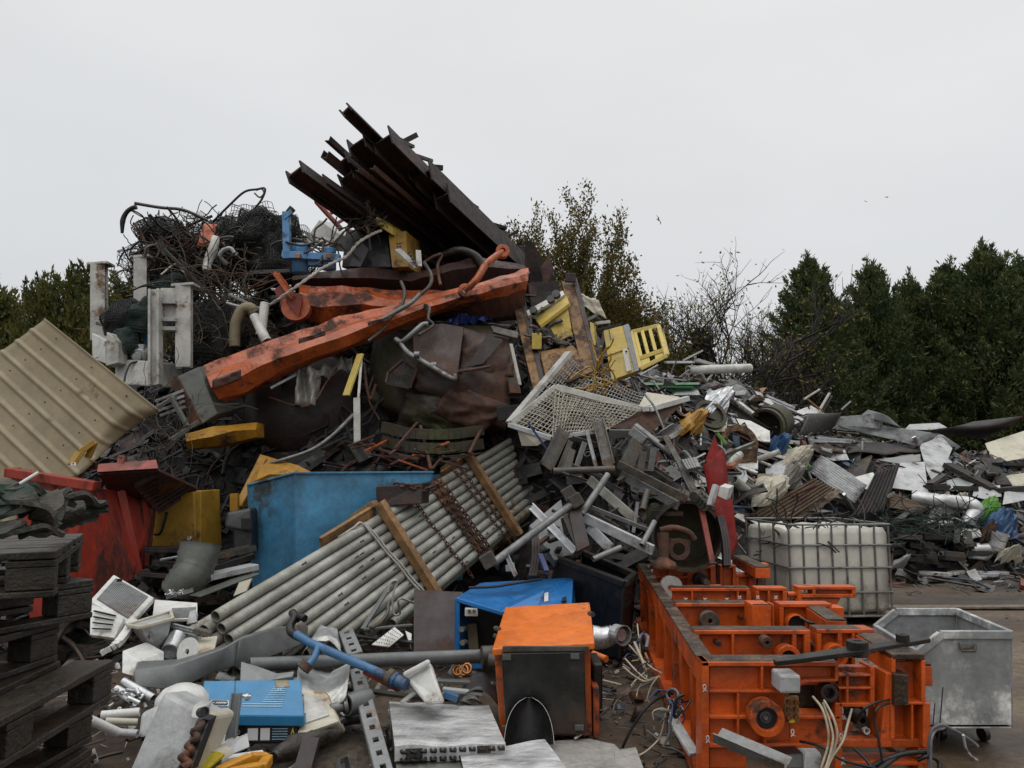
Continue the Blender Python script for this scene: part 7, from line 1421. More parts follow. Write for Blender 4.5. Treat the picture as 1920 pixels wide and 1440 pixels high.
# ================================================================ forklift wreck
def r5(x, y, d): return P(900+x/3.84, 440+y/3.84, d)
t = thing('forklift_mast', 'rusty yellow forklift mast with a dark yellow carriage plate, leaning left', 'forklift mast', r5(620, 1100, 9.4))
for a, b, w in (((268, 450, 10.2), (425, 1100, 9.3), .15), ((640, 330, 10.3), (800, 985, 9.4), .20)):
    a, b = r5(*a), r5(*b); m = MB(); m.cbeam(b, a, w, .10, .03, V((0, 1, 0))); part(t, 'upright', m, K['mast'], .004)
    m = MB(); m.bar(b+V((w*.42, .06, 0)), a+V((w*.42, .06, 0)), .06, .14, V((0, 1, 0))); part(t, 'channel', m, K['drum'], .004)
m = MB(); m.plate([r5(430, 840, 9.6), r5(672, 795, 9.7), r5(830, 975, 9.4), r5(640, 1060, 9.2), r5(480, 1060, 9.2)], .05); part(t, 'carriage_plate', m, K['mast'], .01)
m = MB(); m.bar(r5(612, 310, 10.2), r5(690, 312, 10.2), .06, .12); part(t, 'top_cap', m, K['drum'], .006)
m = MB(); m.box(r5(408, 770, 9.6), (.06, 0, .0), (0, .04, 0), (0, 0, .10)); part(t, 'lug', m, K['yellow'], .006)
t = thing('machine_hood', 'yellow machine hood with a white drilled plate between the mast uprights', 'hood', r5(560, 770, 9.9))
m = MB(); q = [r5(428, 652, 9.7), r5(640, 492, 9.8), r5(618, 430, 10.2), r5(394, 605, 10.1)]; m.plate(q, .05); part(t, 'top_plate', m, K['yellow'], .008)
m = MB(); q = [r5(560, 772, 9.75), r5(668, 722, 9.75), r5(628, 500, 9.85), r5(478, 622, 9.8)]; m.hexa(q+[p+V((0, .4, .1)) for p in q]); part(t, 'side_panel', m, K['yellow'], .008)
m = MB(); q = [r5(345, 585, 9.9), r5(610, 430, 10.1), r5(596, 400, 10.2), r5(332, 548, 10.)]; m.plate(q, .04); part(t, 'drilled_plate', m, K['white'], .005)
for x, y, r in ((385, 548, .05), (450, 540, .025), (510, 468, .05), (548, 432, .055)): m = MB(); m.disc(r5(x, y, 9.85), (-.3, -1, .4), r, .06, 16); part(t, 'hole_shade', m, K['black'])  # black discs on the plate paint the shade of its drilled holes
m = MB(); wires(m, r5(470, 720, 9.75), 18, (.14, .1, .1), .02, .2, .5); part(t, 'hose_bundle', m, K['galv_dark'])
m = MB(); m.sheet(r5(740, 520, 10.3), r5(915, 605, 10.2), r5(850, 470, 10.3), r5(725, 425, 10.4), 10, 8, wob(.06), .01); one('dented_panel', m, K['cream'], 'dented white sheet behind the right mast upright', 'dented sheet')
for i, (a, b, lb) in enumerate([((770, 618, 10.3), (862, 572, 10.3), 'grey bar under the dented white sheet'), ((830, 640, 10.2), (930, 628, 10.3), 'thin white bar above the yellow door'), ((840, 690, 10.1), (1010, 655, 10.2), 'dark bar along the top of the yellow door'), ((800, 590, 10.4), (900, 640, 10.4), 'second grey bar behind the dented white sheet')]):
    m = MB(); m.bar(r5(*a), r5(*b), .06, .04); one('metal_bar', m, K[['galv', 'white', 'dark_steel', 'galv_dark'][i]], lb, 'bar', None, .004)
t = thing('yellow_door', 'yellow machine door with a horizontal split and peeling paint', 'machine door', r5(1030, 1050, 9.8)); nn = V((0, -1, 0))
q = [r5(945, 1050, 9.8), r5(1115, 988, 9.75), r5(1025, 655, 10.1), r5(885, 690, 10.1)]; m = MB(); m.hexa(q+[p+V((.08, .22, 0)) for p in q]); part(t, 'leaf', m, K['yellow'], .01)
m = MB(); m.bar(q[3].lerp(q[0], .52)-V((0, .006, 0)), q[2].lerp(q[1], .50)-V((0, .006, 0)), .012, .008); m.bar(q[3].lerp(q[2], .3).lerp(q[0].lerp(q[1], .3), .02)-V((0, .005, 0)), q[3].lerp(q[2], .3).lerp(q[0].lerp(q[1], .3), .22)-V((0, .005, 0)), .008, .006); part(t, 'split_line', m, K['black'])
m = MB(); m.plate([r5(1055, 985, 9.73), r5(1092, 975, 9.73), r5(1062, 820, 9.85), r5(1028, 830, 9.86)], .004); m.noisy(.01, 9); part(t, 'worn_sticker', m, K['white'])
m = MB(); m.plate([r5(1046, 850, 9.8), r5(1062, 846, 9.8), r5(1060, 832, 9.8), r5(1045, 836, 9.8)], .004); part(t, 'lock', m, K['black'])
q = [r5(1112, 990, 9.74), r5(1146, 975, 9.74), r5(1068, 640, 10.1), r5(1026, 655, 10.1)]; m = MB(); m.hexa(q+[p+V((.05, .2, 0)) for p in q]); part(t, 'dark_edge_post', m, K['grey_paint'], .006)
q = [r5(832, 945, 9.9), r5(850, 940, 9.9), r5(915, 690, 10.1), r5(885, 690, 10.1)]; m = MB(); m.hexa(q+[p+V((.05, .2, 0)) for p in q]); part(t, 'dark_side', m, K['dark_steel'])
q = [r5(800, 780, 10), r5(835, 800, 10), r5(820, 640, 10.2), r5(790, 625, 10.2)]; m = MB(); m.hexa(q+[p+V((.05, .2, 0)) for p in q]); one('yellow_post', m, K['yellow'], 'short yellow post between the mast and the yellow door', 'post', bevel=.006)
t = thing('yellow_cage', 'pale yellow guard cage with four upright bars beside the yellow door', 'cage', r5(1250, 960, 9.9))
c = [r5(1150, 968, 9.8), r5(1340, 872, 9.9), r5(1282, 658, 10.2), r5(1085, 705, 10.1)]
for i in range(4):
    if i != 1 or True: m = MB(); m.bar(c[i], c[(i+1) % 4], .055, .06, V((0, 1, 0))); part(t, 'rail', m, K['yellow_pale'], .006)
for f in (.14, .40, .68): m = MB(); m.bar(c[3].lerp(c[2], f), c[0].lerp(c[1], f).lerp(c[3].lerp(c[2], f), .28), .045, .04, V((0, 1, 0))); part(t, 'upright_bar', m, K['yellow_pale'], .005)
u0, u1 = c[0].lerp(c[3], .27), c[1].lerp(c[2], .20); m = MB(); m.bar(u0, u1, .05, .05, V((0, 1, 0))); part(t, 'rail', m, K['yellow_pale'], .005)
m = MB(); m.plate([c[0], c[0].lerp(c[1], .42), u0.lerp(u1, .42), u0], .03); m.plate([c[0].lerp(c[1], .62), c[1], u1, u0.lerp(u1, .62)], .03); part(t, 'lower_plate', m, K['yellow_pale'], .005)
m = MB(); q = [r5(1285, 655, 10.2), r5(1310, 700, 10.6), r5(1352, 860, 10.3)]; m.tube([q[0], q[1], q[2], c[1]], .025, 8); part(t, 'side_loop', m, K['yellow_pale'])
# ================================================================ white mesh cage
def c2(x, y, d): return P(900+x/3.84, 640+y/3.84, d)
t = thing('mesh_cage', 'crumpled white steel-framed mesh panel bent into a V', 'mesh panel', c2(520, 700, 8.6))
A, LB, IC, RF, RB, FB, MB_ = c2(640, 85, 9.3), c2(212, 590, 8.6), c2(545, 330, 8.7), c2(1165, 492, 8.6), c2(1205, 385, 9.4), c2(520, 700, 8.2), c2(880, 640, 8.2)
def cbar(nm, L, w, h, mt): 
    m = MB()
    for a, b in L: m.bar(a, b, w, h)
    return part(t, nm, m, K[mt], .006)
cbar('back_frame', [(A, LB)], .09, .06, 'white'); cbar('front_frame', [(LB+V((.02, -.03, 0)), IC), (IC, RF)], .07, .07, 'white')
cbar('lower_frame', [(LB+V((0, -.05, -.02)), FB), (FB, MB_)], .06, .05, 'pale_metal')
def gridpart(nm, q, nu, nv, r, fn, mt):
    c00, c10, c11, c01 = q; m = MB(); nr = (c10-c00).cross(c01-c00).normalized()
    if nr.y > 0: nr = -nr
    def pt(u, v): return (c00*(1-u)+c10*u)*(1-v)+(c01*(1-u)+c11*u)*v+nr*fn(u, v)
    for i in range(nu+1): m.tube([pt(i/nu, j/10) for j in range(11)], r, 4)
    for j in range(nv+1): m.tube([pt(i/14, j/nv)+nr*r*1.5 for i in range(15)], r, 4)
    return part(t, nm, m, K[mt])
gridpart('back_mesh', [LB, RB+V((-.2, 0, -.4)), RB, A], 30, 14, .0055, lambda u, v: -.14*math.sin(u*math.pi)*(1-.3*v)+.04*math.sin(u*9+v*3), 'white')
gridpart('front_mesh', [FB, MB_, RF, IC], 20, 14, .0045, lambda u, v: .05*math.sin(u*5)*math.sin(v*4), 'cream')
gridpart('front_mesh', [LB, FB, IC.lerp(RF, .3), IC], 12, 13, .0045, lambda u, v: .03*math.sin(u*5+v), 'cream')
m = MB(); q = [c2(940, 615, 8.3), c2(1225, 672, 8.5), c2(1490, 420, 9.0), c2(1170, 500, 8.58)]; m.plate(q, .03); m.noisy(.02, 3); part(t, 'side_plate', m, K['rust_tank'])
cbar('white_lip', [(RF, c2(1215, 485, 8.6)), (c2(1215, 490, 8.6), c2(1495, 412, 9.0))], .07, .06, 'white_clean')
pplate('pale_sheet', [(1196, 764, 8.9), (1212, 735, 9.2), (1275, 744, 9.4), (1262, 752, 9.2)], .02, 'cream', 'flat cream sheet behind the right end of the mesh panel', 'sheet')
pplate('pale_sheet', [(968, 800, 8.5), (1030, 822, 8.2), (1006, 836, 8.3), (978, 836, 8.5)], .02, 'cream', 'cream sheet under the left corner of the mesh panel', 'sheet')
m = MB(); m.bar(c2(345, 585, 8.1), c2(490, 790, 8.1), .06, .02); one('blue_strap', m, K['blue_dark'], 'dark blue strap hanging below the left corner of the mesh panel', 'strap')
m = MB(); wires(m, c2(870, 250, 9.0), 26, (.13, .1, .17), .010, .3, .5); one('yellow_hose', m, K['cab_yellow'], 'tangle of rusty yellow hoses behind the mesh panel', 'hose', kind='stuff')
ppipe('long_wire', [(1208, 738, 8.4), (1228, 765, 8.3), (1246, 808, 8.2), (1275, 880, 8.0), (1308, 945, 7.9), (1330, 960, 7.9), (1336, 975, 7.9)], .012, 'galv', 'long thin grey wire hanging from the mesh panel over the scaffold parts', 'wire', None, 6)
# brown posts left of the mesh panel
pbar('rusty_post', (948, 640, 9.6), (965, 740, 9.3), .14, .08, 'rust_tank', 'rust-brown post between the rusty tank and the forklift mast', 'post'); pbar('pale_strip', (958, 645, 9.3), (975, 722, 9.1), .04, .02, 'rope', 'pale narrow strip hanging on the rust-brown post', 'strip')
pbar('dark_beam_end', (932, 778, 9.0), (975, 772, 9.0), .2, .16, 'dark_steel', 'dark square tube end left of the mesh panel corner', 'tube end', kind='bar')
pplate('grey_grating', [(920, 610, 9.6), (972, 622, 9.6), (970, 634, 9.5), (925, 622, 9.5)], .03, 'galv_dark', 'grey ribbed strip right of the blue tarpaulin', 'strip')
# ================================================================ scaffold parts
SG = 'galvanised scaffold parts'
def sc(a, b, w, kind, lb, mt='galv', o=640, r=0., h=None):
    a, b = P(900+a[0]/3.84, o+a[1]/3.84, a[2]), P(900+b[0]/3.84, o+b[1]/3.84, b[2]); m = MB(); w *= .8
    if kind == 't':
        m.cyl(a, b, w/2, 12, None, .8); d = (b-a).normalized()
        one('scaffold_tube', m, K[mt], lb, 'scaffold tube', SG)
    elif kind == 'c': m.cbeam(a, b, w, w*.45, .012, V((0, 1, .3)), r); one('scaffold_channel', m, K[mt], lb, 'scaffold channel', SG)
    else:
        if h: m.bar(a, b, w, h, V((0, 1, .3)), r)
        else: m.cbeam(a, b, w, w*.42, .009, V((0, -1, -.3)) if rng.random() < .6 else V((0, 1, .3)), r)
        m.noisy(.006, 4); one('scaffold_bar', m, K[mt], lb, 'scaffold bar', SG, .004)
sc((600, 640, 8.0), (470, 905, 7.7), .17, 'b', 'broad brown-stained scaffold channel at the upper left of the scaffold pile', 'galv_dark')
sc((850, 575, 8.1), (930, 905, 7.8), .15, 'c', 'scaffold channel standing upright below the middle of the mesh panel', 'galv_dark', r=math.pi)
sc((1140, 720, 8.0), (1060, 890, 7.8), .18, 'b', 'broad rusty scaffold plank end right of the upright channel', 'galv_dark')
sc((530, 935, 7.6), (970, 920, 7.6), .085, 't', 'scaffold tube lying level across the upper scaffold pile', 'galv_dark')
sc((1120, 610, 8.2), (1385, 815, 7.9), .09, 't', 'grey scaffold tube sloping down right below the side plate of the mesh panel')
sc((770, 640, 8.0), (835, 905, 7.7), .045, 'b', 'thin bright scaffold bar left of the upright channel')
sc((650, 720, 7.9), (570, 930, 7.7), .07, 'b', 'narrow scaffold bar beside the broad brown-stained channel', 'galv_dark')
sc((990, 885, 7.7), (1490, 1140, 7.5), .10, 'b', 'long scaffold beam sloping down right through the scaffold pile', 'galv_dark')
sc((1010, 960, 7.75), (1430, 1190, 7.55), .10, 'c', 'second long scaffold beam just below the first sloping one')
sc((920, 960, 7.5), (730, 1245, 7.2), .08, 't', 'scaffold tube leaning left in the middle of the scaffold pile')
sc((780, 990, 7.7), (1120, 1290, 7.4), .11, 'b', 'pale timber-coloured scaffold bar behind the leaning tube', 'pipe_grey')
sc((600, 950, 7.8), (900, 1050, 7.7), .05, 'b', 'thin scaffold bar under the level scaffold tube', 'galv_dark')
sc((625, 880, 7.8), (880, 970, 7.8), .045, 'b', 'bright thin scaffold brace crossing behind the level tube')
sc((660, 700, 8.1), (1020, 800, 8.2), .07, 'b', 'flat scaffold bar in the shade under the mesh panel', 'galv_dark')
sc((930, 665, 8.2), (1180, 670, 8.2), .10, 'c', 'short scaffold channel ending below the mesh side plate')
sc((1300, 670, 8.0), (1400, 610, 8.0), .10, 'b', 'short scaffold bracket at the right end of the scaffold pile')
sc((1330, 680, 7.9), (1600, 1170, 7.4), .07, 'b', 'long flat scaffold strip running down beside the red sheet', 'galv_dark', h=.02)
sc((1180, 860, 7.9), (1390, 1000, 7.8), .06, 'b', 'thin scaffold bar above the long sloping beam', 'galv_dark')
sc((1090, 640, 8.1), (1190, 720, 8.0), .12, 'b', 'scaffold base plate arm at the top right of the scaffold pile', h=.05)
sc((680, 545, 7.2), (90, 985, 6.5), .085, 't', 'smooth bright scaffold tube pointing down left with flanged ends', 'galv', 800)
sc((375, 570, 7.4), (690, 895, 7.0), .085, 'b', 'bright pale scaffold beam crossing under the smooth tube', 'alu', 800)
sc((740, 650, 7.3), (1245, 890, 6.9), .11, 'b', 'wide pale grey scaffold deck bar in the lower scaffold pile', 'pale_metal', 800, h=.04)
sc((780, 575, 7.3), (1205, 745, 7.1), .05, 'b', 'thin grey scaffold rail above the pale deck bar', 'galv', 800)
sc((1255, 685, 7.1), (1165, 855, 6.9), .065, 't', 'short scaffold tube at the right end of the pale deck bar', 'galv', 800)
sc((815, 955, 6.8), (1015, 870, 6.9), .065, 't', 'short scaffold tube lying under the pale deck bar', 'galv', 800)
sc((600, 610, 7.3), (720, 900, 7.0), .06, 'b', 'dark scaffold bar standing beside the brown plate', 'galv_dark', 800)
sc((790, 610, 7.4), (1000, 730, 7.3), .05, 'b', 'thin scaffold bar behind the pale deck bar', 'galv_dark', 800)
sc((780, 720, 7.3), (940, 880, 7.0), .12, 'b', 'flat grey scaffold plate below the pale deck bar', 'pale_metal', 800, h=.02)
sc((700, 280, 7.9), (760, 110, 8.0), .07, 'b', 'small upright scaffold lug in the upper scaffold pile', 'galv', 800)
sc((200, 930, 6.6), (265, 1075, 6.4), .05, 'b', 'dark blue-grey bar hanging from the lower end of the smooth tube', 'grey_paint', 800)
for (x, y, d, dx, dy) in ((690, 530, 7.18, .9, .35), (60, 960, 6.5, .6, -.9), (640, 480, 7.2, .8, .3)):
    c = P(900+x/3.84, 800+y/3.84, d); m = MB(); m.box(c, V((.05, 0, .03)), V((0, .05, 0)), V((-.03, 0, .05))); one('tube_clamp', m, K['galv_dark'], ['square clamp on the upper end of the smooth scaffold tube', 'clamp on the lower end of the smooth scaffold tube', 'dark clamp plate above the upper end of the smooth tube'][[690, 60, 640].index(x)], 'clamp', bevel=.008)
rs = random.Random(77)
for i in range(30):
    x, y = rs.uniform(1025, 1240), rs.uniform(830, 1000); an = rs.choice([rs.uniform(.2, .8), rs.uniform(-.5, .2), rs.uniform(1.2, 1.9)]); l = rs.uniform(20, 60); d = rs.uniform(7.7, 8.1)-(y-830)/170*.45
    sc(((x-900)*3.84, (y-640)*3.84, d), ((x+l*math.cos(an)-900)*3.84, (y+l*math.sin(an)-640)*3.84, d-rs.uniform(-.2, .2)), rs.uniform(.035, .09), rs.choice('bbtc'), 'small scaffold piece jammed deep between the larger scaffold parts', rs.choice(['galv', 'galv_dark', 'galv_dark', 'dark_steel']))
pplate('brown_plate', [(1066, 958, 7.15), (1088, 948, 7.2), (1106, 1022, 6.95), (1082, 1034, 6.9)], .03, 'drum', 'dark brown plate standing under the upper end of the smooth tube', 'plate')
pplate('pale_casing', [(992, 985, 7.5), (1052, 935, 7.7), (1075, 1040, 7.3), (1040, 1050, 7.2)], .12, 'grey_paint', 'pale grey casing behind the crossing scaffold beams', 'casing', bevel=.01)
t = thing('chain_hoist', 'block of thin bars with hanging chains beside the red sheet', 'hoist', c2(1640, 1200, 7.4))
m = MB(); [m.bar(c2(1460+k*20, 860-k*4, 7.6), c2(1500+k*18, 930-k*4, 7.5), .04, .04) for k in range(5)]; part(t, 'bars', m, K['galv'], .003)
for pts in ([c2(1570, 960, 7.5), c2(1600, 1060, 7.45), c2(1650, 1150, 7.4), c2(1690, 1210, 7.4)], [c2(1460, 1020, 7.6), c2(1462, 1100, 7.6)], [c2(1375, 860, 7.8), c2(1400, 890, 7.8), c2(1430, 880, 7.8)]): part(t, 'chain', chain(pts, .055, .007), K['galv'])
m = MB(); [m.cyl(c2(1540+k*22, 1120+k*22, 7.4), c2(1590+k*22, 1100+k*22, 7.5), .05, 12) for k in range(4)]; part(t, 'rollers', m, K['galv_dark'])
m = MB(); m.bar(c2(1655, 1185, 7.3), c2(1700, 1035, 7.35), .05, .05); part(t, 'handle', m, K['pale_metal'], .006)
slab('white_box', [(1345, 930, 7.6), (1362, 938, 7.6), (1368, 915, 7.6), (1350, 911, 7.6)], (.1, .2, .02), 'white_clean', 'small white box end in front of the red sheet', 'box')
m = MB()
m.sheet(P(1358, 1060, 7.75), P(1384, 1015, 7.95), P(1356, 840, 8.5), P(1318, 872, 8.3), 10, 18, lambda u, v: .08*math.sin(u*math.pi)+wob(.05)(u, v), .012); m.plate([P(1322, 866, 8.28), P(1350, 846, 8.4), P(1340, 816, 8.5)], .02); one('red_sheet', m, K['red_flat'], 'tall bent red steel sheet right of the scaffold pile', 'sheet')
for (a, b, lb) in (((1350, 968, 7.5), (1362, 1062, 7.3), 'brown leaf spring standing upright in front of the red sheet'), ((1003, 1000, 7.1), (997, 1082, 6.9), 'brown leaf spring standing upright below the pale scaffold beam')):
    a, b = P(*a), P(*b); t = thing('leaf_spring', lb, 'leaf spring', b); 
    for k in range(3): m = MB(); q = [a.lerp(b, f)+V((.02*math.sin(f*3.1)+(k-1)*.024, k*.006, 0)) for f in [x/6 for x in range(7)]]; [m.bar(u, v, .02, .07, V((0, 1, 0))) for u, v in zip(q, q[1:])]; part(t, 'leaf', m, K['drum'])
pbar('red_rod', (1314, 948, 7.5), (1336, 1058, 7.2), .05, .03, 'red_pink', 'dark red rod standing beside the right leaf spring', 'rod')
t = thing('barrel', 'dark open barrel lying on its side below the scaffold pile', 'barrel', P(1285, 1050, 7.6)); c = P(1288, 1005, 7.6); m = MB(); m.tube([c, c+V((.1, .9, .1))], .33, 28, .94); part(t, 'shell', m, K['rust_moss']); m = MB(); m.disc(c+V((0, -.01, 0)), (-.1, -1, -.1), .345, .03, 28, .315); part(t, 'rim', m, K['galv_dark'])
t = thing('pipe_valve', 'red-brown pipe valve with an oval handle plate in front of the dark barrel', 'valve', P(1245, 1060, 7.1))
m = MB(); m.tube([P(1243, 1062, 7.1), P(1244, 1040, 7.1), P(1243, 1000, 7.15)], [.05, .045, .055], 12); part(t, 'stem', m, K['rust'])
m = MB(); c = P(1244, 1055, 7.08); m.lathe(c-Z*.05, c+Z*.05, [(0, .12), (.5, .11), (.8, .06), (1, .04)], 16); part(t, 'base_flange', m, K['rust'])
m = MB(); m.disc(P(1272, 1030, 7.2), (0, -1, .1), .10, .05, 18, .055); m.bar(P(1255, 1015, 7.22), P(1294, 1018, 7.22), .05, .05); part(t, 'handle_plate', m, K['rust'], .005)
m = MB(); m.tube(spline([P(1238, 995, 7.2), P(1262, 990, 7.2), P(1290, 998, 7.2), P(1302, 1012, 7.2)], 5), .03, 8); part(t, 'arc', m, K['rust'])
t = thing('black_bin', 'black open bin with a rusty rim standing behind the blue cabinet', 'bin', P(1120, 1200, 7.0))
tp = [P(1040, 1046, 7.3), P(1172, 1095, 6.7), P(1190, 1078, 7.4), P(1090, 1035, 8.0)]; bt = [V((p.x*.93+.02, p.y, .03)) for p in tp]
m = MB()
for i in range(4): m.plate([bt[i], bt[(i+1) % 4], tp[(i+1) % 4], tp[i]], .03)
part(t, 'body', m, K['black'], .01)
m = MB(); [m.bar(tp[i], tp[(i+1) % 4], .06, .06) for i in range(4)]; m.noisy(.006, 6); part(t, 'rim', m, K['dark_steel'], .01)
m = MB(); m.plate([p-Z*.18 for p in tp], .03, Z); part(t, 'inside', m, K['black'])
pbar('blue_chisel', (1013, 1040, 6.9), (1025, 1072, 6.7), .045, .03, 'blue_dark', 'small blue-handled tool beside the left leaf spring', 'tool')
slab('small_block', [(948, 1072, 6.6), (962, 1072, 6.6), (960, 1056, 6.6), (947, 1060, 6.6)], (.02, .08, .0), 'white', 'small white block above the blue cabinet', 'block')
for i in range(9):
    x, y = rs.uniform(985, 1075), rs.uniform(1000, 1075); pbar('dark_bar', (x, y, 7.3), (x+rs.uniform(-40, 40), y+rs.uniform(-15, 15), 7.2), .05, .03, rs.choice(['dark_steel', 'drum', 'rust']), 'dark bar lying in the shade between the scaffold pile and the blue cabinet', 'bar', 'dark bars above the blue cabinet')
# ================================================================ right-hand heap
def q6(x, y): return (1160+x/4, 600+y/4)
def q7(x, y): return (1440+x/4, 640+y/4)
def pts(fn, L): return [fn(*p) for p in L]
def hs(nm, L, m_, lb, cat, off=.25, nz=.015, th=.012, nudge=None):
    """flat piece: plane through three raised heap points, the rest put on that plane"""
    q = [Q(p[0], p[1], off) for p in L]; c = sum(q, V((0, 0, 0)))/len(q)
    # best plane: normal from averaged cross products
    n = V((0, 0, 0))
    for i in range(len(q)): n += (q[i]-c).cross(q[(i+1) % len(q)]-c)
    n.normalize()
    if n.dot(V((0, 0, EYE))-c) < 0: n = -n
    n = (n*.4+V((U(-.25, .25), -.5, .75))).normalized(); o = V((0, 0, EYE)); r_ = []
    for p in L: d = ray(*p); k = (c-o).dot(n)/d.dot(n); r_.append(o+d*k)
    m = MB(); m.plate(r_, th, n); m.noisy(nz, 2.2) if nz else 0
    return one(nm, m, K[m_], lb, cat, None, .003)
def hcorr(nm, L, nw, amp, m_, lb, off=.3, warp=.03):
    """corrugated sheet: corners 00,10,11,01; waves run along 00->10"""
    q = [Q(p[0], p[1], off) for p in L]; c = sum(q, V((0, 0, 0)))/4; n = ((q[1]-q[0]).cross(q[3]-q[0])).normalized()
    if n.dot(V((0, 0, EYE))-c) < 0: n = -n
    n = (n*.5+(V((0, -.5, .8)) if m_ != 'corr_black' else V((0, 0, 0)))).normalized(); o = V((0, 0, EYE)); r_ = [o+ray(*p)*((c-o).dot(n)/ray(*p).dot(n)) for p in L]
    m = MB(); m.sheet(*r_, nw*8, 8, corr(nw, amp, warp, U(0, 9)), .006); return one(nm, m, K[m_], lb, 'corrugated sheet', 'corrugated sheets on the right-hand heap')
def hbar(nm, a, b, w, h, m_, lb, cat, kind='bar', off=.3, group=None):
    a, b = Q(*a, off), Q(*b, off); m = MB()
    if kind == 'tube': m.cyl(a, b, w/2, 12, None, h)
    elif kind == 'i': m.ibeam(a, b, w, h, .015)
    elif kind == 'c': m.cbeam(a, b, w, h, .01)
    else: m.bar(a, b, w, h)
    return one(nm, m, K[m_], lb, cat, group, .003 if kind == 'bar' else 0)
hcorr('corrugated_sheet', pts(q7, [(560, 652), (470, 588), (1290, 690), (1140, 792)]), 14, .012, 'corr_grey', 'biggest grey corrugated sheet, lying flat along the top of the right-hand heap', .9)
hcorr('corrugated_sheet', pts(q7, [(1140, 792), (1290, 692), (1500, 832), (1400, 830)]), 12, .012, 'corr_grey', 'narrow end piece of grey corrugated sheet right of the grey eight-sided plate', .8)
hcorr('corrugated_sheet', pts(q7, [(225, 760), (225, 700), (640, 735), (620, 770)]), 6, .02, 'corr_grey', 'grey corrugated strip below the curved black sheet', .6)
hcorr('corrugated_sheet', pts(q7, [(300, 970), (395, 850), (745, 1075), (650, 1215)]), 10, .022, 'corr_grey', 'grey corrugated sheet slanting down right behind the brown corrugated sheet', .55)
hcorr('corrugated_sheet', pts(q7, [(-170, 1310), (350, 1022), (500, 1112), (240, 1330)][0:1]+[(345, 1022), (500, 1110), (60, 1320)])[:4], 1, .0, 'corr_brown', 'x', .5) if False else None
hcorr('corrugated_sheet', [(1402, 970), (1526, 895), (1566, 914), (1478, 972)][0:0]+[(1478, 975), (1400, 968), (1526, 896), (1566, 916)], 7, .026, 'corr_brown', 'brown rusty corrugated sheet leaning just above the liquid tank', .75)
hcorr('corrugated_sheet', [(1478, 975), (1566, 916), (1582, 920), (1520, 968)][::1], 5, .02, 'corr_brown', 'folded rusty edge of the brown corrugated sheet', .74)
hcorr('corrugated_sheet', [(1600, 968), (1657, 955), (1688, 868), (1640, 888)], 7, .024, 'corr_black', 'black corrugated sheet standing upright right of the brown one', .95)
hcorr('corrugated_sheet', [(1662, 952), (1666, 922), (1740, 948), (1728, 964)], 6, .022, 'corr_brown', 'dark red-brown corrugated sheet below the silver duct', .45)
hcorr('corrugated_sheet', [(1815, 1045), (1822, 1028), (1862, 1040), (1850, 1052)], 5, .03, 'corr_grey', 'small crumpled corrugated piece near the foot of the right-hand heap', .25)
psh = lambda nm, L, nu, nv, fn, m_, lb, cat, off: (lambda m: one(nm, m, K[m_], lb, cat))(MB().sheet(*[Q(p[0], p[1], off) for p in L], nu, nv, fn, .01))
psh('curved_sheet', [(1498, 815), (1560, 812), (1566, 788), (1500, 790)], 12, 10, lambda u, v: .25*math.sin(v*math.pi*.8), 'corr_black', 'curved black sheet at the left end of the biggest corrugated sheet', 'sheet', .9)
psh('torn_sheet', [(1500, 846), (1590, 848), (1602, 830), (1498, 836)], 12, 5, wob(.12), 'rust_tank', 'torn rusty sheet below the grey corrugated strip', 'sheet', .6)
psh('shade_sheet', [(1590, 850), (1725, 848), (1725, 838), (1585, 818)], 10, 4, wob(.06), 'corr_black', 'black sheet painted as the shade under the biggest corrugated sheet', 'sheet', .6)  # black sheet added where only shade lies below the corrugated one
m = MB(); c = Q(1605, 790, .6)+V((0, .3, 0)); q = [c+V((.62*math.cos(a), .45*math.sin(a), 0)) for a in [R(x*12) for x in range(31)]]; [m.bar(a, b, .02, .26+.1*math.cos(i*.2)) for i, (a, b) in enumerate(zip(q, q[1:]))]; one('ring_duct', m, K['corr_grey'], 'wide grey sheet-metal ring on top of the right-hand heap', 'ring')
psh('curved_sheet', [(1742, 810), (1835, 824), (1916, 780), (1826, 790)], 16, 8, lambda u, v: .15*math.sin(v*math.pi)-.05*math.sin(u*5), 'corr_black', 'long dark curved sheet against the conifers at the right', 'sheet', 1.0)
psh('curved_sheet', [(1610, 782), (1690, 802), (1672, 786), (1628, 768)], 12, 6, lambda u, v: .15*math.sin(u*math.pi), 'grey_duct', 'folded grey sheet behind the wide sheet-metal ring', 'sheet', .6)
L7 = lambda *a: pts(q7, a)
hs('grey_plate', L7((1305, 715), (1382, 800), (1352, 880), (1382, 910), (1232, 1035), (1190, 970), (1140, 800), (1150, 770)), 'pale_metal', 'grey eight-sided plate at the right end of the biggest corrugated sheet', 'plate', 1.0)
hs('grey_plate', L7((990, 910), (1172, 905), (1202, 1135), (930, 1100)), 'pale_metal', 'pale grey rectangular plate right of the black corrugated sheet', 'plate', .75)
hs('grey_plate', L7((800, 885), (1140, 848), (1145, 900), (990, 918)), 'grey_paint', 'long narrow grey plate above the rectangular plate', 'plate', .7)
hs('rusty_box', L7((570, 945), (775, 850), (785, 862), (720, 1010), (672, 1032)), 'fibre', 'tan box end with orange rust behind the grey corrugated sheet', 'box', .5)
hs('beige_panel', L7((1622, 762), (1930, 665), (1930, 880), (1695, 912)), 'cream', 'large beige panel at the right edge of the photo', 'large sheet', .9, .03)
hs('cream_wall', L7((1790, 1000), (1930, 990), (1930, 1090), (1800, 1075)), 'foam', 'broken cream slab below the beige panel', 'slab', .5, .03, .1)
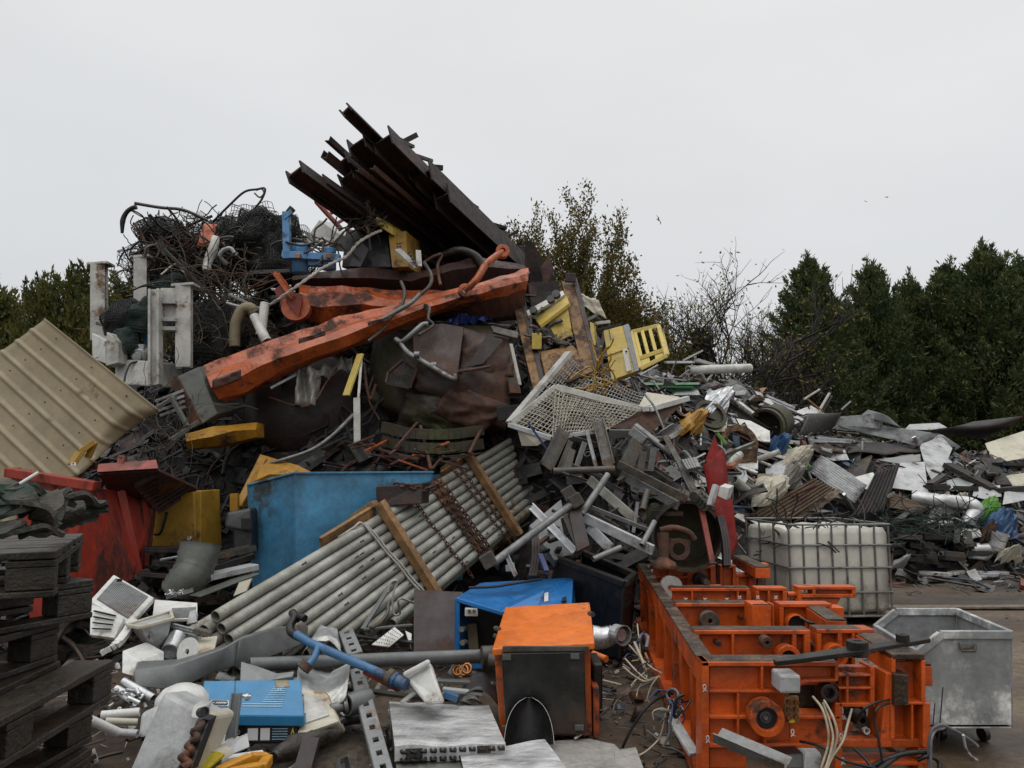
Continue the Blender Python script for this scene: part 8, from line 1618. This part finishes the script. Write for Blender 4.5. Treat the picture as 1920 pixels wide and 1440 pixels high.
for a, b, w, h, mt, lb in [((1345, 925), (1700, 1110), .30, .08, 'wood_black', 'thick dark plank slanting down right below the grey eight-sided plate'), ((1640, 880), (1775, 1085), .22, .06, 'wood_black', 'dark plank leaning below the beige panel'), ((1600, 870), (1680, 1000), .14, .05, 'wood_dark', 'narrow dark plank left of the beige panel'), ((1200, 1095), (1540, 1105), .22, .08, 'wood_black', 'dark plank lying level right of the rectangular plate'), ((1215, 1075), (1320, 1005), .12, .06, 'wood_dark', 'short plank propped under the grey eight-sided plate'), ((1700, 1120), (1910, 1100), .2, .08, 'wood_black', 'dark plank lying below the broken cream slab'), ((1720, 920), (1925, 925), .2, .06, 'dark_steel', 'dark bar along the lower edge of the beige panel')]:
    hbar('dark_plank', q7(*a), q7(*b), w, h, mt, lb, 'plank', off=.5)
m = MB(); qd = spline([Q(*q7(1078, 1168), .55), Q(*q7(1300, 1195), .6), Q(*q7(1480, 1212), .65), Q(*q7(1545, 1235), .65), Q(*q7(1562, 1275), .6), Q(*q7(1520, 1315), .5), Q(*q7(1500, 1385), .3)], 12); m.tube(qd, [.105+.007*(i % 2) for i in range(len(qd))], 16, .9); one('silver_duct', m, K['silver_duct'], 'silver ribbed ventilation duct with a bend on the right-hand heap', 'duct')
m = MB(); a = Q(1866, 1030, .3); m.cyl(a, a+V((.06, -.06, .25)), .10, 16, .13, .9); m.cyl(a+V((0, .02, .02)), a+V((-.28, .1, .0)), .09, 14); one('duct_elbow', m, K['silver_duct'], 'pale open duct elbow near the foot of the right-hand heap', 'duct')
def crump(nm, c, w, h, d, m_, lb, cat, seed):
    m = MB(); q = [Q(c[0]-w, c[1]+h, d), Q(c[0]+w, c[1]+h, d), Q(c[0]+w*.8, c[1]-h, d), Q(c[0]-w*.8, c[1]-h, d)]
    m.sheet(*q, 12, 10, lambda u, v: .3*math.sin(u*math.pi)*math.sin(v*math.pi)+.2*abs(mnoise.noise(V((u*4, v*4, seed))))+.06*mnoise.noise(V((u*10, v*10, seed))), .012, False); return one(nm, m, K[m_], lb, cat)
crump('green_bag', (1850, 962), 22, 16, .35, 'green_bright', 'bright green crumpled sheet right of the silver duct', 'bag', 2); crump('blue_bag', (1874, 990), 36, 22, .35, 'blue_bag', 'crumpled blue bag below the bright green sheet', 'bag', 5)
crump('blue_bag', (1458, 842), 18, 17, .4, 'blue_bag', 'blue plastic bag wedged beside the green bar', 'bag', 8); crump('brown_sack', (1850, 1010), 16, 14, .3, 'rust', 'rusty brown sack left of the pale duct elbow', 'sack', 9)
crump('white_foil', (1340, 757), 22, 22, .4, 'alu', 'crumpled shiny foil sheet beside the brown iron bar', 'foil', 12); crump('foam_sheet', (1440, 925), 32, 26, .45, 'foam', 'cream broken foam sheet above the liquid tank', 'foam', 14)
crump('grey_crate', (1480, 898), 22, 20, .4, 'film', 'crushed pale grey plastic crate right of the foam sheet', 'crate', 16); crump('foam_lump', (1490, 862), 26, 18, .45, 'foam', 'cream foam lump behind the grey slanting corrugated sheet', 'foam', 18)
crump('yellow_bucket', (1292, 800), 22, 16, .35, 'digger_yellow', 'crushed orange yellow bucket below the mesh panel side plate', 'bucket', 20); crump('white_sack', (1770, 960), 30, 14, .2, 'stone', 'white torn sack under the silver duct', 'sack', 22); crump('white_sack', (1790, 950), 24, 10, .2, 'foam', 'cream torn sack right under the bend of the silver duct', 'sack', 24)
m = MB(); c = Q(1332, 778, .4); m.disc(c, (.2, -.8, .5), .26, .06, 24, .2); m.disc(c+V((0, .03, 0)), (.2, -.8, .5), .21, .02, 24); one('round_lid', m, K['rust_moss'], 'round lid with a green centre right of the yellow bucket', 'lid')
t = thing('white_board', 'large white board lying on the heap left of the brown drum', 'board', Q(1400, 820, .3)); o_ = hs('white_board', pts(q6, [(815, 725), (985, 752), (1132, 832), (1132, 912), (1072, 908), (820, 832)]), 'white_clean', None, None, .5); bpy.data.objects.remove(t); setp(o_, 'large white board lying on the heap left of the brown drum', 'board')
hs('white_board', pts(q6, [(1310, 692), (1440, 640), (1572, 712), (1350, 722)]), 'white_clean', 'square white board among the sticks on top of the right-hand heap', 'board', .4)
hs('tan_board', pts(q6, [(780, 505), (960, 520), (1120, 512), (1060, 570), (830, 545)]), 'timber', 'brown board below the white pipe on the right-hand heap', 'board', .3, .04)
hs('tan_board', pts(q6, [(985, 640), (1060, 610), (1130, 640), (1040, 690)]), 'tan', 'chipped tan board inside the white window frame', 'board', .3)
hs('grey_flap', pts(q6, [(1185, 1045), (1245, 1055), (1150, 1135), (1135, 1110)]), 'grey_paint', 'blue-grey flap of sheet below the white bar', 'flap', .4)
hs('pale_sheet', pts(q6, [(930, 1220), (1060, 1150), (1160, 1150), (1150, 1200), (980, 1260)]), 'tan', 'pinkish tan sheet behind the foam sheet', 'sheet', .3)
dg = Q(1300, 728, .3).y-.2; t = thing('green_channel', 'long green folded channel with white lettering right of the mesh panel', 'channel', P(1250, 738, dg))
m = MB(); m.hexa([P(1180, 722, dg), P(1311, 721, dg), P(1313, 717.5, dg+.1), P(1180, 718, dg+.1)]+[P(1180, 722, dg+.2), P(1311, 721, dg+.2), P(1311, 717, dg+.3), P(1180, 717, dg+.3)]); part(t, 'top_flange', m, K['green'], .004)
m = MB(); m.hexa([P(1222, 738, dg+.02), P(1295, 740, dg+.02), P(1308, 722, dg+.06), P(1215, 722, dg+.06)]+[p+V((0, .2, 0)) for p in (P(1222, 738, dg+.02), P(1295, 740, dg+.02), P(1308, 722, dg+.06), P(1215, 722, dg+.06))]); m.bar(P(1226, 725.5, dg-.01), P(1300, 726, dg-.01), .05, .03); part(t, 'web', m, K['green'], .003)
m = MB()
for k in range(9): c = P(1232+k*1.9, 730.6+.1*k, dg); h_ = .035-.002*k; m.bar(c-Z*h_*.5-V((.01, 0, 0)), c+Z*h_*.5+V((.01, 0, 0)), .010, .006, V((0, 1, 0)))
part(t, 'faded_lettering', m, K['sign_white'])
t = thing('hole_bracket', 'brown metal bracket with a big round hole left of the large white board', 'bracket', Q(1386, 848, .3)); c = Q(1386, 832, .5); m = MB(); m.disc(c, (.1, -1, .2), .30, .02, 26, .2); m.bar(c+V((-.24, 0, -.2)), c+V((.26, 0, -.22)), .03, .28); part(t, 'plate', m, K['mast'], .003)
m = MB(); a = Q(1435, 800, .5); m.cyl(a, a+V((.35, .45, .12)), .30, 24, None, .85); m.disc(a+V((.1, .13, .04)), (.35, .45, .12), .315, .05, 24, .29); one('brown_drum', m, K['rust_moss'], 'brown ribbed drum lying beside the large white board', 'drum')
m = MB(); c = Q(1480, 808, .4); m.tube([c+V((.30*math.cos(a), -.05*math.sin(a), .22*math.sin(a))) for a in [R(20*k) for k in range(19)]], .018, 6); one('cable_loop', m, K['galv_dark'], 'grey loop of cable right of the brown ribbed drum', 'loop')
for a, b, w, h, kd, mt, nm, cat, lb in [
    ((520, 378), (985, 362), .17, .8, 'tube', 'white', 'white_pipe', 'pipe', 'thick white pipe on the crest of the right-hand heap'), ((580, 302), (740, 350), .10, .06, 'bar', 'white', 'white_bar', 'bar', 'short white bar above the thick white pipe'),
    ((350, 318), (560, 316), .06, .04, 'bar', 'alu', 'metal_strip', 'strip', 'bright strip right of the yellow cage'), ((480, 305), (632, 228), .03, .03, 'bar', 'white', 'thin_stick', 'stick', 'thin white stick poking up into the bare tree'), ((556, 310), (562, 262), .02, .02, 'bar', 'dark_steel', 'thin_stick', 'stick', 'short upright stick beside the thin white one'),
    ((605, 488), (1150, 842), .10, .08, 'i', 'drum', 'iron_beam', 'iron bar', 'long brown iron bar slanting down the right-hand heap'), ((560, 700), (1100, 950), .10, .08, 'i', 'boom_dark', 'iron_beam', 'iron bar', 'dark red iron bar under the large white board'),
    ((768, 520), (1020, 712), .08, .05, 'bar', 'white', 'window_bar', 'bar', 'left bar of a broken white window frame'), ((1020, 714), (1165, 640), .08, .05, 'bar', 'white_clean', 'window_bar', 'bar', 'front bar of the broken white window frame'), ((890, 600), (1130, 600), .05, .04, 'bar', 'alu', 'metal_strip', 'strip', 'bright strip above the chipped tan board'),
    ((1110, 570), (1320, 660), .10, .04, 'bar', 'alu', 'metal_strip', 'strip', 'broad bright strip left of the square white board'), ((1130, 600), (1330, 690), .06, .04, 'bar', 'alu', 'metal_strip', 'strip', 'narrow bright strip under the broad one'), ((1010, 570), (1150, 620), .05, .03, 'bar', 'white', 'metal_strip', 'strip', 'pale strip at the top of the white window frame'),
    ((1390, 595), (1508, 520), .03, .03, 'bar', 'rope', 'thin_stick', 'stick', 'leftmost pale stick leaning towards the conifers'), ((1410, 590), (1530, 685), .035, .03, 'bar', 'timber', 'thin_stick', 'stick', 'brown stick crossing below the leftmost pale stick'), ((1490, 705), (1582, 548), .05, .03, 'bar', 'rope', 'thin_stick', 'stick', 'thickest pale stick standing up before the conifers'), ((1530, 690), (1602, 568), .03, .03, 'bar', 'dark_steel', 'thin_stick', 'stick', 'dark stick right of the thickest pale stick'), ((1670, 672), (1742, 608), .035, .03, 'bar', 'rope', 'thin_stick', 'stick', 'pale stick behind the wide sheet-metal ring'), ((1420, 640), (1440, 700), .03, .02, 'bar', 'dark_steel', 'thin_stick', 'stick', 'small dark stick on the square white board'),
    ((980, 962), (1272, 1046), .09, .05, 'bar', 'white_clean', 'white_bar', 'bar', 'white bar left of the blue plastic bag'), ((1000, 990), (1180, 1050), .05, .03, 'bar', 'galv', 'metal_strip', 'strip', 'grey strip under the white bar'), ((1262, 945), (1432, 1108), .07, .06, 'bar', 'green_bright', 'green_bar', 'bar', 'green bar slanting down from the blue plastic bag'),
    ((740, 850), (805, 935), .07, .04, 'bar', 'green_bright', 'green_bar', 'bar', 'short green bar above the red sheet'), ((860, 1200), (985, 1315), .16, .8, 'tube', 'pipe_grey', 'pale_pipe', 'pipe', 'pale pipe stub right of the red sheet'), ((830, 1105), (905, 1040), .10, .05, 'bar', 'orange_dull', 'orange_piece', 'plastic piece', 'small orange plastic piece beside the red sheet'), ((790, 1030), (840, 985), .10, .5, 'tube', 'grey_green', 'bottle', 'bottle', 'small dark teal bottle above the red sheet'),
    ((870, 1100), (1050, 1240), .03, .03, 'bar', 'white', 'thin_stick', 'stick', 'thin white stick crossing before the pinkish tan sheet'), ((1250, 730), (1400, 730), .05, .03, 'bar', 'pale_metal', 'metal_strip', 'strip', 'grey strip above the cable loop'), ((1060, 905), (1345, 920), .08, .06, 'bar', 'white', 'white_bar', 'bar', 'white bar below the large white board'), ((1240, 1125), (1370, 1135), .03, .02, 'bar', 'white', 'thin_stick', 'stick', 'thin white rod above the crushed grey crate'), ((640, 600), (840, 720), .03, .03, 'bar', 'dark_steel', 'thin_stick', 'stick', 'dark thin rod along the shiny foil'), ((1190, 640), (1340, 640), .06, .03, 'bar', 'galv', 'metal_strip', 'strip', 'flat grey strip left of the square white board')]:
    hbar(nm, q6(*a), q6(*b), w, h, mt, lb, cat, kd, .45)
for a, b, w, kd, mt, lb in [((1725, 1073), (1783, 1078), .14, 'bar', 'white_clean', 'longest white gutter piece lying on the ground at the foot of the right-hand heap'), ((1783, 1075), (1828, 1068), .12, 'bar', 'white', 'second white gutter piece end to end with the longest one'), ((1706, 1062), (1724, 1071), .08, 'bar', 'pale_metal', 'short grey gutter piece left of the longest white one'), ((1829, 1072), (1849, 1077), .12, 'bar', 'pale_metal', 'short pale gutter piece right of the second white one'), ((1849, 1078), (1880, 1074), .2, 'bar', 'pale_metal', 'flat pale scrap right of the short pale gutter piece')]:
    p, q = G(*a, .04), G(*b, .04); m = MB(); m.bar(p, q, w, .05); one('gutter_piece', m, K[mt], lb, 'gutter piece', 'gutter pieces on the ground', .006)
crump('dish', (1890, 1048), 26, 7, .3, 'cream', 'cream curved dish near the right edge of the photo', 'dish', 30); crump('grey_sheet', (1680, 1062), 14, 6, .15, 'pale_metal', 'grey crumpled sheet on the ground right of the liquid tank', 'sheet', 33)
for i, (x, y, w, h, mt, cn) in enumerate([(1395, 872, 30, 14, 'white', 'white'), (1420, 755, 34, 10, 'white', 'white'), (1460, 880, 26, 16, 'pale_metal', 'pale grey'), (1345, 800, 20, 12, 'cream', 'cream'), (1560, 850, 34, 12, 'pale_metal', 'pale grey'), (1620, 905, 26, 14, 'white_clean', 'white'), (1760, 985, 34, 12, 'white', 'white'), (1800, 905, 30, 14, 'corr_grey', 'grey'), (1850, 925, 28, 12, 'pale_metal', 'pale grey'), (1690, 945, 30, 8, 'white', 'white'), (1545, 800, 26, 10, 'white_clean', 'white'), (1480, 790, 26, 8, 'corr_grey', 'grey'), (1370, 735, 30, 9, 'corr_grey', 'grey'), (1820, 1000, 24, 10, 'white', 'white'), (1905, 930, 26, 12, 'pale_metal', 'pale grey'), (1385, 900, 20, 14, 'corr_grey', 'grey'), (1290, 735, 24, 7, 'pale_metal', 'pale grey'), (1240, 705, 24, 7, 'corr_grey', 'grey'), (1890, 880, 26, 9, 'cream', 'cream'), (1735, 800, 40, 7, 'corr_grey', 'grey')]):
    a = U(-.35, .35); ca, sa = math.cos(a), math.sin(a); L = [(x+(u*w*ca-v*h*sa), y+(u*w*sa*.6+v*h*ca)) for u, v in ((-1, U(.5, 1)), (U(-.2, .4), 1), (1, U(.2, .9)), (U(.6, 1), -1), (-.8, -U(.5, 1)))]
    o = hs('bent_sheet', L, mt, None, None, .3+.1*(i % 3), .05, .01); setp(o, 'bent %s sheet lying loose among the mixed scrap of the right-hand heap' % cn, 'sheet', 'bent %s sheets on the right-hand heap' % cn)
rs = random.Random(19)
for i in range(40):
    x, y = rs.uniform(1655, 1820), rs.uniform(985, 1062); l = rs.uniform(15, 55); a = rs.choice([rs.uniform(-.15, .35), rs.uniform(1.2, 1.8)]) if rs.random() < .3 else rs.uniform(-.1, .4)
    hbar('charred_timber', (x, y), (x+l*math.cos(a), min(1068, y+l*math.sin(a)*.7)), rs.uniform(.06, .14), rs.uniform(.05, .1), rs.choice(['wood_black', 'wood_black', 'dark_steel', 'wood_dark', 'galv_dark']), 'charred dark timber lying in the low stack right of the liquid tank', 'timber', 'bar', rs.uniform(.1, .5), 'charred timbers right of the liquid tank')
m = MB()
for k in range(140):
    c = Q(rs.uniform(1620, 1835), rs.uniform(955, 995), rs.uniform(.4, .7)); q = [c]
    d = V((rs.uniform(-1, 1), rs.uniform(-.3, .3), rs.uniform(-.5, .3))).normalized()
    for j in range(5): d = (d+V((rs.uniform(-1, 1), rs.uniform(-.5, .5), rs.uniform(-.7, .7)))*.45).normalized(); q.append(q[-1]+d*.14)
    m.tube(spline(q, 3), .007, 4)
one('green_wire', m, K['net_green'], 'tangled green fence wire lying over the charred timbers', 'fence wire', kind='stuff')
# loose strips, rods and sheets of the mixed heap, copied from a few masters
def local(fn): m = MB(); fn(m); return m
masters = [('metal_strip', local(lambda m: m.bar(V((-.5, 0, 0)), V((.5, 0, .02)), .07, .02)), 'strip'), ('metal_rod', local(lambda m: m.tube(spline([V((-.5, 0, 0)), V((0, .05, .06)), V((.5, 0, 0))], 5), .02, 7)), 'rod'), ('sheet_scrap', local(lambda m: m.sheet(V((-.35, -.25, 0)), V((.35, -.2, 0)), V((.3, .25, 0)), V((-.3, .28, 0)), 8, 6, wob(.10), .006)), 'sheet'), ('channel_piece', local(lambda m: m.cbeam(V((-.5, 0, 0)), V((.5, 0, 0)), .09, .05, .01)), 'channel'), ('tube_piece', local(lambda m: m.cyl(V((-.4, 0, 0)), V((.4, 0, 0)), .045, 10, None, .8)), 'tube')]
for nm, mb, cat in masters:
    for mt, cn, n in (('white', 'white', 5), ('alu', 'bright', 4), ('galv', 'grey', 5), ('rust', 'rusty', 4), ('dark_steel', 'dark', 5)):
        src = None
        for k in range(n):
            for _ in range(30):
                x, y = rs.uniform(1240, 1915), rs.uniform(690, 1050); p = Q(x, y, rs.uniform(.1, .3))
                if p.z > .15 and heap(p.x, p.y+.4) > .05 and p.x > 1.9 and p.z < heap(p.x, p.y+.3)+.12: break
            if src is None: src = build(nm, mb, K[mt], V((0, 0, 0))); o = src
            else: o = src.copy(); COL.objects.link(o)
            setp(o, 'loose %s %s among the mixed scrap of the right-hand heap' % (cn, nm.replace('_', ' ')), cat, 'loose %s %s pieces on the right-hand heap' % (cn, cat))
            o.location = p; o.rotation_euler = (rs.uniform(-.9, .4), rs.uniform(-.6, .6), rs.uniform(-1.2, 1.2)); s = rs.uniform(.45, 1.25); o.scale = (s*rs.uniform(.7, 1.4), s, s)
